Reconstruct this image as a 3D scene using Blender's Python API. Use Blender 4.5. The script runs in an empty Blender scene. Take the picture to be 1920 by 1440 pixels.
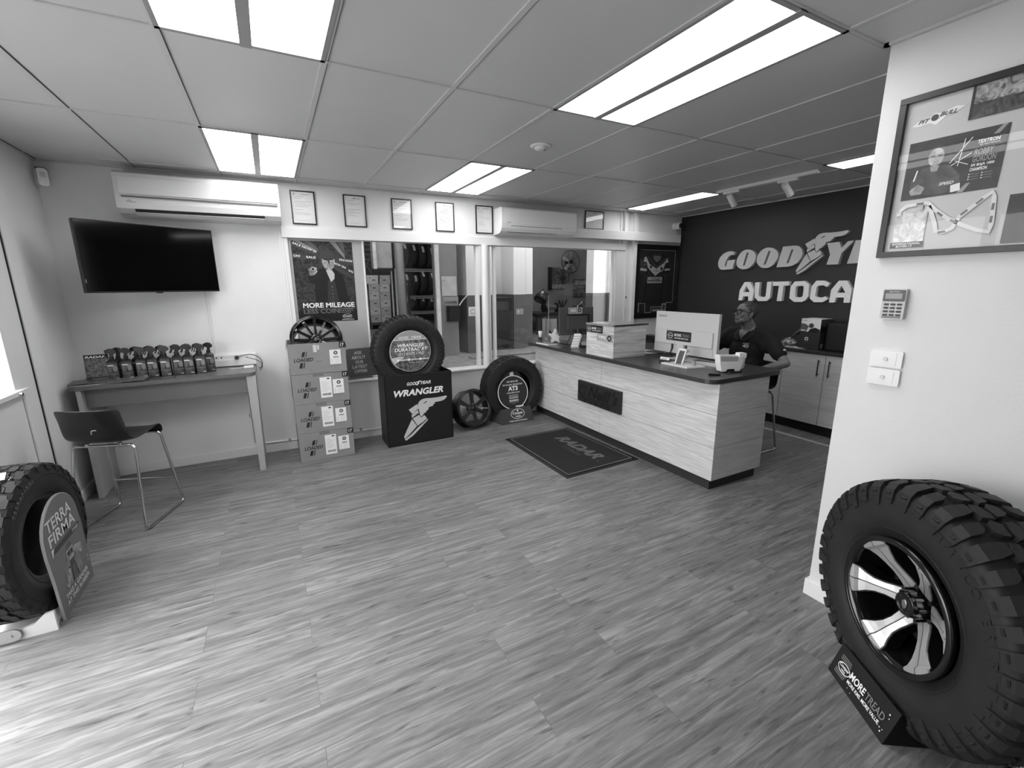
LAMP = 7.3; WORLD = 5.8; EXPO = 0.36; WTUBE = 95.0; SUN = 3.6
import bpy, math, random
from mathutils import Vector, Matrix
random.seed(7)
PI = math.pi
COL = bpy.context.scene.collection
def rad(d): return math.radians(d)

# ---------------------------------------------------------------- materials
def lin(v):
    v = v/255.0
    return v/12.92 if v <= 0.04045 else ((v+0.055)/1.055)**2.4
MATS = {}
def mat(name, v, rough=0.5, metal=0.0, spec=0.5, emit=0.0, noise=0.0, nscale=8.0, bump=0.0, bscale=60.0, coat=0.0, stretch=None):
    if name in MATS: return MATS[name]
    m = bpy.data.materials.new(name); m.use_nodes = True; MATS[name] = m
    nt = m.node_tree; b = nt.nodes['Principled BSDF']; L = nt.links.new
    c = lin(v)
    b.inputs['Base Color'].default_value = (c, c, c, 1)
    b.inputs['Roughness'].default_value = rough
    b.inputs['Metallic'].default_value = metal
    b.inputs['Specular IOR Level'].default_value = spec
    b.inputs['Coat Weight'].default_value = coat
    if emit:
        b.inputs['Emission Color'].default_value = (1, 1, 1, 1)
        b.inputs['Emission Strength'].default_value = emit
    if noise or bump:
        tc = nt.nodes.new('ShaderNodeTexCoord'); mp = nt.nodes.new('ShaderNodeMapping')
        if stretch: mp.inputs['Scale'].default_value = stretch
        L(tc.outputs['Object'], mp.inputs['Vector'])
    if noise:
        n = nt.nodes.new('ShaderNodeTexNoise'); n.inputs['Scale'].default_value = nscale; n.inputs['Detail'].default_value = 6
        r = nt.nodes.new('ShaderNodeValToRGB')
        lo = max(0, c*(1-noise)); hi = min(1, c*(1+noise))
        r.color_ramp.elements[0].position = 0.3; r.color_ramp.elements[0].color = (lo, lo, lo, 1)
        r.color_ramp.elements[1].position = 0.7; r.color_ramp.elements[1].color = (hi, hi, hi, 1)
        L(mp.outputs[0], n.inputs['Vector']); L(n.outputs['Fac'], r.inputs[0]); L(r.outputs[0], b.inputs['Base Color'])
    if bump:
        n2 = nt.nodes.new('ShaderNodeTexNoise'); n2.inputs['Scale'].default_value = bscale; n2.inputs['Detail'].default_value = 3
        bp = nt.nodes.new('ShaderNodeBump'); bp.inputs['Strength'].default_value = bump; bp.inputs['Distance'].default_value = 0.01
        L(mp.outputs[0], n2.inputs['Vector']); L(n2.outputs['Fac'], bp.inputs['Height']); L(bp.outputs[0], b.inputs['Normal'])
    return m

def photo_mat(name, lo, hi, scale=6.0, dist=2.0, seed=0.0, rough=0.35, pos=(0.35, 0.65)):
    """printed picture: contrasty distorted noise between two greys"""
    if name in MATS: return MATS[name]
    m = bpy.data.materials.new(name); m.use_nodes = True; MATS[name] = m
    nt = m.node_tree; b = nt.nodes['Principled BSDF']; L = nt.links.new
    tc = nt.nodes.new('ShaderNodeTexCoord'); mp = nt.nodes.new('ShaderNodeMapping'); mp.inputs['Location'].default_value = (seed, seed*1.7, seed*.3)
    n = nt.nodes.new('ShaderNodeTexNoise'); n.inputs['Scale'].default_value = scale; n.inputs['Detail'].default_value = 8; n.inputs['Distortion'].default_value = dist
    r = nt.nodes.new('ShaderNodeValToRGB')
    a, c = lin(lo), lin(hi)
    r.color_ramp.elements[0].position = pos[0]; r.color_ramp.elements[0].color = (a, a, a, 1)
    r.color_ramp.elements[1].position = pos[1]; r.color_ramp.elements[1].color = (c, c, c, 1)
    L(tc.outputs['Object'], mp.inputs[0]); L(mp.outputs[0], n.inputs['Vector']); L(n.outputs['Fac'], r.inputs[0]); L(r.outputs[0], b.inputs['Base Color'])
    b.inputs['Roughness'].default_value = rough
    return m

def glass_mat(name, tint=1.0, refl=0.9):
    if name in MATS: return MATS[name]
    m = bpy.data.materials.new(name); m.use_nodes = True; MATS[name] = m
    nt = m.node_tree; nt.nodes.clear(); L = nt.links.new
    o = nt.nodes.new('ShaderNodeOutputMaterial'); mx = nt.nodes.new('ShaderNodeMixShader')
    t = nt.nodes.new('ShaderNodeBsdfTransparent'); t.inputs[0].default_value = (tint, tint, tint, 1)
    g = nt.nodes.new('ShaderNodeBsdfGlossy'); g.inputs['Roughness'].default_value = 0.01; g.inputs[0].default_value = (refl, refl, refl, 1)
    fr = nt.nodes.new('ShaderNodeFresnel'); fr.inputs['IOR'].default_value = 1.5
    ge = nt.nodes.new('ShaderNodeNewGeometry'); iv = nt.nodes.new('ShaderNodeMath'); iv.operation = 'SUBTRACT'; iv.inputs[0].default_value = 1.0
    ml_ = nt.nodes.new('ShaderNodeMath'); ml_.operation = 'MULTIPLY'
    L(ge.outputs['Backfacing'], iv.inputs[1]); L(iv.outputs[0], ml_.inputs[0]); L(fr.outputs[0], ml_.inputs[1])
    L(ml_.outputs[0], mx.inputs[0]); L(t.outputs[0], mx.inputs[1]); L(g.outputs[0], mx.inputs[2]); L(mx.outputs[0], o.inputs[0])
    return m

def wood_mat(name, lo, hi, rough=0.35, axis='x', scale=1.0, spec=0.4):
    """fine straight grain running along an axis"""
    if name in MATS: return MATS[name]
    m = bpy.data.materials.new(name); m.use_nodes = True; MATS[name] = m
    nt = m.node_tree; b = nt.nodes['Principled BSDF']; L = nt.links.new
    tc = nt.nodes.new('ShaderNodeTexCoord'); mp = nt.nodes.new('ShaderNodeMapping')
    s = {'x': (1.6, 26, 26), 'y': (26, 1.6, 26), 'z': (26, 26, 1.6)}[axis]
    mp.inputs['Scale'].default_value = tuple(q*scale for q in s)
    n = nt.nodes.new('ShaderNodeTexNoise'); n.inputs['Scale'].default_value = 1.6; n.inputs['Detail'].default_value = 7; n.inputs['Distortion'].default_value = 0.6
    r = nt.nodes.new('ShaderNodeValToRGB'); a, c = lin(lo), lin(hi)
    r.color_ramp.elements[0].position = 0.33; r.color_ramp.elements[0].color = (a, a, a, 1)
    r.color_ramp.elements[1].position = 0.62; r.color_ramp.elements[1].color = (c, c, c, 1)
    L(tc.outputs['Object'], mp.inputs[0]); L(mp.outputs[0], n.inputs['Vector']); L(n.outputs['Fac'], r.inputs[0]); L(r.outputs[0], b.inputs['Base Color'])
    b.inputs['Roughness'].default_value = rough; b.inputs['Specular IOR Level'].default_value = spec
    return m

def floor_mat():
    m = bpy.data.materials.new('vinyl_plank_floor'); m.use_nodes = True
    nt = m.node_tree; b = nt.nodes['Principled BSDF']; L = nt.links.new; N = nt.nodes.new
    tc = N('ShaderNodeTexCoord')
    br = N('ShaderNodeTexBrick'); br.offset = 0.37; br.offset_frequency = 2
    br.inputs['Scale'].default_value = 1.0; br.inputs['Brick Width'].default_value = 1.22; br.inputs['Row Height'].default_value = 0.185
    br.inputs['Mortar Size'].default_value = 0.0012; br.inputs['Mortar Smooth'].default_value = 0.2; br.inputs['Bias'].default_value = 0.0
    br.inputs['Color1'].default_value = (0, 0, 0, 1); br.inputs['Color2'].default_value = (1, 1, 1, 1); br.inputs['Mortar'].default_value = (0.5, 0.5, 0.5, 1)
    L(tc.outputs['Object'], br.inputs['Vector'])
    # per-plank shift of the grain
    sh = N('ShaderNodeVectorMath'); sh.operation = 'MULTIPLY_ADD'; sh.inputs[1].default_value = (7.3, 3.1, 5.7)
    L(br.outputs['Color'], sh.inputs[0]); L(tc.outputs['Object'], sh.inputs[2])
    mp = N('ShaderNodeMapping'); mp.inputs['Scale'].default_value = (1.0, 13, 1)
    L(sh.outputs[0], mp.inputs[0])
    n1 = N('ShaderNodeTexNoise'); n1.inputs['Scale'].default_value = 2.6; n1.inputs['Detail'].default_value = 9; n1.inputs['Roughness'].default_value = 0.62; n1.inputs['Distortion'].default_value = 0.9
    L(mp.outputs[0], n1.inputs['Vector'])
    r1 = N('ShaderNodeValToRGB'); e = r1.color_ramp.elements
    e[0].position = 0.28; e[0].color = (lin(78),)*3+(1,); e[1].position = 0.74; e[1].color = (lin(150),)*3+(1,)
    x = r1.color_ramp.elements.new(0.46); x.color = (lin(108),)*3+(1,)
    x = r1.color_ramp.elements.new(0.56); x.color = (lin(122),)*3+(1,)
    L(n1.outputs['Fac'], r1.inputs[0])
    # plank-to-plank tone
    hv = N('ShaderNodeMapRange'); hv.inputs['To Min'].default_value = 0.90; hv.inputs['To Max'].default_value = 1.10
    L(br.outputs['Color'], hv.inputs['Value'])
    mul = N('ShaderNodeVectorMath'); mul.operation = 'MULTIPLY'; L(r1.outputs[0], mul.inputs[0]); L(hv.outputs[0], mul.inputs[1])
    # scattered dark knots/flecks
    mp2 = N('ShaderNodeMapping'); mp2.inputs['Scale'].default_value = (4.5, 22, 1); L(sh.outputs[0], mp2.inputs[0])
    n2 = N('ShaderNodeTexNoise'); n2.inputs['Scale'].default_value = 1.7; n2.inputs['Detail'].default_value = 4; L(mp2.outputs[0], n2.inputs['Vector'])
    r2 = N('ShaderNodeValToRGB'); r2.color_ramp.elements[0].position = 0.62; r2.color_ramp.elements[0].color = (1, 1, 1, 1)
    r2.color_ramp.elements[1].position = 0.72; r2.color_ramp.elements[1].color = (0.45, 0.45, 0.45, 1)
    L(n2.outputs['Fac'], r2.inputs[0])
    mul2 = N('ShaderNodeVectorMath'); mul2.operation = 'MULTIPLY'; L(mul.outputs[0], mul2.inputs[0]); L(r2.outputs[0], mul2.inputs[1])
    # fine fibre streaks
    mp3 = N('ShaderNodeMapping'); mp3.inputs['Scale'].default_value = (5, 90, 1); L(sh.outputs[0], mp3.inputs[0])
    n3 = N('ShaderNodeTexNoise'); n3.inputs['Scale'].default_value = 2.2; n3.inputs['Detail'].default_value = 6; n3.inputs['Roughness'].default_value = 0.7; L(mp3.outputs[0], n3.inputs['Vector'])
    r3 = N('ShaderNodeMapRange'); r3.inputs['From Min'].default_value = 0.3; r3.inputs['From Max'].default_value = 0.7; r3.inputs['To Min'].default_value = 0.80; r3.inputs['To Max'].default_value = 1.16; L(n3.outputs['Fac'], r3.inputs['Value'])
    mulf = N('ShaderNodeVectorMath'); mulf.operation = 'MULTIPLY'; L(mul2.outputs[0], mulf.inputs[0]); L(r3.outputs[0], mulf.inputs[1]); mul2 = mulf
    # seams
    sm = N('ShaderNodeMapRange'); sm.inputs['To Min'].default_value = 1.0; sm.inputs['To Max'].default_value = 0.62; L(br.outputs['Fac'], sm.inputs['Value'])
    mul3 = N('ShaderNodeVectorMath'); mul3.operation = 'MULTIPLY'; L(mul2.outputs[0], mul3.inputs[0]); L(sm.outputs[0], mul3.inputs[1])
    L(mul3.outputs[0], b.inputs['Base Color'])
    b.inputs['Roughness'].default_value = 0.42; b.inputs['Specular IOR Level'].default_value = 0.45
    bp = N('ShaderNodeBump'); bp.inputs['Strength'].default_value = 0.12; bp.inputs['Distance'].default_value = 0.004
    L(n1.outputs['Fac'], bp.inputs['Height']); L(bp.outputs[0], b.inputs['Normal'])
    return m

# ---------------------------------------------------------------- mesh builder
def frame(o, xd, yd):
    x = Vector(xd).normalized(); y = Vector(yd).normalized(); z = x.cross(y).normalized()
    m = Matrix.Identity(4)
    for i in range(3):
        m[i][0] = x[i]; m[i][1] = y[i]; m[i][2] = z[i]; m[i][3] = o[i]
    return m
def BACK(x, y, z=0): return frame((x, y, z), (1, 0, 0), (0, 0, 1))      # faces -y
def FACEX(x, y, z=0): return frame((x, y, z), (0, -1, 0), (0, 0, 1))    # faces -x
def TOP(x, y, z): return frame((x, y, z), (1, 0, 0), (0, 1, 0))         # faces +z
def axis_frame(c, az, el=0.0):
    """local z = axis direction (azimuth, elevation deg), local y = up-ish"""
    a, e = rad(az), rad(el)
    n = Vector((math.cos(a)*math.cos(e), math.sin(a)*math.cos(e), math.sin(e)))
    x = Vector((0, 0, 1)).cross(n).normalized(); y = n.cross(x)
    return frame(c, x, y)

_tc = {}
def text_data(s, bold=0.0, shear=0.0, sp=1.0):
    k = (s, bold, shear, sp)
    if k in _tc: return _tc[k]
    cu = bpy.data.curves.new('t', 'FONT'); cu.body = s; cu.size = 1; cu.offset = bold; cu.shear = shear
    cu.resolution_u = 3; cu.fill_mode = 'FRONT'; cu.space_character = sp
    o = bpy.data.objects.new('t', cu); COL.objects.link(o)
    dg = bpy.context.evaluated_depsgraph_get(); dg.update()
    me = bpy.data.meshes.new_from_object(o.evaluated_get(dg))
    V = [(v.co.x, v.co.y) for v in me.vertices]; F = [tuple(p.vertices) for p in me.polygons]
    bpy.data.objects.remove(o); bpy.data.curves.remove(cu); bpy.data.meshes.remove(me)
    if not V: V = [(0, 0), (1, 0), (0, 1)]; F = []
    x0 = min(v[0] for v in V); x1 = max(v[0] for v in V); y0 = min(v[1] for v in V); y1 = max(v[1] for v in V)
    V = [((a-x0)/(x1-x0 or 1), (b-y0)/(y1-y0 or 1)) for a, b in V]
    _tc[k] = (V, F, (x1-x0)/(y1-y0 or 1)); return _tc[k]

class MB:
    def __init__(s): s.v = []; s.f = []; s.m = []; s.sm = []; s.cut = []
    def add(s, V, F, mi=0, smooth=False, T=None):
        o = len(s.v)
        for p in V:
            p = Vector(p)
            s.v.append(T @ p if T is not None else p)
        for f in F:
            s.f.append([i+o for i in f]); s.m.append(mi); s.sm.append(smooth)
        return s
    def box(s, x0, x1, y0, y1, z0, z1, mi=0, T=None):
        V = [(x0, y0, z0), (x1, y0, z0), (x1, y1, z0), (x0, y1, z0), (x0, y0, z1), (x1, y0, z1), (x1, y1, z1), (x0, y1, z1)]
        return s.add(V, [(0, 3, 2, 1), (4, 5, 6, 7), (0, 1, 5, 4), (1, 2, 6, 5), (2, 3, 7, 6), (3, 0, 4, 7)], mi, False, T)
    def quad(s, x0, x1, y0, y1, z=0.0, mi=0, T=None):
        return s.add([(x0, y0, z), (x1, y0, z), (x1, y1, z), (x0, y1, z)], [(0, 1, 2, 3)], mi, False, T)
    def poly(s, P, z=0.0, mi=0, T=None):
        return s.add([(a, b, z) for a, b in P], [tuple(range(len(P)))], mi, False, T)
    def prism(s, P, z0, z1, mi=0, T=None, smooth=False):
        n = len(P); V = [(a, b, z0) for a, b in P]+[(a, b, z1) for a, b in P]
        s.add(V, [tuple(range(n-1, -1, -1)), tuple(range(n, 2*n))], mi, False, T)
        return s.add(V, [(i, (i+1) % n, n+(i+1) % n, n+i) for i in range(n)], mi, smooth, T)
    def rprism(s, w, h, r, z0, z1, mi=0, T=None, cx=0, cy=0, n=5):
        return s.prism(rrect(w, h, r, cx, cy, n), z0, z1, mi, T, False)
    def lathe(s, P, n=32, mi=0, T=None, closed=False, smooth=True, a0=0.0, a1=2*PI):
        full = abs(a1-a0-2*PI) < 1e-6; k = len(P); m = n if full else n+1
        V = [(r*math.cos(a0+(a1-a0)*j/n), r*math.sin(a0+(a1-a0)*j/n), z) for j in range(m) for r, z in P]
        F = []
        for j in range(n):
            j2 = (j+1) % m
            for i in range(k if closed else k-1):
                i2 = (i+1) % k
                F.append((j*k+i, j2*k+i, j2*k+i2, j*k+i2))
        return s.add(V, F, mi, smooth, T)
    def cyl(s, p0, p1, r0, r1=None, n=20, mi=0, caps=True, smooth=True, T=None):
        r1 = r0 if r1 is None else r1
        a = Vector(p0); b = Vector(p1); d = (b-a).normalized()
        u = d.orthogonal().normalized(); w = d.cross(u)
        V = []
        for c, r in ((a, r0), (b, r1)):
            for i in range(n):
                t = 2*PI*i/n; V.append(c+u*(r*math.cos(t))+w*(r*math.sin(t)))
        s.add(V, [(i, (i+1) % n, n+(i+1) % n, n+i) for i in range(n)], mi, smooth, T)
        if caps: s.add(V, [tuple(range(n-1, -1, -1)), tuple(range(n, 2*n))], mi, False, T)
        return s
    def tube(s, pts, r, n=10, mi=0, closed=False, T=None, caps=True):
        P = [Vector(p) for p in pts]; k = len(P); rs = r if isinstance(r, (list, tuple)) else [r]*k
        V = []; u = None
        for i in range(k):
            if closed: d = (P[(i+1) % k]-P[i-1]).normalized()
            else: d = (P[min(i+1, k-1)]-P[max(i-1, 0)]).normalized()
            if u is None: u = d.orthogonal().normalized()
            else:
                u = (u-d*u.dot(d))
                u = u.normalized() if u.length > 1e-6 else d.orthogonal().normalized()
            w = d.cross(u)
            for j in range(n):
                t = 2*PI*j/n; V.append(P[i]+(u*math.cos(t)+w*math.sin(t))*rs[i])
        F = []
        for i in range(k if closed else k-1):
            a = i*n; b = ((i+1) % k)*n
            for j in range(n): F.append((a+j, a+(j+1) % n, b+(j+1) % n, b+j))
        s.add(V, F, mi, True, T)
        if caps and not closed: s.add(V, [tuple(range(n-1, -1, -1)), tuple(range((k-1)*n, k*n))], mi, False, T)
        return s
    def ball(s, c, r, n=16, mi=0, T=None, R=None):
        r = r if isinstance(r, (tuple, list)) else (r, r, r); m = max(6, n//2); V = []; F = []
        for i in range(m+1):
            t = PI*i/m
            for j in range(n):
                p = 2*PI*j/n; q = Vector((r[0]*math.sin(t)*math.cos(p), r[1]*math.sin(t)*math.sin(p), r[2]*math.cos(t)))
                if R is not None: q = R @ q
                V.append(q+Vector(c))
        for i in range(m):
            for j in range(n): F.append((i*n+j, (i+1)*n+j, (i+1)*n+(j+1) % n, i*n+(j+1) % n))
        return s.add(V, F, mi, True, T)
    def text(s, T, t, x, y, w, h, mi=0, z=0.001, bold=0.0, shear=0.0, sp=1.0, depth=0.0):
        s.cut.append((len(s.v), len(s.f)))
        V, F, _ = text_data(t, bold, shear, sp)
        P = [(x+a*w, y+b*h, z+depth) for a, b in V]
        s.add(P, F, mi, False, T)
        if depth:
            cnt = {}
            for f in F:
                for i in range(len(f)):
                    a, b = f[i], f[(i+1) % len(f)]; cnt[(a, b)] = 1
            o = [(a, b) for (a, b) in cnt if (b, a) not in cnt]
            Q = P+[(p[0], p[1], z) for p in P]; n = len(P)
            s.add(Q, [(b, a, a+n, b+n) for a, b in o], mi, False, T)
        return s
    def shape(s, loops, z0, z1, mi=0, T=None):
        """filled outline with holes, extruded"""
        cu = bpy.data.curves.new('s', 'CURVE'); cu.dimensions = '2D'; cu.fill_mode = 'BOTH'; cu.extrude = (z1-z0)/2
        for lp in loops:
            sp = cu.splines.new('POLY'); sp.points.add(len(lp)-1); sp.use_cyclic_u = True
            for i, (a, b) in enumerate(lp): sp.points[i].co = (a, b, 0, 1)
        o = bpy.data.objects.new('s', cu); COL.objects.link(o)
        dg = bpy.context.evaluated_depsgraph_get(); dg.update()
        me = bpy.data.meshes.new_from_object(o.evaluated_get(dg))
        zc = (z0+z1)/2
        s.add([(v.co.x, v.co.y, v.co.z+zc) for v in me.vertices], [tuple(p.vertices) for p in me.polygons], mi, False, T)
        bpy.data.objects.remove(o); bpy.data.curves.remove(cu); bpy.data.meshes.remove(me)
        return s

def rrect(w, h, r, cx=0, cy=0, n=5):
    P = []
    for qx, qy, a in ((1, 1, 0), (-1, 1, 90), (-1, -1, 180), (1, -1, 270)):
        for i in range(n+1):
            t = rad(a+90*i/n); P.append((cx+qx*(w/2-r)+r*math.cos(t), cy+qy*(h/2-r)+r*math.sin(t)))
    return P
def circle(r, n=32, cx=0, cy=0, a0=0, ry=None):
    ry = ry or r
    return [(cx+r*math.cos(a0+2*PI*i/n), cy+ry*math.sin(a0+2*PI*i/n)) for i in range(n)]
def chaikin(P, k=1):
    for _ in range(k):
        Q = []
        for i in range(len(P)):
            a = P[i]; b = P[(i+1) % len(P)]
            Q += [(a[0]*.75+b[0]*.25, a[1]*.75+b[1]*.25), (a[0]*.25+b[0]*.75, a[1]*.25+b[1]*.75)]
        P = Q
    return P
def bend(pts, r=0.03, n=5):
    """round the corners of a polyline"""
    P = [Vector(p) for p in pts]; out = [P[0]]
    for i in range(1, len(P)-1):
        a = (P[i-1]-P[i]); b = (P[i+1]-P[i]); d = min(r, a.length*.45, b.length*.45)
        s0 = P[i]+a.normalized()*d; s1 = P[i]+b.normalized()*d
        for k in range(n+1):
            t = k/n; out.append(s0*(1-t)**2+P[i]*2*t*(1-t)+s1*t*t)
    out.append(P[-1]); return out

# ---------------------------------------------------------------- objects
def ent(o, label=None, cat=None, group=None, kind=None):
    if label: o['label'] = label
    if cat: o['category'] = cat
    if group: o['group'] = group
    if kind: o['kind'] = kind
    return o
def thing(name, label, cat, loc=(0, 0, 0), rz=0.0, group=None):
    o = bpy.data.objects.new(name, None); COL.objects.link(o); o.empty_display_size = 0.05
    o.location = loc; o.rotation_euler = (0, 0, rz)
    return ent(o, label, cat, group)
def world_of(o):
    M = Matrix.Translation(o.location) @ o.rotation_euler.to_matrix().to_4x4()
    return (world_of(o.parent) @ M) if o.parent else M
def obj(name, mb, mats, parent=None, label=None, bevel=0.0, seg=2, origin=None, local=False, sub=0, kind=None, cat=None, group=None):
    """mesh authored in world coordinates; verts converted to the object's own frame"""
    if not isinstance(mats, (list, tuple)): mats = [mats]
    if name.endswith('lettering') and len(mb.cut) > 1:
        # every word or line of lettering is a part of its own
        c = mb.cut
        out = None
        for i in range(len(c)):
            v0, f0 = c[i] if i else (0, 0); v1, f1 = c[i+1] if i+1 < len(c) else (len(mb.v), len(mb.f))
            k = MB(); k.v = mb.v[v0:v1]; k.f = [[q-v0 for q in f] for f in mb.f[f0:f1]]; k.m = mb.m[f0:f1]; k.sm = mb.sm[f0:f1]
            out = obj(name, k, mats, parent, label, bevel, seg, origin, local, sub, kind, cat, group)
        return out
    if parent is not None:
        loc = Vector((0, 0, 0)); inv = world_of(parent).inverted() if not local else Matrix.Identity(4)
        V = [inv @ v for v in mb.v]
    elif local:
        V = mb.v; loc = Vector((0, 0, 0))
    else:
        if origin is None:
            xs = [v.x for v in mb.v]; ys = [v.y for v in mb.v]; zs = [v.z for v in mb.v]
            origin = ((min(xs)+max(xs))/2, (min(ys)+max(ys))/2, min(zs))
        loc = Vector(origin); V = [v-loc for v in mb.v]
    me = bpy.data.meshes.new(name); me.from_pydata([tuple(v) for v in V], [], mb.f)
    for m in mats: me.materials.append(m)
    me.polygons.foreach_set('material_index', mb.m); me.polygons.foreach_set('use_smooth', mb.sm); me.update()
    o = bpy.data.objects.new(name, me); COL.objects.link(o); o.location = loc
    if parent is not None: o.parent = parent
    if bevel:
        b = o.modifiers.new('bevel', 'BEVEL'); b.width = bevel; b.segments = seg; b.limit_method = 'ANGLE'; b.angle_limit = rad(40)
    if sub:
        q = o.modifiers.new('sub', 'SUBSURF'); q.levels = sub; q.render_levels = sub
    ent(o, label, cat, group, kind)
    return o
def copy_tree(o, parent=None):
    c = o.copy(); COL.objects.link(c)
    if parent is not None: c.parent = parent
    for ch in list(o.children): copy_tree(ch, c)
    return c
def struct(name, mb, mats, **k):
    return obj(name, mb, mats, kind='structure', **k)
# ================================================================ SETTING
H = 2.6206; YB = 4.973; XL = -1.485; XR = 5.518; YF = -1.35
M_wall = mat('wall_paint_white', 225, 0.55, noise=0.03, nscale=3, bump=0.05, bscale=90)
M_white = mat('gloss_white_paint', 226, 0.3)
M_sill = mat('white_timber', 222, 0.4, noise=0.03, nscale=5)
M_black = mat('black_feature_wall', 43, 0.5, noise=0.05, nscale=2)
M_tile = mat('ceiling_tile', 205, 0.45, noise=0.02, nscale=2, bump=0.03, bscale=150)
M_bar = mat('ceiling_bar', 200, 0.4)
M_darkline = mat('dark_gap', 20, 0.8)
M_glass = glass_mat('window_glass')
M_pane = mat('backed_panel', 176, 0.35)
M_grey = mat('mid_grey_paint', 120, 0.5)
M_blk = mat('black_plastic', 24, 0.35)
M_blkmat = mat('black_matte', 22, 0.7)
M_chrome = mat('chrome', 200, 0.12, metal=1.0)
M_print_w = mat('white_print', 235, 0.5)
M_print_g = mat('grey_print', 120, 0.5)
M_print_k = mat('black_print', 18, 0.5)
M_paper = mat('paper', 228, 0.6)

fl = MB().box(XL-.1, XR+.1, YF-.1, YB+.1, -.08, 0)
struct('floor', fl, floor_mat(), origin=(0, 0, 0))
M_dado = mat('workshop_grey', 92, 0.45, noise=0.05, nscale=3)
M_wsw = mat('workshop_white', 226, 0.5, noise=0.05, nscale=2)
M_conc = mat('workshop_concrete', 120, 0.7, noise=0.35, nscale=9)

# back wall with the long window opening
W0, W1, Z0, Z1 = .17, 4.42, .66, 2.112
b = MB()
b.box(XL-.12, W0, YB, YB+.12, 0, H+.1).box(W0, W1, YB, YB+.12, 0, Z0).box(W0, W1, YB, YB+.12, Z1, H+.1).box(W1, XR+.1, YB, YB+.12, 0, H+.1)
struct('wall_back', b, M_wall)
struct('wall_right', MB().box(XR, XR+.12, YF-.1, YB+.12, 0, H+.1), M_black)
struct('wall_front', MB().box(XL-.12, XR+.1, YF-.12, YF, 0, H+.1), M_wall)
# left wall: window then glazed entrance
LW0, LW1 = 3.32, 3.93
b = MB()
b.box(XL-.12, XL, LW1, YB, 0, H+.1).box(XL-.12, XL, LW0-.2, LW1, 0, 1.02).box(XL-.12, XL, LW0-.2, LW0, 0, H+.1)
b.box(XL-.12, XL, LW0, LW1, 2.35, H+.1).box(XL-.12, XL, YF-.1, .55, 0, H+.1).box(XL-.12, XL, .55, LW0-.2, 2.35, H+.1)
struct('wall_left', b, M_wall)
struct('trim_1', MB().box(XL, XL+.012, 4.19, 4.36, 0, H), M_wall, bevel=.008, seg=3)
struct('trim_2', MB().box(XL, XL+.004, 4.172, 4.186, 0, H), M_darkline)
wf = MB()
for y0, y1 in ((LW1-.075, LW1), (LW0, LW0+.06)): wf.box(XL-.08, XL+.015, y0, y1, 1.02, 2.35)
wf.box(XL-.08, XL+.015, LW0, LW1, 2.29, 2.35).box(XL-.1, XL+.05, LW0-.02, LW1+.02, 1.0, 1.03)
w = struct('window_3', MB().box(XL-.05, XL-.042, LW0, LW1, 1.03, 2.3), M_glass)
obj('window_frame', wf, M_white, w, bevel=.003)
obj('window_bolt', MB().cyl((XL+.05, 3.80, 1.012), (XL+.066, 3.80, 1.012), .011, n=12), M_chrome, w)
df = MB()
for y0, y1 in ((.55, .61), (1.80, 1.88), (3.06, 3.12)): df.box(XL-.08, XL+.01, y0, y1, 0, 2.35)
df.box(XL-.08, XL+.01, .55, 3.12, 2.28, 2.35).box(XL-.08, XL+.01, .55, 3.12, 0, .06)
d = struct('door_1', MB().box(XL-.05, XL-.04, .58, 3.08, .05, 2.3), M_glass)
obj('door_frame', df, M_white, d)
# reveal crease below the sill
struct('trim_3', MB().box(XL, XL+.018, 3.955, 4.06, 0, 1.0), M_wall, bevel=.008, seg=2)
# partition at the right
struct('wall_partition', MB().box(2.401, 2.51, YF-.1, 1.123, 0, H+.05), mat('partition_paint', 212, 0.55, noise=.02, nscale=4, bump=.05, bscale=90))
struct('baseboard_partition', MB().box(2.386, 2.525, YF, 1.138, 0, .09), M_white, bevel=.003)
# back wall trims
b = MB().box(.158, W1+.02, YB-.022, YB, 2.112, 2.2); struct('trim_4', b, M_white, bevel=.003)
b = MB().box(.15, .17, YB-.01, YB+.0, 0, 2.112).box(.125, .15, YB-.006, YB, 0, H); struct('trim_5', b, M_white, bevel=.002)
b = MB().box(.17, 2.97, YB-.045, YB+.1, .645, .667).box(2.97, W1, YB-.02, YB+.1, .645, .667); struct('trim_6', b, M_sill, bevel=.004)
b = MB().box(W1-.13, W1, YB-.004, YB+.1, Z0, Z1).box(W0, W0+.035, YB-.004, YB+.1, Z0, Z1); struct('trim_7', b, M_white, bevel=.002)
b = MB().box(4.335, 4.362, YB-.02, YB, 2.2, H).box(4.385, 4.44, YB-.05, YB, 2.2, H).box(4.57, 4.64, YB-.045, YB, .9, H).box(4.455, 4.475, YB-.02, YB, .9, 2.2)
struct('trim_8', b, M_white, bevel=.004)
struct('baseboard_back', MB().box(XL, .09, YB-.015, YB, 0, .085).box(.6, 2.97, YB-.012, YB, 0, .05), M_white, bevel=.003)
struct('baseboard_left', MB().box(XL, XL+.014, 4.36, YB-.015, 0, .085), M_white, bevel=.003)
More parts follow.
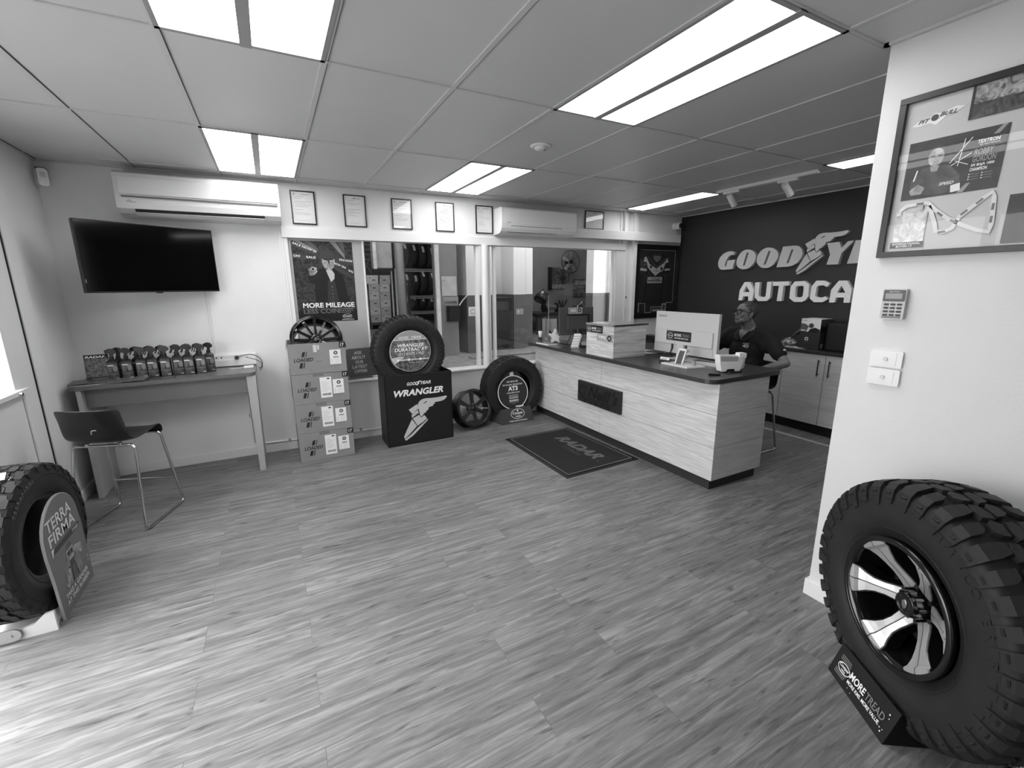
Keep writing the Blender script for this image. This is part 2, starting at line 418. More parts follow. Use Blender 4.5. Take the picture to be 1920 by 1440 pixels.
# window 1 / 2 in the back wall
w1 = struct('window_1', MB().box(.905, 2.19, YB+.04, YB+.046, Z0, Z1), M_glass)
obj('backed_panel', MB().box(W0+.035, .905, YB+.03, YB+.06, Z0, Z1), M_pane, w1)
obj('window_frame', MB().box(.895, .915, YB+.02, YB+.07, Z0, Z1).box(2.178, 2.215, YB+.01, YB+.07, Z0, Z1).box(.9, 2.19, YB+.02, YB+.07, Z0, Z0+.02), M_white, w1, bevel=.002)
w2 = struct('window_2', MB().box(2.36, 4.30, YB+.04, YB+.046, Z0, Z1).box(2.47, 3.12, YB+.062, YB+.068, Z0, Z1), M_glass)
obj('window_frame', MB().box(2.335, 2.365, YB+.01, YB+.07, Z0, Z1).box(2.415, 2.445, YB+.03, YB+.08, Z0, Z1).box(4.255, 4.30, YB+.01, YB+.07, Z0, Z1), M_white, w2, bevel=.002)
struct('trim_9', MB().cyl((2.283, YB-.005, Z0), (2.283, YB-.005, Z1), .043, n=28), M_white)
# ceiling
struct('ceiling', MB().box(XL-.1, XR+.1, YF-.1, YB+.1, H, H+.1), M_tile, origin=(0, 0, H))
g = MB(); gx = [-.277+.6*i for i in range(-2, 10)]; gy = [-1.253+1.2*j for j in range(6)]
for x in gx:
    if XL < x < XR: g.box(x-.012, x+.012, YF, YB, H-.006, H)
for y in gy: g.box(XL, XR, y-.008, y+.008, H-.0065, H)
g.box(XL, XR, YB-.02, YB, H-.012, H).box(XL, XL+.02, YF, YB, H-.012, H).box(XR-.02, XR, 0, YB, H-.012, H).box(2.381, 2.401, YF, 1.143, H-.012, H).box(2.381, 2.53, 1.123, 1.143, H-.012, H)
struct('trim_10', g, M_bar)
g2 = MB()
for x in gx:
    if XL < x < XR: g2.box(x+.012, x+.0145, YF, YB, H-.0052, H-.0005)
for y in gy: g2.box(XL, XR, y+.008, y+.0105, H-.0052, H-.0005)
struct('ceiling_bar_shadow', g2, mat('painted_bar_shadow', 60, .8))  # dark strips paint a shadow line along one side of each ceiling bar
# ---- lights in the ceiling
M_lamp = mat('lamp_diffuser', 255, 0.6, emit=LAMP)
M_fix = mat('lamp_frame', 150, 0.5)
def fixture(x, y, label, half=False):
    t = thing('ceiling_light', label, 'ceiling light', (x, y, H-.016), 0, 'recessed fluorescent ceiling lights')
    w = .3 if half else .6
    fr_ = MB().box(x, x+w, y, y+.02, H-.011, H-.001).box(x, x+w, y+1.18, y+1.2, H-.011, H-.001).box(x, x+.018, y, y+1.2, H-.011, H-.001).box(x+w-.018, x+w, y, y+1.2, H-.011, H-.001)
    if not half: fr_.box(x+.278, x+.322, y, y+1.2, H-.014, H-.001)
    obj('light_frame', fr_, M_fix, t)
    for a, c in (((x+.018, x+.282),) if half else ((x+.018, x+.278), (x+.322, x+.582))):
        obj('diffuser', MB().box(a, c, y+.02, y+1.18, H-.009, H-.002), M_lamp, t)
fixture(-.277, 1.147, 'twin ceiling light panel above the left, cut by the top edge of the photo')
fixture(-.277, 3.547, 'small-looking twin ceiling light beside the long air conditioner')
fixture(1.523, 3.547, 'twin ceiling light near the back wall above the framed certificates')
fixture(1.523, 1.147, 'largest twin ceiling light, in the middle of the ceiling at top right')
fixture(4.223, 3.547, 'single strip ceiling light left of the spotlight track', True)
fixture(4.223, 1.147, 'single strip ceiling light right of the spotlight track, beside the partition', True)
# smoke detector
t = thing('smoke_detector', 'round white smoke detector on the ceiling', 'smoke detector', (1.823, 2.967, H-.035))
obj('detector_base', MB().lathe([(0, H), (.075, H), (.075, H-.008), (.062, H-.014), (0, H-.014)], 32, T=Matrix.Translation((1.823, 2.967, 0))), M_white, t)
obj('detector_dome', MB().lathe([(.045, H-.014), (.042, H-.026), (.02, H-.033), (0, H-.034)], 24, T=Matrix.Translation((1.823, 2.967, 0))), M_white, t)
obj('detector_led', MB().ball((1.842, 2.95, H-.031), .005, 8), M_blk, t)
# spotlight track
t = thing('spotlight_track', 'white ceiling track carrying two small spotlights', 'track light', (4.365, 2.96, H-.03))
obj('track_rail', MB().box(4.348, 4.382, 2.45, 3.48, H-.03, H), M_white, t, bevel=.003)
for y0, aim in ((3.30, (.55, -.12, -.75)), (2.72, (.62, -.05, -.55))):
    a = obj('track_adapter', MB().box(4.346, 4.384, y0-.09, y0+.09, H-.055, H-.03), M_white, t, bevel=.003)
    p = Vector((4.365, y0, H-.11)); d = Vector(aim).normalized()
    s_ = MB().cyl(p-d*.05, p+d*.08, .031, n=24); s_.cyl((4.365, y0, H-.055), p-d*.01, .008, n=10)
    h = obj('spotlight_head', s_, M_white, t)
    obj('spotlight_lens', MB().cyl(p+d*.0805, p+d*.083, .026, n=24), M_blk, h)

# ================================================================ WORKSHOP beyond the glass
WZ = .66
struct('ground', MB().box(-40, XL-.12, -30, 40, -.12, -.05), mat('outside_paving', 150, 0.8, noise=.2, nscale=.6))
struct('floor_workshop', MB().box(-1.6, 9.2, YB+.12, 13.2, WZ-.1, WZ), M_conc)
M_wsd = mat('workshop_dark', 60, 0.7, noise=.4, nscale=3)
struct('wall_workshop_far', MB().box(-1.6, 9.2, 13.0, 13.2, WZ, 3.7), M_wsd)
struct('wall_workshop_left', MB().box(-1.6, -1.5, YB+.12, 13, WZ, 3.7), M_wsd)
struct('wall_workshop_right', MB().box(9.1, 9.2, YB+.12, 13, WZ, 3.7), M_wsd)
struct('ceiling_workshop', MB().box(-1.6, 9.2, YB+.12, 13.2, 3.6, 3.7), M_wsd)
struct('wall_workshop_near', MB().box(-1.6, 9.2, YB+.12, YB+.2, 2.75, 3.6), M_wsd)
wd = MB()
for x0, x1, y0, y1 in ((2.53, 2.72, 6.15, 6.6), (2.72, 3.00, 6.25, 6.6), (3.0, 3.334, 6.62, 6.8), (3.334, 3.546, 6.2, 6.8), (3.546, 3.76, 6.35, 6.6), (4.868, 5.19, 6.2, 6.4), (5.19, 5.8, 6.12, 6.4)):
    wd.box(x0, x1, y0, y1, 1.51, 3.6, 0).box(x0, x1, y0, y1, WZ, 1.51, 1)
wd.box(3.62, 3.65, 6.32, 6.35, 1.51, 3.6, 0).box(3.02, 3.03, 6.6, 6.62, .7, 3.6, 1)
struct('wall_workshop', wd, [M_wsw, M_dado])
M_small = mat('store_wall', 112, 0.6, noise=.12, nscale=2.5)
struct('wall_store', MB().box(3.5, 7.4, 8.6, 8.7, WZ, 3.6).box(3.55, 3.76, 6.6, 8.6, WZ, 3.6).box(7.3, 7.4, 6.4, 8.6, WZ, 3.6).box(5.8, 7.4, 6.3, 6.4, WZ, 3.6), M_small)
# lettering outlines on the feature wall: (u = -y, z) in metres
GY= {'G': [[(-4.012,2.05),(-4.063,2.07),(-4.125,2.065),(-4.186,2.04),(-4.233,1.994),(-4.253,1.934),(-4.244,1.879),(-4.214,1.842),(-4.17,1.832),(-4.022,1.837),(-3.998,1.956),(-4.108,1.953),(-4.122,1.876),(-4.137,1.872),(-4.149,1.886),(-4.127,1.961),(-4.1,2.002),(-4.064,2.023),(-4.023,2.016)]],'O1': [[(-3.825,2.076),(-3.766,2.06),(-3.722,2.021),(-3.706,1.98),(-3.716,1.919),(-3.75,1.87),(-3.798,1.835),(-3.861,1.827),(-3.922,1.84),(-3.966,1.878),(-3.976,1.927),(-3.962,1.984),(-3.927,2.04),(-3.882,2.068)],[(-3.84,2.034),(-3.821,2.038),(-3.812,2.027),(-3.849,1.879),(-3.866,1.869),(-3.876,1.88)]],'O2': [[(-3.55,2.079),(-3.485,2.065),(-3.434,2.022),(-3.418,1.978),(-3.432,1.925),(-3.472,1.868),(-3.521,1.838),(-3.574,1.832),(-3.63,1.844),(-3.679,1.887),(-3.696,1.939),(-3.686,1.994),(-3.653,2.042),(-3.602,2.073)],[(-3.55,2.035),(-3.532,2.039),(-3.524,2.026),(-3.568,1.877),(-3.584,1.871),(-3.596,1.881)]],'D': [[(-3.374,2.074),(-3.238,2.076),(-3.189,2.066),(-3.151,2.031),(-3.136,1.984),(-3.148,1.929),(-3.184,1.879),(-3.238,1.849),(-3.285,1.839),(-3.428,1.837)],[(-3.272,2.032),(-3.257,2.037),(-3.249,2.027),(-3.283,1.884),(-3.302,1.875),(-3.312,1.88)]],'Y': [[(-2.886,2.075),(-2.766,2.077),(-2.737,2.014),(-2.682,2.078),(-2.624,2.079),(-2.729,1.958),(-2.748,1.842),(-2.865,1.844),(-2.841,1.949)]],'E': [[(-2.612,2.079),(-2.455,2.079),(-2.462,2.027),(-2.521,2.026),(-2.524,1.994),(-2.473,1.996),(-2.478,1.958),(-2.53,1.958),(-2.532,1.904),(-2.467,1.906),(-2.471,1.85),(-2.662,1.845)]]}
FOOT = [[(-3.121,2.084),(-3.028,2.135),(-3.017,2.083),(-3.088,2.036)],[(-3.079,2.041),(-3.02,2.071),(-3.017,2.03),(-3.084,2.028)],[(-3.094,2.027),(-3.032,2.026),(-3.091,1.99)],[(-3.093,1.974),(-3.041,1.891),(-3.111,1.825),(-3.175,1.772),(-3.188,1.776),(-3.187,1.795),(-3.153,1.864)],[(-3.083,1.982),(-3.012,2.012),(-2.99,1.979),(-2.952,2.001),(-2.927,1.961),(-2.97,1.928),(-3.035,1.893)],[(-3.174,1.766),(-3.109,1.806),(-3.026,1.877),(-2.961,1.92),(-2.921,1.954),(-2.916,1.941),(-3.006,1.862),(-3.088,1.791),(-3.167,1.745),(-3.183,1.761)]]
WING= [[(-2.688,2.192),(-2.691,2.171),(-2.715,2.149),(-2.754,2.135),(-2.819,2.133),(-2.831,2.13),(-2.832,2.113),(-2.849,2.11),(-2.85,2.092),(-2.871,2.092),(-2.879,2.086),(-2.901,2.088),(-2.902,2.066),(-2.917,2.05),(-2.93,2.049),(-2.933,2.029),(-2.955,2.026),(-2.964,2.01),(-2.989,1.985),(-3.005,2.02),(-3.007,2.057),(-3.022,2.103),(-3.019,2.134),(-3.001,2.163),(-2.977,2.18),(-2.935,2.188),(-2.858,2.182),(-2.776,2.183)],[(-2.967,2.132),(-2.922,2.156),(-2.913,2.151),(-2.937,2.135)]]
AC= {'A': [[(-3.892,1.43),(-3.885,1.562),(-3.831,1.663),(-3.808,1.668),(-3.749,1.665),(-3.686,1.568),(-3.693,1.429),(-3.751,1.428),(-3.755,1.483),(-3.828,1.484),(-3.837,1.433)],[(-3.834,1.537),(-3.796,1.62),(-3.743,1.541)]],'U': [[(-3.682,1.659),(-3.619,1.664),(-3.617,1.506),(-3.604,1.483),(-3.537,1.478),(-3.522,1.495),(-3.523,1.665),(-3.465,1.669),(-3.465,1.468),(-3.504,1.431),(-3.614,1.428),(-3.666,1.474)]],'T': [[(-3.45,1.666),(-3.249,1.669),(-3.25,1.62),(-3.312,1.617),(-3.315,1.436),(-3.375,1.434),(-3.368,1.617),(-3.446,1.617)]],'O': [[(-3.186,1.666),(-3.073,1.671),(-3.021,1.632),(-3.013,1.496),(-3.044,1.448),(-3.075,1.432),(-3.165,1.43),(-3.225,1.472),(-3.227,1.609)],[(-3.155,1.613),(-3.089,1.618),(-3.074,1.599),(-3.074,1.504),(-3.086,1.487),(-3.148,1.484),(-3.162,1.498),(-3.167,1.594)]],'C': [[(-2.946,1.673),(-2.867,1.673),(-2.803,1.644),(-2.827,1.603),(-2.868,1.622),(-2.92,1.617),(-2.934,1.599),(-2.937,1.506),(-2.917,1.488),(-2.859,1.487),(-2.831,1.501),(-2.799,1.472),(-2.852,1.436),(-2.941,1.433),(-2.992,1.472),(-2.991,1.608)]],'A2': [[(-2.783,1.434),(-2.78,1.572),(-2.714,1.67),(-2.634,1.67),(-2.578,1.581),(-2.582,1.437),(-2.639,1.436),(-2.641,1.491),(-2.721,1.49),(-2.727,1.436)],[(-2.72,1.541),(-2.682,1.615),(-2.634,1.542)]]}
# ================================================================ TYRES AND WHEELS
M_rub = mat('tyre_rubber', 34, 0.62, spec=0.35, noise=.15, nscale=12)
M_rub2 = mat('tyre_rubber_groove', 16, 0.8, spec=0.2)
M_gloss = mat('gloss_black_alloy', 14, 0.14, spec=0.6)
M_satin = mat('satin_black_alloy', 20, 0.3, spec=0.6)
M_mach = mat('machined_alloy', 225, 0.38, metal=.85, bump=.04, bscale=300)

def carcass(mb, T, R, w, rr, d, inner=True):
    s = R-rr
    o = [(rr, .72*w), (rr+.01, .82*w), (rr+.035, .86*w), (rr+.18*s, .93*w), (rr+.42*s, w), (rr+.6*s, .995*w), (rr+.78*s, .955*w), (R-d-.014, .90*w), (R-d-.004, .80*w), (R-d, .45*w)]
    prof = o+[(r, -z) for r, z in reversed(o)]
    prof += [(rr+.012, -.70*w), (rr+.5*s, -.9*w), (R-d-.02, -.72*w), (R-d-.02, .72*w), (rr+.5*s, .9*w), (rr+.012, .70*w)]
    mb.lathe(prof, 96, 0, T, closed=True)
    # moulded ring lines on the sidewall
    for q in (.2, .66):
        for sg in (1, -1):
            r = rr+q*s; z = sg*(.935*w if q < .5 else .99*w)
            mb.lathe([(r-.002, z-sg*.004), (r-.001, z+sg*.0022), (r+.001, z+sg*.0022), (r+.002, z-sg*.004)], 96, 0, T)
def pt(r, u, R, v): return (r*math.cos(u/R), r*math.sin(u/R), v)
def crown(R, w, v): return R-.012*(abs(v)/w)**3
def block(mb, T, poly, R, w, d, mi=0, u0=0.0, inset=.0015):
    """tread block: polygon in (u along tread, v across)"""
    n = len(poly); cu = sum(p[0] for p in poly)/n; cv = sum(p[1] for p in poly)/n
    top = []; bot = []
    for a, b in poly:
        k = 1-inset*14
        top.append(pt(crown(R, w, b), (cu+(a-cu)*k)+u0, R, cv+(b-cv)*k)); bot.append(pt(R-d-.012, a+u0, R, b))
    area_ = sum(poly[i][0]*poly[(i+1) % n][1]-poly[(i+1) % n][0]*poly[i][1] for i in range(n))
    V = bot+top
    if area_ > 0: F = [tuple(range(2*n-1, n-1, -1))][:0]+[tuple(range(n, 2*n))]+[(i, (i+1) % n, n+(i+1) % n, n+i) for i in range(n)]
    else: F = [tuple(range(2*n-1, n-1, -1))]+[((i+1) % n, i, n+i, n+(i+1) % n) for i in range(n)]
    mb.add(V, F, mi, False, T)
def lug(mb, T, secs, R, mi=0):
    """shoulder lug: sections (v, r_top, u0, u1, v_in, r_in)"""
    V = []; k = len(secs)
    for v, r, a, c, vi, ri in secs: V += [pt(r, a, R, v), pt(r, c, R, v), pt(ri, c, R, vi), pt(ri, a, R, vi)]
    F = [(0, 1, 2, 3), (4*k-1, 4*k-2, 4*k-3, 4*k-4)]
    for i in range(k-1):
        o = 4*i
        for j in range(4): F.append((o+j, o+4+j, o+4+(j+1) % 4, o+(j+1) % 4))
    mb.add(V, F, mi, False, T)

def tread_mud(mb, T, R, w, d, n=22):
    C = 2*PI*R; p = C/n
    for i in range(n):
        for sg in (1, -1):
            u = i*p+(0 if sg > 0 else p/2)
            for j, (vin, wd, sh) in enumerate(((.34, .27, 0.0), (.50, .225, p*.5))):
                a = u+sh; h = p*wd*.62
                S = []
                for v, rt, k, du in ((vin, R, .72, .012), (.62, R-.002, 1.0, .004), (.86, R-.009, 1.05, 0), (.985, R-.03, 1.05, -.002), (1.035, R-.062, .95, -.003), (1.03, R-.098 if j == 0 else R-.085, .55, -.003)):
                    vi = v*w*.9 if v > .9 else v*w
                    S.append((sg*v*w, rt, a+du-h*k, a+du+h*k, sg*vi, rt-d-.01 if v < .9 else rt-.004))
                if sg < 0: S = S[::-1]
                lug(mb, T, S, R)
                # raised bars on the shoulder face of the lug
                for rr0 in (R-.040, R-.060):
                    S = [(sg*1.015*w, rr0, a-h*.55, a+h*.55, sg*w, rr0-.010), (sg*1.045*w, rr0-.003, a-h*.5, a+h*.5, sg*1.01*w, rr0-.013)]
                    if sg < 0: S = S[::-1]
                    lug(mb, T, S, R)
            # centre blocks: chunky six-sided, staggered
            q = w
            for k_, (uu, base) in enumerate(((u+p*.02, .18), (u+p*.52, .20))):
                P = [(-.30*p, -.13*q), (-.12*p, -.17*q), (.14*p, -.10*q), (.20*p, .06*q), (.02*p, .155*q), (-.24*p, .10*q)]
                if k_: P = [(-.22*p, -.14*q), (.10*p, -.16*q), (.24*p, -.02*q), (.12*p, .13*q), (-.10*p, .16*q), (-.20*p, .02*q)]
                P = [(a*.92, sg*(b+base*q)) for a, b in P]
                if sg < 0: P = P[::-1]
                block(mb, T, P, R, w, d, 0, uu)
def tread_at(mb, T, R, w, d, n=34, shoulder=.0):
    C = 2*PI*R; p = C/n
    for i in range(n):
        for v0, v1, off, tw in ((-.94, -.62, 0, .12), (-.56, -.24, .45, -.14), (-.17, .17, .2, .16), (.24, .56, .7, -.14), (.62, .94, .5, .12)):
            u = (i+off)*p; a, c = v0*w, v1*w; m = (a+c)/2
            P = [(0, a), (.40*p, a), (.46*p, m-.01), (.84*p, m-.006), (.84*p+tw*p*.3, c), (.34*p, c), (.28*p, m+.012), (tw*p*.4, m+.008)]
            block(mb, T, P, R, w, d, 0, u)
            block(mb, T, [(.50*p, a+.002), (.82*p, a+.002), (.82*p, m-.010), (.50*p, m-.012)], R, w, d, 0, u)
    for i in range(n):
        for sg in (1, -1):
            u = (i+(.5 if sg > 0 else 0))*p
            S = [(sg*.80*w, R-.006, u-.30*p, u+.30*p, sg*.8*w, R-d-.008), (sg*.955*w, R-.018, u-.30*p, u+.30*p, sg*.86*w, R-.03), (sg*1.0*w, R-.045, u-.22*p, u+.22*p, sg*.94*w, R-.05)]
            if sg < 0: S = S[::-1]
            lug(mb, T, S, R)
def arc_text(mb, T, s, r, z, h, a_mid, adv, mi=0, depth=.002, bold=.02, inward=True):
    n = len(s)
    for i, ch in enumerate(s):
        if ch == ' ': continue
        a = a_mid-(i-(n-1)/2)*adv/r
        M = T @ Matrix.Rotation(a-PI/2, 4, 'Z') @ Matrix.Translation((0, r, z))
        _, _, asp = text_data(ch, bold, 0, 1)
        mb.text(M, ch, -h*min(asp, 1.1)/2, -h/2, h*min(asp, 1.1), h, mi, 0, bold, 0, 1, depth)

def make_tyre(name, label, c, az, R, w, rr, style, el=0, d=.012, n=None, lettering=None, parent=None, cat='tyre'):
    T = axis_frame(c, az, el)
    t = thing(name, label, cat, (c[0], c[1], max(0, c[2]-R)), 0)
    a = MB(); carcass(a, T, R, w, rr, d)
    obj('sidewall_casing', a, M_rub, t)
    a = MB()
    if style == 'mud': tread_mud(a, T, R, w, d, n or 22)
    else: tread_at(a, T, R, w, d, n or 34)
    obj('tread', a, M_rub, t)
    if lettering:
        a = MB()
        for s, rq, h, ang, adv, z in lettering[0]: arc_text(a, T, s, rr+rq*(R-rr), w*z, h, rad(ang), adv)
        obj('sidewall_lettering', a, lettering[1], t)
    return t, T

# ---- 1. huge mud tyre with machined wheel, front right
BC = (2.056, .546, .468)
t, T = make_tyre('mounted_tyre', 'huge black mud tyre on a silver and black wheel in the front right corner', BC, 149.2, .46, .142, .232, 'mud', d=.021, n=19,
    lettering=([('DISCOVERER', .60, .032, 40, .040, .995), ('STT PRO', .60, .032, 205, .040, .995), ('COOPER', .60, .034, 268, .042, .995)], M_rub), cat='tyre')
w_ = .142
a = MB()   # barrel and lips
a.lathe([(.238, .145), (.243, .15), (.243, .128), (.232, .12), (.226, .10), (.222, .03), (.215, -.02), (.205, -.10), (.232, -.14), (.243, -.15), (.238, -.152), (.222, -.14), (.198, -.10), (.206, -.02), (.213, .03), (.217, .12), (.224, .145), (.238, .145)], 96, 0, T)
a.cyl((0, 0, .0), (0, 0, .035), .085, n=40, T=T); a.cyl((0, 0, -.06), (0, 0, .0), .15, n=40, T=T)
rim = obj('wheel_rim', a, M_gloss, t)
for k in range(6):
    ang = rad(-170+60*k)
    Tk = T @ Matrix.Rotation(ang, 4, 'Z')
    a = MB(); bk = MB()
    # section stations along the radius: r, half width, z top, thickness
    st = [(.060, .030, .052, .03), (.090, .026, .064, .03), (.120, .0225, .080, .028), (.150, .025, .098, .026), (.178, .036, .112, .024), (.198, .050, .124, .022), (.206, .056, .137, .02), (.229, .060, .143, .02)]
    for sg in (1, -1):
        V = []
        for r, h, z, th in st:
            y0 = .0022; y1 = h
            V += [(r, sg*y0, z), (r, sg*y1, z-.002), (r-.002, sg*(y1+.004), z-th), (r-.002, sg*y0, z-th)]
        F = [(0, 1, 2, 3), tuple(range(4*len(st)-1, 4*len(st)-5, -1))]
        for i in range(len(st)-1):
            o = 4*i
            for j in range(4): F.append((o+j, o+(j+1) % 4, o+4+(j+1) % 4, o+4+j))
        a.add(V, F, 0, False, Tk)
    obj('spoke', a, M_mach, t)
    V = []
    for r, h, z, th in st: V += [(r, -h-.006, z-.006), (r, h+.006, z-.006), (r, h+.012, z-th-.03), (r, -h-.012, z-th-.03)]
    F = [(0, 1, 2, 3), tuple(range(4*len(st)-1, 4*len(st)-5, -1))]+[(4*i+j, 4*i+(j+1) % 4, 4*i+4+(j+1) % 4, 4*i+4+j) for i in range(len(st)-1) for j in range(4)]
    bk.add(V, F, 0, False, Tk)
    obj('spoke_back', bk, M_gloss, t)
a = MB(); ribs = []
for i in range(48):
    rr_ = .052 if (i//3) % 2 == 0 else .046; ribs.append((rr_*math.cos(2*PI*i/48), rr_*math.sin(2*PI*i/48)))
a.prism(ribs, .03, .085, 0, T, True); a.lathe([(.046, .085), (.042, .097), (.030, .1), (.028, .096), (0, .096)], 32, 0, T)
hc = obj('hub_cap', a, M_gloss, t, bevel=.002)
b = MB().ball((0, 0, .097), (.012, .02, .003), 12, 0, T); obj('cap_emblem', b, M_chrome, hc)
a = MB()
for k in range(6):
    x = T @ Matrix.Rotation(rad(-140+60*k), 4, 'Z'); a.cyl((.067, 0, .03), (.067, 0, .056), .009, n=6, T=x)
obj('wheel_nuts', a, M_satin, t)
# its black cardboard stand
t = thing('tyre_stand', 'black cardboard wedge stand under the huge mud tyre', 'display stand', (1.9, .66, 0))
u = Vector((-.185, -.277, 0)).normalized(); nn = Vector((u.y, -u.x, 0)); nn = nn if nn.x < 0 else -nn
p0 = Vector((1.977, .799, 0)); p1 = Vector((1.792, .522, 0))
V = [p0, p1, p1-nn*.045+Vector((0, 0, .135)), p0-nn*.045+Vector((0, 0, .135)), p0-nn*.22, p1-nn*.22]
def quad3(mb, a_, b_, c_, d_, th=.004, mi=0):
    A = [Vector(q) for q in (a_, b_, c_, d_)]; n3 = (A[1]-A[0]).cross(A[3]-A[0]).normalized()*th
    VV = A+[q-n3 for q in A]
    mb.add(VV, [(0, 1, 2, 3), (7, 6, 5, 4), (0, 4, 5, 1), (1, 5, 6, 2), (2, 6, 7, 3), (3, 7, 4, 0)], mi)
a = MB(); quad3(a, V[0], V[1], V[2], V[3])
e1 = p1-nn*.30; e0 = p0-nn*.30
for q, qe in ((p1, e1), (p0, e0)):
    top = q-nn*.045+Vector((0, 0, .135)); lowt = qe+Vector((0, 0, .05))
    a.add([q, qe, lowt, q-nn*.12+Vector((0, 0, .02)), top], [(0, 1, 2, 3, 4), (4, 3, 2, 1, 0)])
quad3(a, p0-nn*.05+Vector((0, 0, .003)), p1-nn*.05+Vector((0, 0, .003)), e1+Vector((0, 0, .003)), e0+Vector((0, 0, .003)), .003)
obj('stand_body', a, mat('black_card', 26, .38), t)
TS = frame(p0+nn*.002, u, ((V[3]-V[0]).normalized()))
a = MB(); L_ = (p1-p0).length
a.text(TS, 'MORE', .105, .062, .085, .030, 0, .002, .02); a.text(TS, 'MORE KMS. MORE VALUE.', .105, .038, .185, .015, 0, .002, .02)
a.text(TS, 'TREAD', .196, .062, .100, .030, 1, .002, .01)
for i, (x, y, r) in enumerate(((.305, .108, .003), (.31, .094, .002), (.297, .04, .0025), (.305, .03, .003), (.31, .042, .002), (.12, .025, .0018), (.14, .02, .0018))): a.poly(circle(r, 10, x, y), .002, 0, TS)
for y in (.028, .036, .044, .092, .100, .108): a.quad(.03+.001*y, .10-abs(y-.068)*.3, y, y+.0035, .0018, 1, TS)
a.poly(circle(.036, 28, .068, .068, ry=.021), .0022, 2, TS); a.poly(circle(.033, 28, .068, .068, ry=.018), .0024, 3, TS)
a.text(TS, 'Cooper', .04, .064, .056, .017, 0, .003, .02); a.text(TS, 'TIRES', .056, .054, .025, .007, 0, .003, .02)
obj('printed_artwork', a, [M_print_w, M_print_g, M_print_w, M_print_k], t)

# ---- 2. tyre at the left wall with the arched board
TC = (-1.245, 2.955, .412)
make_tyre('tyre', 'all-terrain tyre behind the arched board at the left edge, cards lying on top of it', TC, -5, .383, .124, .190, 'at', d=.011, n=28,
    lettering=([('TERRAFIRMA', .66, .020, 118, .024, .985), ('TERRAFIRMA', .66, .020, -62, .024, .985)], mat('letter_rubber', 95, .6)))
t = thing('tyre_display_board', 'arched printed board on a low white base in front of the left tyre', 'display board', (-1.2, 3.0, 0))
M_pg = mat('poster_grey', 105, .45)
# outline in (y, z)
arch = []
yb0, yb1 = 2.80, 3.213
arch += [(yb0, 0.0), (yb0-.012, .2), (yb0-.03, .36)]
cyv = 2.985
for i in range(15):
    a_ = PI-PI*i/14; arch.append((cyv+.215*math.cos(a_), .42+.185*math.sin(a_)))
arch += [(yb1-.0, .36), (yb1+.0, .2), (yb1, .0)]
TB = frame((-1.098, 0, 0), (0, 1, 0), (0, 0, 1))
bd = obj('arched_panel', MB().prism(arch, -.008, .004, 0, TB), [mat('board_edge', 170, .5)], t)
face = MB(); cx_ = sum(p[0] for p in arch)/len(arch); cz_ = .3
face.poly([(cx_+(a_-cx_)*.985, cz_+(z_-cz_)*.99) for a_, z_ in arch], .0052, 0, TB)
obj('printed_face', face, [M_pg], bd)
a = MB(); z = .0068
a.text(TB, 'TERRA', 2.815, .465, .30, .062, 0, z, .015, 0); a.text(TB, 'FIRMA', 2.815, .392, .32, .062, 0, z, .015, 0)
a.add([(2.83, .352, z), (2.865, .345, z), (3.155, .345, z), (3.18, .375, z), (2.86, .375, z)], [(0, 1, 2, 3, 4)], 1, False, TB)
a.add([(2.815, .38, z), (2.845, .38, z), (2.815, .335, z)], [(0, 2, 1)], 0, False, TB)
a.text(TB, 'TYRES', 3.07, .351, .08, .017, 0, z+.001, .02)
a.text(TB, 'TAKE A GANDER', 2.845, .085, .30, .026, 0, z+.002, .015); a.text(TB, 'AT THIS RUBBER.', 2.845, .048, .31, .026, 0, z+.002, .015)
a.poly(circle(.011, 14, 3.18, .15), z, 2, TB); a.quad(3.170, 3.19, .118, .133, z, 2, TB)
obj('board_lettering', a, [mat('board_print', 205, .5), mat('board_dark', 60, .5), mat('board_pale', 140, .5)], bd)
# photograph of a person looking through binoculars
a = MB(); z = .0060
def P2(pts, mi, dz=0): a.poly([(2.80+p/1000, q/1000) for p, q in pts], z+dz, mi, TB)
P2(circle(40, 20, 198, 298, ry=34), 0, .0001)                    # cap
P2([(160, 300), (240, 300), (236, 250), (222, 222), (195, 212), (170, 226), (160, 262)], 1, .0002)
P2([(168, 236), (232, 236), (222, 205), (196, 192), (172, 206)], 2, .0003)
P2([(98, 232), (132, 250), (168, 250), (240, 244), (286, 246), (305, 225), (300, 120), (104, 120)], 3, 0)
P2([(186, 214), (212, 214), (240, 120), (160, 120)], 0, .0002)
P2([(150, 292), (182, 300), (196, 276), (180, 254), (152, 258)], 1, .0006)  # hands
P2([(206, 296), (240, 292), (250, 262), (228, 252), (206, 262)], 1, .0006)
P2([(165, 288), (196, 290), (196, 262), (168, 262)], 4, .0007); P2([(202, 288), (230, 286), (228, 262), (202, 262)], 4, .0007)
P2([(150, 262), (176, 256), (150, 160), (102, 118), (78, 150), (122, 190)], 1, .0008)      # arms
P2([(236, 266), (255, 286), (338, 262), (350, 225), (322, 205), (290, 232), (252, 246)], 1, .0008)
P2([(146, 216), (166, 212), (162, 202), (142, 206)], 4, .0009)
P2([(172, 214), (184, 214), (178, 120), (160, 120)], 4, .0004); P2([(216, 214), (226, 214), (250, 120), (236, 120)], 4, .0004)
obj('printed_picture', a, [mat('pic_a', 88, .5), photo_mat('pic_skin', 105, 165, 22, 1), mat('pic_beard', 66, .5), photo_mat('pic_cloth', 90, 130, 18, 2), mat('pic_dk', 50, .5)], bd)
a = MB(); a.prism([(-1.40, 0), (-1.104, 0), (-1.104, .105), (-1.14, .10), (-1.18, .062), (-1.26, .045), (-1.33, .055), (-1.40, .10)], -.008, .008, 0, frame((0, 2.74, 0), (1, 0, 0), (0, 0, 1)))
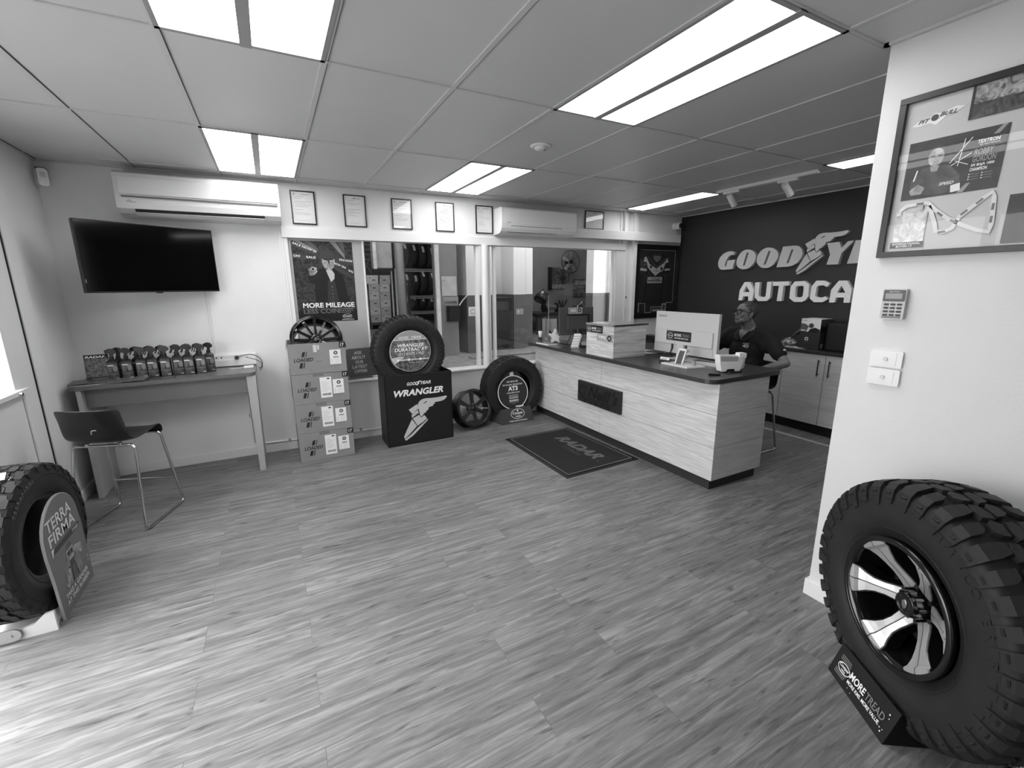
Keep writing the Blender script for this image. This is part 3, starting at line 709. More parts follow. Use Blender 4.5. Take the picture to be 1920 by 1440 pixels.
a.prism([(-1.40, 0), (-1.104, 0), (-1.104, .105), (-1.14, .10), (-1.18, .062), (-1.26, .045), (-1.33, .055), (-1.40, .10)], -.008, .008, 0, frame((0, 3.20, 0), (1, 0, 0), (0, 0, 1)))
a.box(-1.40, -1.12, 2.74, 3.20, .0, .012)
bs = obj('stand_base', a, mat('base_white', 196, .5), t)
a = MB().rprism(.17, .062, .03, 0, .008, 0, frame((-1.31, 2.725, .038), (1, 0, 0), (0, 0, 1))); obj('base_bracket', a, mat('bracket_grey', 150, .4), bs)
obj('base_screw', MB().cyl((-1.26, 2.725, .04), (-1.26, 2.712, .04), .005, n=10), M_chrome, bs)
# cards on the tyre
t = thing('card_stack', 'small stack of white cards on top of the left tyre', 'cards', (-1.26, 2.82, .76))
for k, (dx, dy, rz, z) in enumerate(((0, 0, .1, .766), (.03, .02, .5, .772), (-.02, -.01, -.25, .778), (.01, .01, .25, .784))):
    T2 = Matrix.Translation((-1.255+dx, 2.84+dy, z)) @ Matrix.Rotation(rz, 4, 'Z') @ Matrix.Rotation(rad(10), 4, 'X')
    a = MB().box(-.05, .05, -.035, .035, 0, .004, 0, T2); a.quad(-.03, .03, -.01, .012, .0045, 1, T2)
    obj('card', a, [M_paper, mat('card_print', 170, .6)], t)

# ---- 3. tyre standing in the black box
DC = (1.218, 4.625, .982)
make_tyre('tyre', 'rugged tyre standing in the top of the black display box', DC, -91, .378, .125, .215, 'mud', d=.012, n=24)
TD = axis_frame((1.214, 4.50, .995), -90)
t = thing('tyre_insert', 'round printed landscape insert filling the hole of the tyre on the black box', 'sign', (1.214, 4.51, .78))
obj('insert_disc', MB().prism(circle(.212, 64), -.012, 0, 0, TD), mat('insert_edge', 200, .5), t)
DI = lambda w0: [(x, y) for x, y in circle(.208, 64)]
a = MB(); a.poly([p for p in circle(.208, 96) if p[1] >= .118], .0012, 0, TD); a.poly([p for p in circle(.208, 96) if -.09 <= p[1] <= .123], .0012, 1, TD)
a.poly([p for p in circle(.208, 96) if p[1] <= -.086], .0012, 2, TD); a.poly([(-.2, -.06), (-.10, -.045), (-.07, -.058), (-.13, -.10), (-.17, -.12), (-.195, -.075)], .0016, 3, TD)
obj('printed_landscape', a, [mat('sky_print', 150, .4), photo_mat('hill_print', 60, 130, 14, 3, 2, pos=(.4, .62)), photo_mat('rock_print', 40, 120, 20, 3, 5, pos=(.4, .6)), mat('road_print', 190, .5)], t)
a = MB()
a.text(TD, 'GOOD', -.118, .133, .100, .022, 0, .003, .02, .25); a.text(TD, 'YEAR', .012, .133, .106, .022, 0, .003, .02, .25)
a.text(TD, 'WRANGLER', -.132, .045, .272, .036, 0, .003, .024, .25, 1.0); a.text(TD, 'DURATRAC RT', -.166, .002, .345, .036, 0, .003, .024, .25)
a.text(TD, 'GO EXPLORE', -.13, -.038, .272, .029, 1, .003, .02, .25)
for x in (-.135, -.025, .095): a.poly(circle(.013, 16, x, -.085), .003, 0, TD); 
for x in (-.11, 0.0, .118): a.quad(x, x+.05, -.084, -.078, .003, 1, TD); a.quad(x, x+.045, -.093, -.088, .003, 1, TD)
a.quad(-.02, .13, -.122, -.118, .003, 1, TD)
obj('insert_lettering', a, [M_print_w, mat('print_soft', 200, .5)], t)
# ================================================================ LEFT SIDE: stool, desk, screens, frames
def make_stool(name, label, loc, rz, group=None, shade=32):
    t = thing(name, label, 'stool', loc, rz, group)
    prof = [(.205, .590, .165), (.222, .606, .168), (.218, .628, .172), (.19, .642, .178), (.12, .640, .186), (.03, .628, .192), (-.06, .622, .196), (-.13, .628, .198), (-.172, .650, .198), (-.20, .70, .196), (-.22, .76, .193), (-.238, .82, .190), (-.262, .885, .194)]
    V = []; F = []; nx = 14
    for i, (y, z, hw) in enumerate(prof):
        for j in range(nx+1):
            s = -1+2*j/nx; x = s*hw
            back = max(0, (i-6)/6.0); dy = .055*back*abs(s)**2.2; dz = .022*(1-back)*abs(s)**3 if 2 < i < 9 else -.01*abs(s)**3*(1 if i < 3 else 0)
            if i >= 11: z2 = z-.008*abs(s)**8
            else: z2 = z
            V.append((x, y+dy, z2+dz))
    for i in range(len(prof)-1):
        for j in range(nx): F.append((i*(nx+1)+j, i*(nx+1)+j+1, (i+1)*(nx+1)+j+1, (i+1)*(nx+1)+j))
    a = MB(); a.add(V, F, 0, True)
    s = obj('seat_shell', a, mat('stool_shell', shade, .28, spec=.5), t, local=True)
    so = s.modifiers.new('th', 'SOLIDIFY'); so.thickness = .010; so.offset = 0
    s.modifiers.new('sub', 'SUBSURF').levels = 1
    hook = MB().tube(bend([(.055, -.238, .745), (.03, -.243, .745), (.03, -.246, .72)], .008), .004, 8)
    obj('grip_notch', hook, mat('pale_wear', 120, .4), t, local=True)
    for sx in (1, -1):
        P = bend([(sx*.06, -.125, .602), (sx*.188, -.125, .602), (sx*.225, -.225, .011), (sx*.225, .225, .011), (sx*.188, .150, .606), (sx*.06, .150, .606)], .035, 6)
        obj('sled_leg', MB().tube(P, .0095, 12), M_chrome, t, local=True)
    obj('foot_rest', MB().tube([(-.214, .201, .22), (.214, .201, .22)], .008, 10), M_chrome, t, local=True)
    a = MB().tube([(-.07, -.125, .602), (.07, -.125, .602)], .0095, 10).tube([(-.07, .150, .606), (.07, .150, .606)], .0095, 10)
    for sx in (1, -1): a.cyl((sx*.10, -.125, .604), (sx*.10, -.125, .622), .014, n=12).cyl((sx*.10, .150, .606), (sx*.10, .150, .63), .014, n=12)
    obj('cross_bar', a, M_chrome, t, local=True)
    return t
make_stool('bar_stool', 'dark plastic low-back stool on a chrome sled frame beside the wall desk', (-1.065, 3.96, 0), rad(-20))

# ---- desk
t = thing('wall_desk', 'narrow grey laminate desk against the wall under the television', 'desk', (-.8, 4.7, 0))
M_desk = wood_mat('desk_laminate', 92, 112, .3, 'x', .6)
P = [(-1.425, 4.935), (-1.425, 4.52)]+[(-1.375+.05*math.cos(rad(180+90*i/6)), 4.515+.05*math.sin(rad(180+90*i/6))) for i in range(7)]+[(-.25+.06*math.cos(rad(270+90*i/6)), 4.525+.06*math.sin(rad(270+90*i/6))) for i in range(7)]+[(-.19, 4.935)]
obj('desk_top', MB().prism(P, .888, .918), mat('desk_top', 98, .28), t, bevel=.004)
obj('apron', MB().box(-1.355, -.225, 4.535, 4.555, .735, .888), mat('desk_front', 112, .45), t)
obj('side_panel', MB().box(-1.387, -1.355, 4.47, 4.93, 0, .888), mat('desk_side', 165, .45), t, bevel=.002)
obj('side_panel', MB().box(-.235, -.203, 4.50, 4.93, 0, .888), mat('desk_side', 165, .45), t, bevel=.002)
obj('front_leg', MB().prism([(-.252, 0), (-.205, 0), (-.19, .888), (-.262, .888)], -4.512, -4.482, 0, frame((0, 0, 0), (1, 0, 0), (0, 0, 1)).copy() if False else Matrix(((1, 0, 0, 0), (0, 0, -1, 0), (0, 1, 0, 0), (0, 0, 0, 1)))), mat('desk_side', 165, .45), t)
# ---- things on the desk
M_lbl = photo_mat('bottle_label', 28, 80, 30, 2)
def make_bottle(label):
    t = thing('spray_bottle', label, 'spray bottle', (0, 0, 0), 0, 'spray bottles on the wall desk')
    a = MB()
    for (w, d, z0, z1, w2, d2) in ((.074, .046, 0, .150, .070, .046),):
        a.rprism(w, d, .010, z0, z1, 0)
    # tapered shoulder
    Pb = rrect(.074, .046, .010); Pt = rrect(.030, .030, .014); n = len(Pb)
    a.add([(x, y, .150) for x, y in Pb]+[(x, y, .170) for x, y in Pt], [(i, (i+1) % n, n+(i+1) % n, n+i) for i in range(n)]+[tuple(range(n, 2*n))], 0, True)
    obj('bottle_body', a, mat('bottle_plastic', 30, .3), t, local=True)
    T = frame((0, -.0235, 0), (1, 0, 0), (0, 0, 1))
    T = T @ Matrix.Diagonal((1, 1.16, 1, 1))
    a = MB().quad(-.034, .034, .006, .124, .0006, 0, T).quad(-.030, .008, .100, .110, .0012, 1, T)
    for k in range(4): a.quad(-.030, -.004-.004*(k % 2), .088-.009*k, .092-.009*k, .0012, 2, T)
    a.poly(circle(.015, 12, .016, .085, ry=.024), .0011, 2, T); a.quad(-.033, .033, .044, .047, .0012, 2, T); a.quad(.008, .030, .012, .016, .0012, 1, T)
    obj('bottle_label', a, [M_lbl, mat('label_white', 205, .4), mat('label_mid', 125, .4)], t, local=True)
    a = MB().cyl((0, 0, .166), (0, 0, .190), .016, n=16)
    S = [(-.030, .236), (-.038, .226), (-.034, .212), (-.008, .204), (-.009, .174), (.012, .174), (.014, .196), (.034, .206), (.034, .222), (.020, .240), (-.005, .246)]
    a.prism(S, -.009, .009, 0, frame((0, 0, .012), (1, 0, 0), (0, 0, 1)))
    h = obj('trigger_head', a, M_blk, t, local=True, bevel=.002)
    a = MB().tube([(-.024, 0, .228), (-.032, 0, .215), (-.036, 0, .200), (-.046, 0, .190)], .0045, 6)
    obj('trigger', a, M_blk, h, local=True)
    return t
b0 = make_bottle('')
ords = ['left end', 'second from the left', 'third from the left', 'fourth from the left', 'fourth from the right', 'third from the right', 'second from the right', 'right end']
xs = [-1.187, -1.098, -1.004, -.930, -.843, -.756, -.680, -.594]
for i, x in enumerate(xs):
    o = b0 if i == 0 else copy_tree(b0)
    o.location = (x, 4.67+.004*(i % 3), .9185); o.rotation_euler = (0, 0, rad([0, 4, -3, 2, -2, 3, 0, -2][i]))
    o['label'] = 'spray bottle in the front row on the desk, '+ords[i]
xb = [-1.18, -1.06, -.972, -.890, -.79, -.712, -.634, -.556]
for i, x in enumerate(xb[:8]):
    o = copy_tree(b0); o.location = (x+.018, 4.74, .9185); o.rotation_euler = (0, 0, rad([8, -6, 3, 0, 5, -4, 2, 6][i]))
    o['label'] = 'spray bottle in the back row on the desk, '+ords[i]
t = thing('counter_card', 'small printed card headed RADAR standing left of the spray bottles', 'sign', (-1.29, 4.66, .919))
T = frame((-1.362, 4.665, .919), (1, .02, 0), (0, .12, 1))
obj('card_board', MB().box(0, .15, 0, .215, -.006, 0, 0, T), M_print_k, t)
a = MB().quad(.003, .147, .035, .180, .001, 0, T); a.text(T, 'RADAR', .008, .187, .128, .018, 1, .002, .03, .2); a.text(T, 'powered', .03, .012, .10, .016, 1, .002, .0, .2)
obj('card_print', a, [photo_mat('tread_print', 35, 120, 25, 3, 4), M_print_w], t)
t = thing('magazine_pile', 'spread of magazines on the left front of the desk', 'magazines', (-1.2, 4.58, .919))
for k, (x, y, r, z, w_, m_) in enumerate(((-1.27, 4.60, .08, .919, .30, M_paper), (-1.10, 4.585, -.05, .927, .28, photo_mat('mag_a', 40, 120, 9, 3, 3)), (-1.30, 4.585, .12, .933, .27, photo_mat('mag_b', 45, 95, 7, 2, 9)))):
    T = Matrix.Translation((x, y, z)) @ Matrix.Rotation(r, 4, 'Z')
    obj('magazine', MB().box(-w_/2, w_/2, -.10, .10, 0, .006, 0, T), m_, t)
t = thing('leaflet', 'single dark leaflet lying in front of the middle spray bottles', 'leaflet', (-.86, 4.56, .919))
T = Matrix.Translation((-.87, 4.565, .9185)) @ Matrix.Rotation(.15, 4, 'Z')
a = MB().box(-.10, .10, -.055, .055, 0, .0015, 0, T).quad(.0, .09, -.012, -.004, .002, 1, T)
obj('leaflet_sheet', a, [mat('leaflet_dark', 62, .4), M_print_w], t)
t = thing('power_trunking', 'white socket trunking on the wall at the right end of the desk', 'power outlet', (-.36, 4.93, .92))
obj('trunking_body', MB().box(-.53, -.185, 4.905, YB, .925, .985), M_white, t, bevel=.003)
obj('socket_strip', MB().box(-.53, -.185, 4.925, YB, .985, 1.028), M_white, t, bevel=.003)
a = MB(); T = BACK(0, 4.9245, 0)
for x in (-.505, -.465): a.poly(circle(.007, 12, x, 1.006), .0005, 0, T)
for k in range(9): a.quad(-.43+.022*k, -.425+.022*k, 1.0, 1.008, .0005, 1, T)
obj('socket_holes', a, [M_blk, M_grey], t)
t = thing('black_cable', 'black power cable looping off the right end of the desk', 'cable', (-.17, 4.88, .9))
a = MB().tube(bend([(-.34, 4.9, 1.0), (-.29, 4.86, 1.025), (-.22, 4.84, 1.035), (-.15, 4.82, 1.0), (-.128, 4.80, .95), (-.150, 4.78, .905), (-.168, 4.80, .90)], .03, 5), .0035, 8)
a.tube(bend([(-.27, 4.9, 1.0), (-.20, 4.85, .985), (-.150, 4.83, .96), (-.13, 4.80, .92), (-.16, 4.78, .88)], .03, 5), .003, 8)
obj('cable_run', a, M_blk, t)
obj('plug', MB().box(-.355, -.325, 4.87, 4.925, .988, 1.018), M_blk, t, bevel=.004)
t = thing('white_adapter', 'white plug adapter with its lead lying on the right of the desk', 'adapter', (-.24, 4.75, .919))
obj('adapter_body', MB().box(-.285, -.205, 4.72, 4.79, .919, .938), M_white, t, bevel=.004)
obj('adapter_lead', MB().tube([(-.285, 4.75, .925), (-.32, 4.76, .922), (-.37, 4.75, .922), (-.40, 4.77, .922)], .003, 6), M_white, t)
# conduits
t = thing('conduit_pipe', 'painted pipe running down behind the desk and along the wall base', 'pipe', (-.2, 4.95, 0))
obj('pipe_run', MB().tube(bend([(-.30, YB-.012, .90), (-.30, YB-.012, .13), (-.26, YB-.012, .105), (.0, YB-.012, .10), (.70, YB-.012, .085), (1.62, YB-.012, .075)], .04, 6), .010, 10), M_white, t)
for x in (-.30, .02, .73): obj('pipe_clip', MB().box(x-.012, x+.012, YB-.026, YB, .088 if x > -.2 else .40, .118 if x > -.2 else .43), M_chrome, t, bevel=.002)
a = MB().box(-.545, -.525, YB-.012, YB, .92, 1.66).box(-.510, -.503, YB-.008, YB, .92, 1.66)
obj('cable_duct', a, M_wall, label='narrow painted cable duct between the television and the desk', cat='cable duct')

# ---- television on a swivel bracket
t = thing('television', 'black flat television angled out on a wall bracket, switched off', 'television', (-.79, 4.64, 1.62))
u = Vector((.79, .48, 0)).normalized(); T = frame((-.79, 4.64, 1.878), u, (-.03*u.y*0, 0, 1))
obj('tv_body', MB().box(-.462, .462, -.262, .262, -.045, 0, 0, T).box(-.25, .25, -.2, .1, -.075, -.04, 0, T), M_blk, t, bevel=.004)
obj('tv_screen', MB().quad(-.453, .453, -.250, .255, .0012, 0, T), mat('tv_screen', 9, .07, spec=.35), t)
obj('tv_logo', MB().box(-.02, .02, -.27, -.262, -.02, .001, 0, T), M_blk, t)
obj('status_light', MB().quad(-.452, -.446, -.19, -.165, .002, 0, T), mat('tv_mark', 120, .4), t)
obj('wall_bracket', MB().tube([(-.79, 4.70, 1.85), (-.62, 4.84, 1.85), (-.78, 4.95, 1.85)], .022, 8).box(-.88, -.68, 4.95, YB, 1.72, 1.98), M_blk, t)

# ---- air conditioners
M_ac = mat('ac_casing', 205, .3); M_ac2 = mat('ac_casing_small', 236, .3)
t = thing('air_conditioner', 'long old split air conditioner on the wall above the television', 'air conditioner', (-.4, 4.85, 2.2))
TX = Matrix(((0, 0, 1, 0), (1, 0, 0, 0), (0, 1, 0, 0), (0, 0, 0, 1)))   # (a,b,c) -> (x=c, y=a, z=b)
prof = [(YB, 2.555), (4.80, 2.555), (4.745, 2.535), (4.735, 2.50), (4.725, 2.31), (4.735, 2.268), (4.77, 2.235), (4.83, 2.215), (YB, 2.215)]
obj('casing', MB().prism(prof, -.985, .165, 0, TX), M_ac, t, bevel=.006)
obj('front_panel', MB().prism([(4.742, 2.505), (4.728, 2.505), (4.717, 2.375), (4.735, 2.375)], -.955, .150, 0, TX), M_ac, t, bevel=.002)
obj('panel_groove', MB().box(-.945, .145, 4.7145, 4.723, 2.352, 2.362), mat('ac_groove_grey', 90, .5), t)  # darker grey strip on the casing marks the groove line
obj('outlet', MB().prism([(4.7325, 2.2655), (4.7605, 2.2385), (4.764, 2.242), (4.736, 2.269)], -.875, .035, 0, TX), mat('ac_slot', 45, .6), t)
obj('louvre', MB().prism([(4.742, 2.244), (4.738, 2.241), (4.772, 2.219), (4.776, 2.223)], -.875, .035, 0, TX), M_ac, t)
a = MB(); a.text(BACK(-.27, 4.716, 2.372), 'HITACHI', 0, .0, .05, .009, 0, .001); a.poly(circle(.004, 8, -.30, 2.338), .0, 0, BACK(0, 4.716, 0))
a.tube([(-.92, 4.722, 2.315), (-.90, 4.722, 2.33), (-.885, 4.722, 2.328), (-.90, 4.722, 2.318), (-.86, 4.722, 2.316)], .0016, 5)
obj('ac_markings', a, M_print_g, t)
t = thing('air_conditioner', 'smaller white split air conditioner on the wall above the right window', 'air conditioner', (2.9, 4.85, 2.2))
prof = [(YB, 2.515), (4.76, 2.515), (4.745, 2.50), (4.742, 2.34), (4.752, 2.29), (4.775, 2.255), (4.82, 2.232), (YB, 2.228)]
obj('casing', MB().prism(prof, 2.405, 3.44, 0, TX), M_ac2, t, bevel=.008, seg=3)
fl_ = MB()
A_ = [(2.53, 4.7475, 2.315), (3.22, 4.7475, 2.315), (3.16, 4.781, 2.248), (2.50, 4.781, 2.248)]
for i in range(4): fl_.tube([Vector(A_[i])+Vector((0, -.001, 0)), Vector(A_[(i+1) % 4])+Vector((0, -.001, 0))], .0022, 5)
obj('louvre', fl_, mat('ac_line', 60, .5), t)
a = MB(); a.text(BACK(2.47, 4.7405, 2.345), 'DAIKIN', 0, 0, .05, .010, 0, .001, .02); obj('ac_markings', a, M_print_g, t)

# ---- framed certificates
def certificate(x0, x1, z0, z1, label, seed, lines=12):
    t = thing('framed_certificate', label, 'picture frame', ((x0+x1)/2, YB, z0), 0, 'framed certificates on the back wall')
    T = BACK(x0, YB, z0); w_, h_ = x1-x0, z1-z0
    a = MB(); e = .010
    a.box(0, w_, 0, e, 0, .018, 0, T).box(0, w_, h_-e, h_, 0, .018, 0, T).box(0, e, e, h_-e, 0, .018, 0, T).box(w_-e, w_, e, h_-e, 0, .018, 0, T)
    obj('frame', a, M_blk, t)
    obj('paper', MB().box(e, w_-e, e, h_-e, 0, .008, 0, T), M_paper, t)
    r = random.Random(seed); a = MB(); y = h_-.055
    a.poly(circle(.007, 10, e+.025 if seed % 2 else w_/2, h_-.032), .0088, 0, T); a.quad(w_*.4, w_*.75, h_-.036, h_-.032, .0088, 0, T)
    for k in range(lines):
        if r.random() < .2: y -= .012; continue
        x_ = e+.022+(r.random()*.02 if r.random() < .3 else 0); a.quad(x_, x_+(w_-2*e-.05)*(.35+.65*r.random()), y, y+.0022, .0088, 0, T); y -= .0155
        if y < .06: break
    a.quad(e+.03, w_*.7, .035, .0365, .0088, 0, T)
    obj('certificate_print', a, mat('cert_print', 130, .6), t)
    obj('cover_glass', MB().box(e, w_-e, e, h_-e, .0125, .0145, 0, T), M_glass, t)
    return t
for i, (x0, nm) in enumerate(((.268, 'beside the long air conditioner'), (.744, 'second from the left, over the poster'), (1.221, 'third from the left in the row'), (1.701, 'fourth from the left in the row'), (2.180, 'close to the left side of the small air conditioner'))):
    certificate(x0, x0+.215, 2.241, 2.546, 'black framed certificate, '+nm, 3+i)
certificate(3.732, 4.038, 2.364, 2.592, 'landscape black framed certificate to the right of the small air conditioner', 12, 7)
# ---- motion sensor in the corner
t = thing('motion_sensor', 'white motion sensor high in the left corner of the room', 'sensor', (-1.43, 4.88, 2.4))
T = frame((-1.435, 4.885, 2.475), (.8, .6, 0), (0, 0, 1))
obj('sensor_body', MB().rprism(.062, .125, .02, -.02, .032, 0, T), M_white, t, bevel=.004)
obj('sensor_lens', MB().quad(-.016, .016, .0, .035, .0335, 0, T), mat('sensor_lens', 190, .2), t)
obj('sensor_bracket', MB().box(-1.46, -1.41, 4.88, 4.95, 2.52, 2.55), M_grey, t)
# ================================================================ BACK WALL DISPLAYS
# ---- sale poster
t = thing('sale_poster', 'dark poster reading MORE MILEAGE LESS COIN stuck on the backed window panel', 'poster', (.51, YB+.03, 1.3))
PX, PZ, PW, PH = .232, 1.300, .568, .792
T = BACK(PX, YB+.030, PZ)
obj('poster_sheet', MB().box(0, PW, 0, PH, -.0, .0015, 0, T), photo_mat('poster_bg', 24, 66, 12, 3, 1.5, .3), t)
a = MB(); z = .0022
def PP(pts, mi, dz=0): a.poly([(p/1000*PW, (1000-q)/1000*PH) for p, q in pts], z+dz, mi, T)
# pale rays behind the head
PP([(40, 0), (130, 0), (400, 110), (400, 150)], 1); PP([(180, 0), (300, 0), (420, 90), (420, 130)], 2, .0001); PP([(620, 0), (720, 0), (860, 160), (860, 210)], 1); PP([(740, 0), (850, 0), (870, 150)], 2, .0001)
# tape bands
PP([(0, 10), (60, 5), (420, 150), (400, 185), (0, 60)], 3, .0002); PP([(0, 165), (390, 185), (390, 225), (0, 210)], 3, .0002); PP([(700, 190), (1000, 235), (1000, 300), (700, 250)], 3, .0002); PP([(620, 260), (1000, 430), (1000, 480), (600, 310)], 3, .0002)
# plain figure in a dark coat with one arm forward
PP([(330, 350), (470, 330), (660, 330), (800, 420), (880, 760), (300, 760), (320, 520)], 4, .0004)
PP([(250, 400), (340, 330), (470, 360), (420, 500), (290, 530), (215, 470)], 4, .0006)
PP([(520, 350), (620, 350), (660, 400), (650, 460), (590, 500), (560, 440)], 5, .0007)
PP([(540, 480), (650, 480), (700, 760), (500, 760)], 6, .0006)
for k in range(5): a.poly(circle(.004, 8, .60*PW, PH*(.44-.045*k)), z+.0009, 7, T)
a.poly(circle(.062, 24, .575*PW, PH*(1-.235), ry=.092), z+.0008, 7, T)      # face
a.poly(circle(.070, 24, .565*PW, PH*(1-.165), ry=.055), z+.0009, 3, T)      # short grey hair, forehead line
PP([(470, 190), (520, 150), (640, 150), (690, 200), (670, 215), (590, 200), (500, 212)], 3, .0010)
PP([(505, 215), (560, 208), (562, 222), (508, 228)], 4, .0011); PP([(600, 208), (655, 214), (652, 228), (602, 222)], 4, .0011)
PP([(570, 225), (592, 225), (600, 265), (562, 265)], 6, .0011); PP([(530, 285), (625, 285), (600, 302), (555, 302)], 1, .0012)
PP([(235, 340), (290, 310), (370, 320), (380, 370), (330, 410), (250, 420)], 7, .0010); PP([(290, 330), (325, 325), (330, 352), (295, 356)], 4, .0011)
for k in range(3): PP([(255, 372+16*k), (350, 362+16*k), (350, 366+16*k), (255, 376+16*k)], 6, .0012)
PP([(0, 860), (1000, 850), (1000, 1000), (0, 1000)], 4, .0005)
obj('poster_picture', a, [M_print_k, mat('ray_pale', 130, .4), mat('ray_mid', 90, .4), mat('tape_grey', 62, .4), mat('coat_dark', 20, .4), mat('shirt_pale', 190, .4), mat('vest_mid', 48, .4), photo_mat('face_print', 110, 190, 26, 1.5, 3)], t)
a = MB(); z = .0045
a.text(T, 'MORE MILEAGE', .050, .140, .495, .050, 0, z, .026); a.text(T, 'LESS COIN', .052, .082, .335, .046, 1, z, .022)
for r in range(3):
    for k in range(8-(r == 2)): a.poly([(.40+.018*k-.006*r+q*.0048*math.cos(rad(90+w*36)), .122-.017*r+q*.0048*math.sin(rad(90+w*36))) for w in range(10) for q in ((1 if w % 2 == 0 else .45),)], z, 0, T)
a.poly(circle(.047, 30, .465, .045, ry=.024), z, 0, T); a.poly(circle(.044, 30, .465, .045, ry=.021), z+.0004, 2, T)
a.text(T, 'Cooper', .428, .034, .074, .022, 0, z+.0008, .03); a.quad(.41, .53, .010, .014, z, 0, T)
R_ = lambda x, y, d: T @ Matrix.Translation((x, y, 0)) @ Matrix.Rotation(rad(d), 4, 'Z')
a.text(R_(.012, .762, -22), 'SALE NOW O', 0, 0, .22, .022, 0, z, .018); a.text(R_(.01, .638, -2), 'ON!', 0, 0, .06, .022, 0, z, .018); a.text(R_(.125, .628, -3), 'SALE', 0, 0, .085, .022, 0, z, .018)
a.text(R_(.43, .610, -8), 'SALE NOW', 0, 0, .13, .022, 0, z, .018); a.text(R_(.375, .575, -24), 'NOW ON!', 0, 0, .12, .022, 0, z, .018); a.text(R_(.51, .505, -24), 'SAL', 0, 0, .055, .022, 0, z, .018)
obj('poster_lettering', a, [M_print_w, mat('letter_mid', 105, .4), M_print_k], t)
# ---- "ask about" card
t = thing('offer_card', 'grey rounded card reading ASK ABOUT OUR LATEST OFFER behind the black display box', 'sign', (.80, 4.95, .67))
T = frame((.655, 4.955, .690), (1, 0, .02), (-.02, .06, 1))
obj('card_board', MB().rprism(.32, .31, .02, -.004, 0, 0, T, .16, .155), mat('card_grey', 82, .45), t)
a = MB()
for s, x, y, w_ in (('ASK', .075, .245, .085), ('ABOUT', .045, .195, .145), ('OUR', .080, .145, .085), ('LATEST', .045, .095, .155), ('OFFER', .062, .045, .135)): a.text(T, s, x, y, w_, .035, 0, .001, .02)
obj('card_lettering', a, mat('card_text', 190, .5), t)

# ---- stacked cartons
M_card = mat('cardboard', 132, .6, noise=.06, nscale=6); M_tapeb = mat('parcel_tape', 120, .25); M_crate = mat('carton_print', 26, .5)
def carton(x, y, z, rz, label, openbox=False, shipping=True, sm=0.0):
    W, D, Hh = .492, .43, .284
    t = thing('wheel_carton', label, 'cardboard box', (x, y, z), rz, 'stacked wheel cartons')
    a = MB(); e = .004
    if openbox:
        a.box(-W/2, W/2, -D/2, -D/2+e, 0, Hh).box(-W/2, W/2, D/2-e, D/2, 0, Hh).box(-W/2, -W/2+e, -D/2, D/2, 0, Hh).box(W/2-e, W/2, -D/2, D/2, 0, Hh).box(-W/2, W/2, -D/2, D/2, 0, e)
    else: a.box(-W/2, W/2, -D/2, D/2, 0, Hh)
    o = obj('carton_walls', a, M_card, t, local=True, bevel=.003)
    T = frame((-W/2, -D/2, 0), (1, 0, 0), (0, 0, 1))
    # artwork
    a = MB(); z_ = .0015
    a.text(T, 'LOADED', .038, .118, .165, .034, 0, z_, .02, .25)
    for x0, w_ in ((.105, .024), (.138, .008)):
        a.add([(x0, .162, z_), (x0+w_, .162, z_), (x0+w_+.012, .212, z_), (x0+.012, .205, z_)], [(0, 1, 2, 3)], 0, False, T)
        a.add([(x0-.026, .058, z_), (x0+w_-.026, .058, z_), (x0+w_-.014, .108, z_), (x0-.014, .108, z_)], [(0, 1, 2, 3)], 0, False, T)
    a.quad(.27, .44, .060, .063, z_, 2, T); a.quad(.27, .40, .050, .052, z_, 2, T)
    obj('printed_artwork', a, [M_crate, M_print_w, M_print_g], t, local=True)
    a = MB(); a.quad(W-.055, W, Hh-.055, Hh-.002, z_, 0, T); a.text(T, '17', W-.043, Hh-.044, .030, .030, 1, z_+.001, .01)
    obj('size_mark', a, [M_crate, M_print_w, M_print_g], t, local=True)
    def lab(nm, x0, y0, w_, h_, kind):
        b = MB().quad(x0, x0+w_, y0, y0+h_, .002, 0, T)
        if kind == 'tyre':
            cx, cy = x0+w_*.55, y0+h_-.030
            b.lathe([(.009, .0026), (.018, .0026)], 20, 1, T @ Matrix.Translation((cx, cy, 0))).poly(circle(.004, 10, cx, cy), .0026, 1, T)
            b.quad(x0+.03, x0+w_-.02, y0+h_*.44, y0+h_*.54, .0026, 2, T)
            for k in range(4): b.quad(x0+.012, x0+.025, y0+.01+.012*k, y0+.013+.012*k, .0026, 2, T); b.quad(x0+.04, x0+w_-.015, y0+.01+.012*k, y0+.0115+.012*k, .0026, 2, T)
        else:
            b.quad(x0+w_*.62, x0+w_*.85, y0+h_-.022, y0+h_-.010, .0026, 1, T)
            for k in range(7): b.quad(x0+.012, x0+w_*(.5+.4*((k*37) % 10)/10), y0+h_-.045-.015*k, y0+h_-.043-.015*k, .0026, 2, T)
            for k in range(14): b.quad(x0+.016+.0055*k, x0+.019+.0055*k, y0+.02, y0+.042, .0026, 1, T)
        obj(nm, b, [M_paper, M_print_k, mat('label_grey', 150, .5)], t, local=True)
    lab('product_label', W-.145, .075, .098, .138, 'tyre')
    if shipping:
        lab('shipping_label', .225+sm, .045, .102, .198, 'ship')
        obj('parcel_tape', MB().box(.18, .275, Hh-.028, Hh+.0015, -.001, .001, 0, T).box(-W/2+.18, -W/2+.275, -D/2, D/2, Hh-.0005, Hh+.001), M_tapeb, t, local=True)
    if openbox:
        f = MB().quad(.21, .24, .20, .268, .0018, 0, T).quad(.245, .262, .222, .265, .0018, 0, T); obj('torn_patch', f, mat('torn_paper', 200, .7), t, local=True)
        for sx in (-1, 1): obj('carton_flap', MB().add([(sx*W/2, -D/2, Hh), (sx*(W/2+.004), D/2, Hh), (sx*(W/2+.012), D/2, Hh-.06), (sx*(W/2+.012), -D/2, Hh-.06)], [(0, 1, 2, 3), (3, 2, 1, 0)]), M_card, t, local=True)
    return t
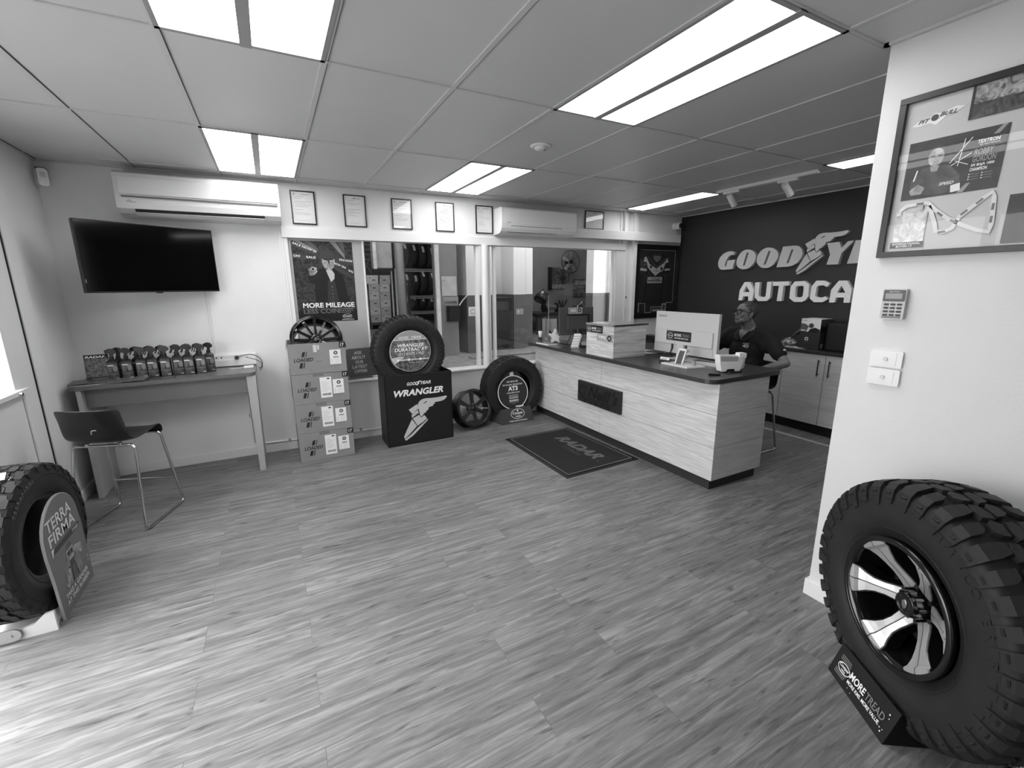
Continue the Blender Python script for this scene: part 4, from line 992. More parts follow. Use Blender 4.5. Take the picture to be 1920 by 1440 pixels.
carton(.338, 4.70, 0, rad(.5), 'cardboard wheel carton at the bottom of the stack on the floor')
carton(.338, 4.70, .2855, rad(-.5), 'cardboard wheel carton second from the bottom of the stack')
carton(.336, 4.70, .5710, rad(.3), 'cardboard wheel carton third from the bottom, under the open one', sm=0.01)
carton(.336, 4.695, .8565, rad(-.8), 'open cardboard wheel carton on top of the stack with a wheel sticking out', True, False)

# ---- alloy wheel (bare)
def make_wheel(name, label, c, az, el, R=.232, w=.10, spokes=12, mat_=None, style='multi'):
    T = axis_frame(c, az, el); mat_ = mat_ or M_gloss
    t = thing(name, label, 'wheel', (c[0], c[1], max(0, c[2]-R)))
    a = MB(); a.lathe([(R-.012, w), (R, w+.004), (R, w-.012), (R-.012, w-.02), (R-.03, w*.4), (R-.03, -w*.5), (R-.012, -w+.02), (R, -w+.012), (R, -w), (R-.016, -w), (R-.036, -w*.5), (R-.036, w*.4), (R-.020, w-.012)], 72, 0, T, closed=True)
    a.lathe([(R-.020, w-.004), (R-.012, w+.002), (R-.030, w-.006), (R-.034, w-.02)], 72, 0, T)
    obj('wheel_barrel', a, mat_, t)
    zc = w-.035
    for k in range(spokes):
        M_ = T @ Matrix.Rotation(2*PI*k/spokes+PI/2, 4, 'Z')
        h0, h1 = (.011, .012) if style == 'multi' else (.020, .028)
        V = []
        for r, h, z in ((.045, h0*1.3, zc), (.10, h0*1.0, zc+.008), (R-.045, h1, w-.010), (R-.026, h1*1.6, w-.012)): V += [(r, -h, z), (r, h, z), (r, h*.8, z-.028), (r, -h*.8, z-.028)]
        obj('spoke', MB().add(V, [(3, 2, 1, 0), (12, 13, 14, 15)]+[(4*i+j, 4*i+4+j, 4*i+4+(j+1) % 4, 4*i+(j+1) % 4)[::-1] for i in range(3) for j in range(4)], 0, False, M_), mat_, t, bevel=.002)
    a = MB().lathe([(0, zc+.002), (.032, zc+.002), (.036, zc+.004), (.062, zc-.002), (.068, zc-.02), (.06, -.02), (0, -.02)], 40, 0, T)
    hb = obj('hub', a, mat_, t)
    cp = MB().lathe([(0, zc+.012), (.026, zc+.010), (.029, zc+.002)], 28, 0, T); obj('centre_cap', cp, M_satin, hb)
    nt_ = MB()
    for k in range(6 if style == 'multi' else 5):
        q = (.050*math.cos(2*PI*k/(6 if style == 'multi' else 5)+.3), .050*math.sin(2*PI*k/(6 if style == 'multi' else 5)+.3)); nt_.cyl((q[0], q[1], zc-.01), (q[0], q[1], zc+.004), .006, n=8, T=T)
    obj('bolt_holes', nt_, M_chrome if style != 'multi' else M_satin, hb)
    if style == 'multi':
        rv = MB()
        for k in range(24): q = ((R-.024)*math.cos(2*PI*k/24), (R-.024)*math.sin(2*PI*k/24)); rv.cyl((q[0], q[1], w-.012), (q[0], q[1], w+.002), .004, n=6, T=T)
        obj('rim_bolts', rv, M_satin, t)
        lx = MB(); lx.text(T, 'LOADED', -.020, -.004, .040, .008, 0, zc+.013, .02); obj('cap_lettering', lx, M_print_g, hb)
    else:
        lx = MB(); M1 = T @ Matrix.Rotation(rad(170), 4, 'Z'); lx.text(T @ Matrix.Rotation(rad(-14), 4, 'Z'), 'FORLAST', -.185, -.007, .06, .014, 0, w-.010, .02)
        obj('spoke_lettering', lx, M_print_w, t); obj('spoke_sticker', MB().box(.085, .185, -.004, .004, w-.012, w-.006, 0, T @ Matrix.Rotation(rad(-10), 4, 'Z')), M_mach, t)
    return t
make_wheel('alloy_wheel', 'gloss black many-spoked wheel standing in the open top carton', (.347, 4.69, 1.122), -90, 27, .232, .115, 12)
make_wheel('alloy_wheel', 'black six-spoke wheel leaning on the wall beside the black display box', (1.968, 4.745, .220), -80, 18, .228, .082, 6, M_satin, 'five')

# ---- black display box
t = thing('display_box', 'black open box printed WRANGLER with a winged shoe, holding a tyre', 'display box', (1.28, 4.63, 0))
M_bx = mat('display_black', 22, .42)
x0, x1, y0, y1, hh = .922, 1.640, 4.488, 4.80, .757
a = MB().box(x0, x1, y0, y0+.008, 0, hh).box(x0, x0+.008, y0, y1, 0, hh).box(x1-.008, x1, y0, y1, 0, hh).box(x0, x1, y1-.008, y1, 0, hh).box(x0, x1, y0, y1, 0, .01)
a.box(x0, x1, y0+.02, y1-.01, .59, .60)
obj('box_panels', a, M_bx, t, bevel=.002)
T = BACK(x0, y0, 0); a = MB()
a.text(T, 'GOOD', .228, .640, .118, .034, 0, .001, .025, .25); a.text(T, 'YEAR', .372, .640, .112, .034, 0, .001, .025, .25)
a.text(T, 'WRANGLER', .088, .530, .530, .070, 0, .001, .034, .25)
def emblem(mb, T, ox, oy, s, mi, z=.001, depth=0.0):
    """winged shoe emblem, its own origin at the wing root, scale s"""
    for lp in FOOT:
        P = [((u+3.189)*s+ox, (v-1.745)*s+oy) for u, v in lp]; mb.shape([P], z, z+max(depth, .0006), mi, T)
    P = [[((u+3.189)*s+ox, (v-1.745)*s+oy) for u, v in (chaikin(lp) if i == 0 else lp)] for i, lp in enumerate(WING)]
    mb.shape(P, z, z+max(depth, .0006), mi, T)
obj('box_lettering', a, M_print_w, t)
a = MB(); emblem(a, T, .165, .050, .98, 0); obj('winged_shoe_emblem', a, mat('emblem_grey', 190, .5), t)
a = MB(); emblem(a, T, .330, .632, .11, 0); obj('winged_shoe_emblem', a, M_print_w, t)

# ---- AT tyre with round sign
make_tyre('tyre', 'all-terrain tyre in the corner between the window wall and the counter', (2.550, 4.822, .402), -91, .392, .118, .215, 'at', el=0, d=.010, n=34)
t = thing('tyre_sign_stand', 'dark stand with a round sign reading AT3 in front of the corner tyre', 'display stand', (2.53, 4.64, 0))
M_nav = mat('sign_dark', 40, .45)
TS = frame((2.515, 4.655, 0), (1, 0, 0), (0, .16, 1))
obj('round_sign', MB().prism(circle(.212, 56, 0, .365), -.004, .0, 0, TS), [M_nav], t)
rg = MB().lathe([(.200, .001), (.210, .001)], 56, 0, TS @ Matrix.Translation((0, .365, 0))); obj('sign_ring', rg, M_print_w, t)
obj('sign_tab', MB().box(-.026, .024, .565, .66, -.003, .001, 0, TS), mat('tab_pale', 205, .5), t)
a = MB(); z = .0015
a.text(TS, 'ASK ABOUT ME', -.078, .490, .155, .020, 0, z, .015); a.text(TS, "I'M THE NEW GENERATION", -.135, .452, .27, .020, 0, z, .015)
a.text(TS, 'AT3', -.066, .385, .135, .058, 0, z, .05); a.text(TS, 'AVAILABLE NOW!', -.088, .353, .18, .018, 0, z, .015)
for k in range(2): a.text(TS, 'APPROVED MILEAGE', -.062, .325-.018*k, .128, .010, 0, z, .01)
a.text(TS, 'GUARANTEE', -.062, .288, .128, .015, 0, z, .02); a.text(TS, '80,000KM', -.060, .250, .125, .026, 0, z, .035)
a.quad(-.06, .065, .240, .2425, z, 0, TS); a.text(TS, 'Cooper', -.03, .212, .055, .015, 1, z, .02); a.quad(.02, .13, .178, .195, z, 0, TS)
obj('sign_lettering', a, [M_print_w, M_print_g], t)
a = MB(); V = [(2.300, 4.60, 0), (2.755, 4.60, 0), (2.715, 4.635, .185), (2.345, 4.635, .185)]
quad3(a, *V); quad3(a, (2.755, 4.60, 0), (2.80, 4.90, 0), (2.76, 4.90, .09), (2.715, 4.635, .185)); quad3(a, (2.25, 4.90, 0), (2.300, 4.60, 0), (2.345, 4.635, .185), (2.30, 4.90, .09))
obj('stand_base', a, mat('stand_grey', 62, .5), t)
TB2 = frame((2.5275, 4.599, 0), (1, 0, 0), Vector((0, .035, .185)))
a = MB(); z = .002
a.poly(circle(.095, 40, 0, .112, ry=.062), z, 0, TB2); a.poly(circle(.089, 40, 0, .112, ry=.056), z+.0006, 1, TB2); a.poly(circle(.012, 16, 0, .150), z+.001, 0, TB2)
a.text(TB2, 'Cooper', -.074, .098, .148, .040, 0, z+.0012, .03); a.text(TB2, 'TIRES', -.038, .070, .078, .018, 0, z+.0012, .03); a.text(TB2, 'TYRES WORTH OWNING', -.125, .018, .25, .018, 0, z, .02)
obj('base_lettering', a, [M_print_w, mat('stand_grey', 62, .5)], t)

# ---- floor mat
t = thing('floor_mat', 'black entrance mat printed RADAR on the floor in front of the counter', 'mat', (2.54, 3.55, 0))
C4 = [Vector((2.104, 4.137, 0)), Vector((2.108, 2.966, 0)), Vector((2.968, 2.995, 0)), Vector((2.925, 4.137, 0))]
cc = sum(C4, Vector())/4
def ins(d): return [(cc.x+(v.x-cc.x)*(1-d/.43), cc.y+(v.y-cc.y)*(1-d/.58)) for v in C4]
obj('rubber_edge', MB().prism(ins(0), .0, .004), mat('mat_rubber', 22, .6), t, bevel=.001)
obj('mat_pile', MB().prism(ins(.035), .003, .009), mat('mat_pile', 27, .95, noise=.5, nscale=180, bump=.4, bscale=300), t)
lnm = MB(); A_, B_ = ins(.045), ins(.052)
for i in range(4): j = (i+1) % 4; lnm.add([(*A_[i], .0095), (*A_[j], .0095), (*B_[j], .0095), (*B_[i], .0095)], [(0, 1, 2, 3)])
obj('border_line', lnm, mat('mat_line', 130, .8), t)
TM = frame((2.60, 4.05, .0098), (0, -1, 0), (1, 0, 0)); a = MB()
a.text(TM, 'RADAR', .16, -.02, .70, .145, 0, .0, .045, .3); a.text(TM, 'TYRES', .42, -.10, .30, .05, 1, .0, .03, .3); a.text(TM, 'R', .90, -.03, .02, .025, 0, .0)
obj('mat_lettering', a, [mat('mat_text', 96, .9), mat('mat_text_dim', 58, .9)], t)
# ================================================================ RECEPTION COUNTER
M_lam = wood_mat('pale_timber_laminate', 184, 210, .42, 'y', 1.5)
M_lamx = wood_mat('pale_timber_laminate_end', 188, 208, .42, 'x', 1.5)
M_ctop = mat('dark_worktop', 58, .32, noise=.08, nscale=5)
CT = .93
t = thing('reception_counter', 'long reception counter of pale timber planks with a dark worktop', 'counter', (3.3, 3.6, 0))
obj('carcass', MB().box(2.995, 3.59, 2.215, 4.95, .09, .893), mat('carcass_dark', 40, .7), t)
obj('kickboard', MB().box(3.0, 3.58, 2.232, 4.95, 0, .09), mat('kickboard', 44, .5), t)
for z0, z1 in ((.09, .363), (.366, .637), (.640, .893)):
    for y0, y1 in ((2.2, 3.608), (3.611, 4.95)): obj('front_plank', MB().box(2.977, 2.997, y0, y1, z0, z1), M_lam, t, bevel=.001, seg=1)
    obj('end_plank', MB().box(2.999, 3.60, 2.20, 2.218, z0, z1), M_lamx, t, bevel=.001, seg=1)
P = [(2.88, 4.968), (3.77, 4.968), (3.77, 2.25)]+[(3.71+.06*math.cos(rad(-90*i/6)), 2.255-.06*math.sin(rad(90*i/6))) for i in range(7)]
P += [(2.965+.085*math.cos(rad(270-90*i/8)), 2.28+.085*math.sin(rad(270-90*i/8))) for i in range(9)]
obj('worktop', MB().prism(P[::-1], .895, CT), M_ctop, t, bevel=.003)
# ---- carved plaque
t = thing('plaque', 'black carved plaque with script lettering mounted on the counter front', 'sign', (2.96, 3.63, .38))
M_plq = mat('plaque_black', 38, .5); T = FACEX(2.945, 3.969, .378)
obj('plaque_board', MB().box(0, .70, 0, .232, -.032, 0, 0, T), M_plq, t, bevel=.002)
M_cut = mat('plaque_cut', 6, .6)
a = MB(); a.lathe([(.058, .0012), (.068, .0012)], 32, 0, T @ Matrix.Translation((.085, .13, 0))); a.lathe([(.036, .0012), (.044, .0012)], 24, 0, T @ Matrix.Translation((.08, .13, 0)))
a.text(T, 'Neill', .185, .075, .38, .125, 0, .0012, .035, .35); a.text(T, "'s", .585, .075, .085, .135, 0, .0012, .035, .35); a.text(T, "'", .155, .165, .02, .03, 0, .0012, .04)
a.quad(.05, .60, .052, .064, .0012, 0, T); a.text(T, 'TYRES', .08, .004, .48, .038, 0, .0012, .03)
obj('carved_lettering', a, M_cut, t)
obj('plaque_bolt', MB().cyl((2.944, 3.30, .60), (2.94, 3.30, .60), .006, n=8).cyl((2.944, 3.30, .39), (2.94, 3.30, .39), .006, n=8), M_chrome, t)
# ---- pine box with lid and stickers
t = thing('ballot_box', 'pine box with a dark lid edge and two stickers standing on the counter', 'box', (3.13, 3.59, CT+.001))
M_pine = wood_mat('pine_y', 168, 212, .5, 'y', 1.1); M_pinex = wood_mat('pine_x', 150, 200, .5, 'x', 1.1)
A4 = [(2.920, 3.378), (3.345, 3.378), (3.345, 3.785), (2.905, 3.785)]
obj('box_body', MB().prism(A4, CT+.001, 1.247), M_pine, t, bevel=.002)
obj('box_side', MB().box(2.922, 3.344, 3.3745, 3.378, CT+.002, 1.246), M_pinex, t)
obj('lid', MB().prism([(2.90, 3.372), (3.365, 3.372), (3.365, 3.79), (2.895, 3.79)], 1.247, 1.260), mat('box_lid', 140, .25), t, bevel=.001)
obj('lid_edge', MB().box(2.925, 3.366, 3.368, 3.3722, 1.245, 1.261), M_blk, t)
T = frame((2.9045, 3.785, CT), (.0145, -.407, 0), (0, 0, 1))
def sticker_more(name, T, x, y, w_, h_, parent):
    a = MB().quad(x, x+w_, y, y+h_, .0015, 0, T)
    a.poly(circle(h_*.36, 20, x+w_*.16, y+h_*.5, ry=h_*.26), .002, 1, T); a.poly(circle(h_*.32, 20, x+w_*.16, y+h_*.5, ry=h_*.22), .0023, 0, T); a.text(T, 'Cooper', x+w_*.08, y+h_*.42, w_*.17, h_*.16, 1, .0026, .02)
    a.text(T, 'MORE', x+w_*.33, y+h_*.46, w_*.27, h_*.28, 1, .002, .022); a.text(T, 'TREAD', x+w_*.63, y+h_*.46, w_*.30, h_*.28, 2, .002, .03); a.text(T, 'MORE KMS. MORE VALUE.', x+w_*.34, y+h_*.22, w_*.55, h_*.12, 1, .002, .03)
    for k in (.06, .14, .84): a.quad(x+.003, x+w_*.28, y+h_*k, y+h_*(k+.04), .0018, 2, T)
    obj(name, a, [mat('sticker_dark', 40, .4), M_print_w, M_print_g], parent)
def sticker_photo(name, T, x, y, w_, h_, parent):
    a = MB().quad(x, x+w_, y, y+h_, .0016, 0, T)
    a.text(T, 'WIN A', x+w_*.2, y+h_*.62, w_*.3, h_*.18, 1, .0022, .02); a.text(T, 'TRIP', x+w_*.14, y+h_*.32, w_*.42, h_*.22, 1, .0022, .03)
    a.lathe([(h_*.17, .0022), (h_*.32, .0022)], 20, 2, T @ Matrix.Translation((x+w_*.8, y+h_*.55, 0)))
    obj(name, a, [photo_mat('sticker_picture', 110, 190, 40, 2, 6), M_print_w, M_print_k], parent)
sticker_more('sticker', T, .006, .235, .246, .076, t)
a = MB().quad(.168, .402, .158, .236, .0016, 0, T); a.text(T, 'TYRES', .19, .185, .11, .026, 1, .0022, .03); a.lathe([(.016, .0022), (.030, .0022)], 22, 2, T @ Matrix.Translation((.352, .196, 0)))
obj('sticker', a, [photo_mat('sticker_picture', 110, 190, 40, 2, 6), M_print_w, M_print_k], t)
T = TOP(0, 0, 1.2605); obj('lid_label', MB().quad(2.915, 3.05, 3.52, 3.74, .001, 0, T), mat('lid_label', 215, .5), t)

# ---- small things on the counter, left part
zc = CT+.001
t = thing('leaflet_stack', 'small stack of white leaflets at the far left edge of the counter', 'leaflets', (2.98, 4.68, zc))
T = Matrix.Translation((3.00, 4.67, zc)) @ Matrix.Rotation(.05, 4, 'Z')
obj('leaflets', MB().box(-.10, .04, -.13, .13, 0, .016, 0, T), M_paper, t); obj('leaflet_cover', MB().quad(-.098, .038, -.128, .128, .0168, 0, T), photo_mat('leaflet_cov', 80, 190, 12, 2, 2), t)
t = thing('star_figurine', 'white star shaped figurine standing at the far end of the counter', 'figurine', (3.12, 4.72, zc))
T = frame((3.128, 4.72, zc+.082), (.92, -.35, 0), (0, 0, 1))
S = []
for k in range(5):
    a0 = rad(90+72*k); a1 = a0+rad(36)
    S += [(.082*math.cos(a0-.10), .09*math.sin(a0-.10)), (.086*math.cos(a0), .095*math.sin(a0)), (.082*math.cos(a0+.10), .09*math.sin(a0+.10)), (.042*math.cos(a1), .046*math.sin(a1))]
obj('star_body', MB().prism(chaikin(S), -.022, .022, 0, T), M_white, t, bevel=.004)
obj('star_band', MB().box(-.03, .05, .035, .045, .0222, .024, 0, T @ Matrix.Rotation(rad(-40), 4, 'Z')), M_print_g, t)
t = thing('goblet', 'pale cup on a dark stem at the far left of the counter', 'cup', (2.955, 4.80, zc))
T = Matrix.Translation((2.957, 4.80, zc))
obj('cup_bowl', MB().lathe([(0, .075), (.017, .078), (.020, .10), (.028, .15), (.026, .15), (.016, .10), (0, .09)], 20, 0, T), M_white, t)
obj('cup_stem', MB().lathe([(0, 0), (.034, 0), (.034, .02), (.024, .03), (.024, .055), (.032, .06), (.020, .076), (0, .076)], 20, 0, T), mat('stem_dark', 50, .4), t)
t = thing('pennant_holder', 'two grey pennants hanging in a stand beside the star figurine', 'pennant', (3.03, 4.84, zc))
for dx in (0, .055):
    obj('pennant', MB().prism([(-.022, .30), (.022, .30), (.020, .08), (0, .03), (-.016, .09)], -.004, .004, 0, frame((3.035+dx, 4.84, zc), (1, -.2, 0), (0, 0, 1))), mat('pennant_grey', 140, .6), t, bevel=.001)
obj('pennant_pole', MB().cyl((3.06, 4.85, zc), (3.06, 4.85, zc+.32), .004, n=8).cyl((3.06, 4.85, zc), (3.06, 4.85, zc+.012), .03, n=16), M_chrome, t)
t = thing('display_folder', 'pale upright folder leaning behind the star figurine', 'folder', (3.16, 4.87, zc))
obj('folder_cover', MB().box(-.075, .075, 0, .29, -.012, 0, 0, frame((3.185, 4.86, zc), (1, 0, 0), (0, .08, 1))), mat('folder_pale', 175, .5), t, bevel=.001)
obj('folder_stripe', MB().add([(-.075, .15, .001), (-.06, .165, .001), (.075, .03, .001), (.06, .015, .001)], [(0, 3, 2, 1)], 0, False, frame((3.185, 4.86, zc), (1, 0, 0), (0, .08, 1))), M_print_k, t)
# dark monitor seen from behind
t = thing('monitor', 'dark grey monitor seen from behind near the far end of the counter', 'monitor', (3.27, 4.46, zc))
T = frame((3.268, 4.46, 1.215), (.457, -.06, 0), (0, .04, 1)); M_mon = mat('monitor_grey', 72, .42)
obj('monitor_shell', MB().box(-.232, .232, -.165, .170, -.035, 0, 0, T), M_mon, t, bevel=.003)
obj('monitor_screen', MB().quad(-.225, .225, -.158, .163, -.0365, 0, T), mat('tv_screen', 10, .12), t)
obj('rear_housing', MB().box(-.130, .138, -.10, .070, 0, .03, 0, T), M_mon, t, bevel=.002)
obj('housing_black_edge', MB().box(-.135, .145, .070, .085, 0, .034, 0, T).box(.132, .150, -.10, .085, 0, .034, 0, T), M_blk, t)  # black strips along the top and one side of the rear housing
obj('monitor_stand', MB().tube([(3.27, 4.44, 1.12), (3.26, 4.40, 1.0), (3.24, 4.40, zc+.012)], .022, 10).box(3.13, 3.37, 4.40, 4.60, zc, zc+.012), M_blk, t)
sticker_photo('sticker', T, -.115, .09, .19, .075, t)
obj('monitor_cables', MB().tube([(3.17, 4.42, 1.14), (3.14, 4.40, 1.05), (3.10, 4.42, .96), (3.08, 4.45, zc+.006)], .006, 6).tube([(3.32, 4.42, 1.14), (3.33, 4.40, 1.04), (3.30, 4.43, .95)], .006, 6), M_blk, t)
# stepped business card holder
t = thing('card_tower', 'stepped holder of white business cards beside the pine box', 'card holder', (3.13, 4.28, zc))
a = MB(); b = MB()
for k in range(5):
    x = 3.035+.026*k; y = 4.235+.022*k; z = zc+.026*k
    T = frame((x, y, z), (.85, -.3, 0), (.0, .3, 1))
    a.box(0, .092, 0, .020, -.018, 0, 0, T); b = MB().box(.004, .088, .006, .048 if k == 4 else .036, -.014, -.004, 0, T)
    obj('card_pack', b, M_paper, t)
obj('holder_steps', a, mat('holder_clear', 200, .2), t)
t = thing('tape_dispenser', 'small dark tape dispenser between the card holder and the pine box', 'tape dispenser', (3.22, 4.33, zc))
T = Matrix.Translation((3.215, 4.20, zc)) @ Matrix.Rotation(-.5, 4, 'Z')
obj('dispenser_body', MB().box(-.07, .07, -.025, .025, 0, .022, 0, T), M_blk, t, bevel=.006)
obj('tape_roll', MB().cyl((-.02, -.012, .038), (-.02, .012, .038), .03, n=24, T=T), mat('tape_roll', 150, .3), t)

# ---- white all-in-one computer
t = thing('computer_screen', 'large white all in one computer seen from behind with a sticker', 'computer', (3.5, 3.0, zc))
M_pc = mat('pc_white', 196, .4); T = FACEX(3.46, 3.36, 0)
obj('screen_shell', MB().box(0, .735, .985, 1.383, -.035, 0, 0, T), M_pc, t, bevel=.003)
obj('screen_glass', MB().quad(-.728, -.008, .995, 1.376, .036, 0, frame((3.46, 3.36, 0), (0, 1, 0), (0, 0, 1))), mat('tv_screen', 10, .12), t)
obj('rear_step', MB().box(.012, .695, 1.075, 1.215, 0, .016, 0, T), M_pc, t, bevel=.002)
obj('lower_panel', MB().box(.0, .70, .985, 1.072, 0, .004, 0, T).box(0, .735, 1.218, 1.221, 0, .001, 0, T), mat('pc_pale', 186, .45), t)
sticker_more('sticker', T @ Matrix.Translation((0, 0, .016)), .165, 1.108, .30, .094, t)
a = MB().text(T, 'Lenovo', .032, 1.330, .108, .025, 0, .001, .015); obj('brand_lettering', a, mat('logo_grey', 90, .4), t)
obj('stand_neck', MB().box(3.442, 3.52, 2.98, 3.06, .94, 1.10), M_pc, t, bevel=.004)
obj('stand_foot', MB().box(3.40, 3.60, 2.89, 3.13, zc, zc+.010), M_pc, t, bevel=.003)
obj('power_leads', MB().tube([(3.455, 3.125, 1.075), (3.45, 3.12, 1.03), (3.44, 3.13, .985), (3.46, 3.12, .94)], [.012, .010, .004, .004], 8).tube([(3.455, 2.955, 1.075), (3.45, 2.955, 1.04), (3.44, 2.96, .99), (3.45, 2.97, .94)], [.012, .010, .004, .004], 8), M_blk, t)
t = thing('phone_stand', 'white angled phone stand on a flat base in front of the white computer', 'phone stand', (3.15, 2.78, zc))
obj('stand_base', MB().prism([(3.12, 2.94), (3.115, 2.64), (3.30, 2.60), (3.32, 2.90)], zc, zc+.012), M_white, t, bevel=.003)
a = MB(); T = frame((3.19, 2.80, zc+.012), (.15, -1, 0), (.42, .05, 1))
a.box(-.040, -.028, 0, .145, -.01, .004, 0, T).box(.028, .040, 0, .145, -.01, .004, 0, T).box(-.04, .04, .133, .145, -.01, .004, 0, T)
a.box(-.040, .040, .125, .145, -.05, .0, 0, T)
obj('upright_arm', a, M_white, t, bevel=.002)
obj('inner_pad', MB().box(-.028, .028, .0, .133, -.006, -.003, 0, T), mat('pad_dark', 70, .5), t)
obj('charger_puck', MB().cyl((3.25, 2.68, zc+.012), (3.25, 2.68, zc+.05), .018, .014, n=16), mat('puck_grey', 140, .4), t)
t = thing('card_holder', 'small card holder with white cards left of the phone stand', 'card holder', (3.19, 2.97, zc))
T = frame((3.165, 3.01, zc), (.12, -1, 0), (.25, 0, 1))
obj('holder_tray', MB().box(0, .105, 0, .03, -.02, 0, 0, T), M_blk, t, bevel=.001)
b = MB().box(.004, .101, .010, .055, -.012, -.002, 0, T); b.text(T, "O'Neills", .02, .034, .06, .010, 1, -.0015, .02)
obj('card_pack', b, [M_paper, M_print_k], t)
t = thing('payment_terminal', 'white payment terminal seen from behind near the counter corner', 'payment terminal', (3.3, 2.33, zc))
T = frame((3.195, 2.365, zc), (1, -.22, 0), (-.05, .0, 1)) @ Matrix.Scale(.80, 4)
a = MB()
a.add([(0.010, .012, 0), (.235, .012, 0), (.285, .115, 0), (.290, .165, -.01), (-.022, .185, -.01), (-.012, .115, 0)], [(0, 1, 2, 3, 4, 5)], 0, False, T)
pts = [(.010, .012), (.235, .012), (.300, .165), (-.022, .185), (-.012, .10)]
obj('terminal_shell', MB().prism(pts, -.075, 0, 0, T).prism([(.255, .012), (.310, .03), (.330, .16), (.255, .16)], -.14, -.03, 0, T), mat('terminal_white', 236, .35), t, bevel=.006, seg=3)
obj('recess', MB().prism([(-.006, .120), (.200, .112), (.215, .158), (-.010, .175)], 0, .001, 0, T), mat('terminal_grey', 165, .5), t)
obj('paper_cover', MB().rprism(.085, .052, .012, -.05, .012, 0, T, .253, .172), mat('terminal_white', 236, .35), t, bevel=.004)
obj('terminal_feet', MB().prism([(.055, -.0), (.175, -.0), (.165, .030), (.150, .036), (.085, .036), (.072, .028)], -.02, .0015, 0, T), M_blk, t)
obj('terminal_base', MB().prism(circle(.085, 28, 3.34, 2.36, ry=.06), zc, zc+.010), M_blk, t, bevel=.002)
t = thing('pen', 'dark pen lying near the front corner of the counter', 'pen', (3.09, 2.32, zc))
obj('pen_barrel', MB().cyl((3.06, 2.34, zc+.006), (3.16, 2.33, zc+.006), .004, n=8), M_chrome, t)
obj('pen_cap', MB().cyl((3.03, 2.35, zc+.009), (3.10, 2.30, zc+.006), .009, n=8), M_blk, t)
t = thing('keyboard', 'pale keyboard lying behind the phone stand on the counter', 'keyboard', (3.45, 2.66, zc))
T = Matrix.Translation((3.61, 2.68, zc)) @ Matrix.Rotation(rad(90), 4, 'Z')
obj('keyboard_body', MB().box(-.20, .20, -.065, .065, 0, .018, 0, T), mat('kb_pale', 170, .4), t, bevel=.004)
a = MB()
for r in range(4):
    for k in range(14): a.box(-.188+.027*k, -.165+.027*k, -.055+.028*r, -.031+.028*r, .018, .023, 0, T)
obj('keyboard_keys', a, M_blk, t)
t = thing('docking_strip', 'low white strip with a connector between the computer and the terminal', 'dock', (3.4, 2.6, zc))
T = frame((3.335, 2.83, zc), (.20, -1, 0), (-1, -.2, 0))
obj('strip_body', MB().box(0, .34, -.012, .012, -.03, 0, 0, Matrix(T) @ Matrix.Identity(4)) if False else MB().prism([(3.33, 2.83), (3.40, 2.50), (3.43, 2.505), (3.36, 2.84)], zc, zc+.03), mat('strip_pale', 190, .4), t, bevel=.003)
obj('strip_port', MB().box(3.385, 3.40, 2.515, 2.555, zc+.010, zc+.024), M_blk, t)
t = thing('paper_pile', 'loose papers and a dark folder on the counter behind the white computer', 'papers', (3.5, 3.45, zc))
for k, (x, y, r, w_, d_, m_) in enumerate(((3.53, 3.55, .15, .14, .10, M_paper), (3.56, 3.50, -.1, .15, .11, mat('paper_b', 185, .6)), (3.62, 3.47, .3, .11, .08, mat('folder_dk', 45, .5)))):
    obj('paper_sheet' if k < 2 else 'dark_folder', MB().box(-w_, w_, -d_, d_, 0, .004, 0, Matrix.Translation((x, y, zc+.005*k)) @ Matrix.Rotation(r, 4, 'Z')), m_, t)
t = thing('paper_note', 'small pale note lying right of the phone stand', 'paper', (3.36, 2.58, zc))
obj('note_sheet', MB().box(-.045, .045, -.03, .03, 0, .0015, 0, Matrix.Translation((3.31, 2.555, zc)) @ Matrix.Rotation(.3, 4, 'Z')), mat('note_grey', 120, .6), t)

# ================================================================ BACK CORNER: jersey, camera, duct, thermostat
t = thing('framed_jersey', 'black framed sports jersey with a pale V on the chest', 'framed jersey', (5.03, YB, 1.16))
x0, x1, z0, z1 = 4.622, 5.468, 1.160, 2.203; T = BACK(x0, YB-.006, z0); w_, h_ = x1-x0, z1-z0
M_fk = mat('frame_black', 14, .35); M_jm = mat('jersey_mat', 26, .6)
a = MB(); e = .07
a.box(0, w_, 0, e, 0, .04, 0, T).box(0, w_, h_-e*.85, h_, 0, .04, 0, T).box(0, e, e, h_-e*.85, 0, .04, 0, T).box(w_-e*.5, w_, e, h_-e*.85, 0, .04, 0, T)
obj('frame', a, M_fk, t, bevel=.004)
obj('backing_board', MB().box(.02, w_-.02, .02, h_-.02, 0, .006, 0, T), M_jm, t)
ml = MB(); W_ = .009
L0, L1, B0, T1 = .088, w_-.052, .155, h_-.072
def seg(p, q, wd=W_, z=.0075):
    d = Vector((q[0]-p[0], q[1]-p[1], 0)).normalized(); n_ = Vector((-d.y, d.x, 0))*wd/2
    ml.add([(p[0]-n_.x, p[1]-n_.y, z), (q[0]-n_.x, q[1]-n_.y, z), (q[0]+n_.x, q[1]+n_.y, z), (p[0]+n_.x, p[1]+n_.y, z)], [(0, 1, 2, 3)], 0, False, T)
for p, q in (((L0, T1), (L1, T1)), ((L0, T1), (L0, .215)), ((L1, T1), (L1, .215)), ((L0, .215), (L0+.15, .215)), ((L0+.15, .215), (L0+.15, .078)), ((L0+.15, .078), (L0+.27, .078)), ((L0+.27, .078), (L0+.27, .155)), ((L0+.27, .155), (L0+.53, .155)), ((L0+.53, .155), (L0+.53, .078)), ((L1-.14, .215), (L1, .215)), ((L1-.14, .215), (L1-.14, .078))): seg(p, q)
obj('mat_line', ml, mat('mat_line_pale', 165, .5), t)
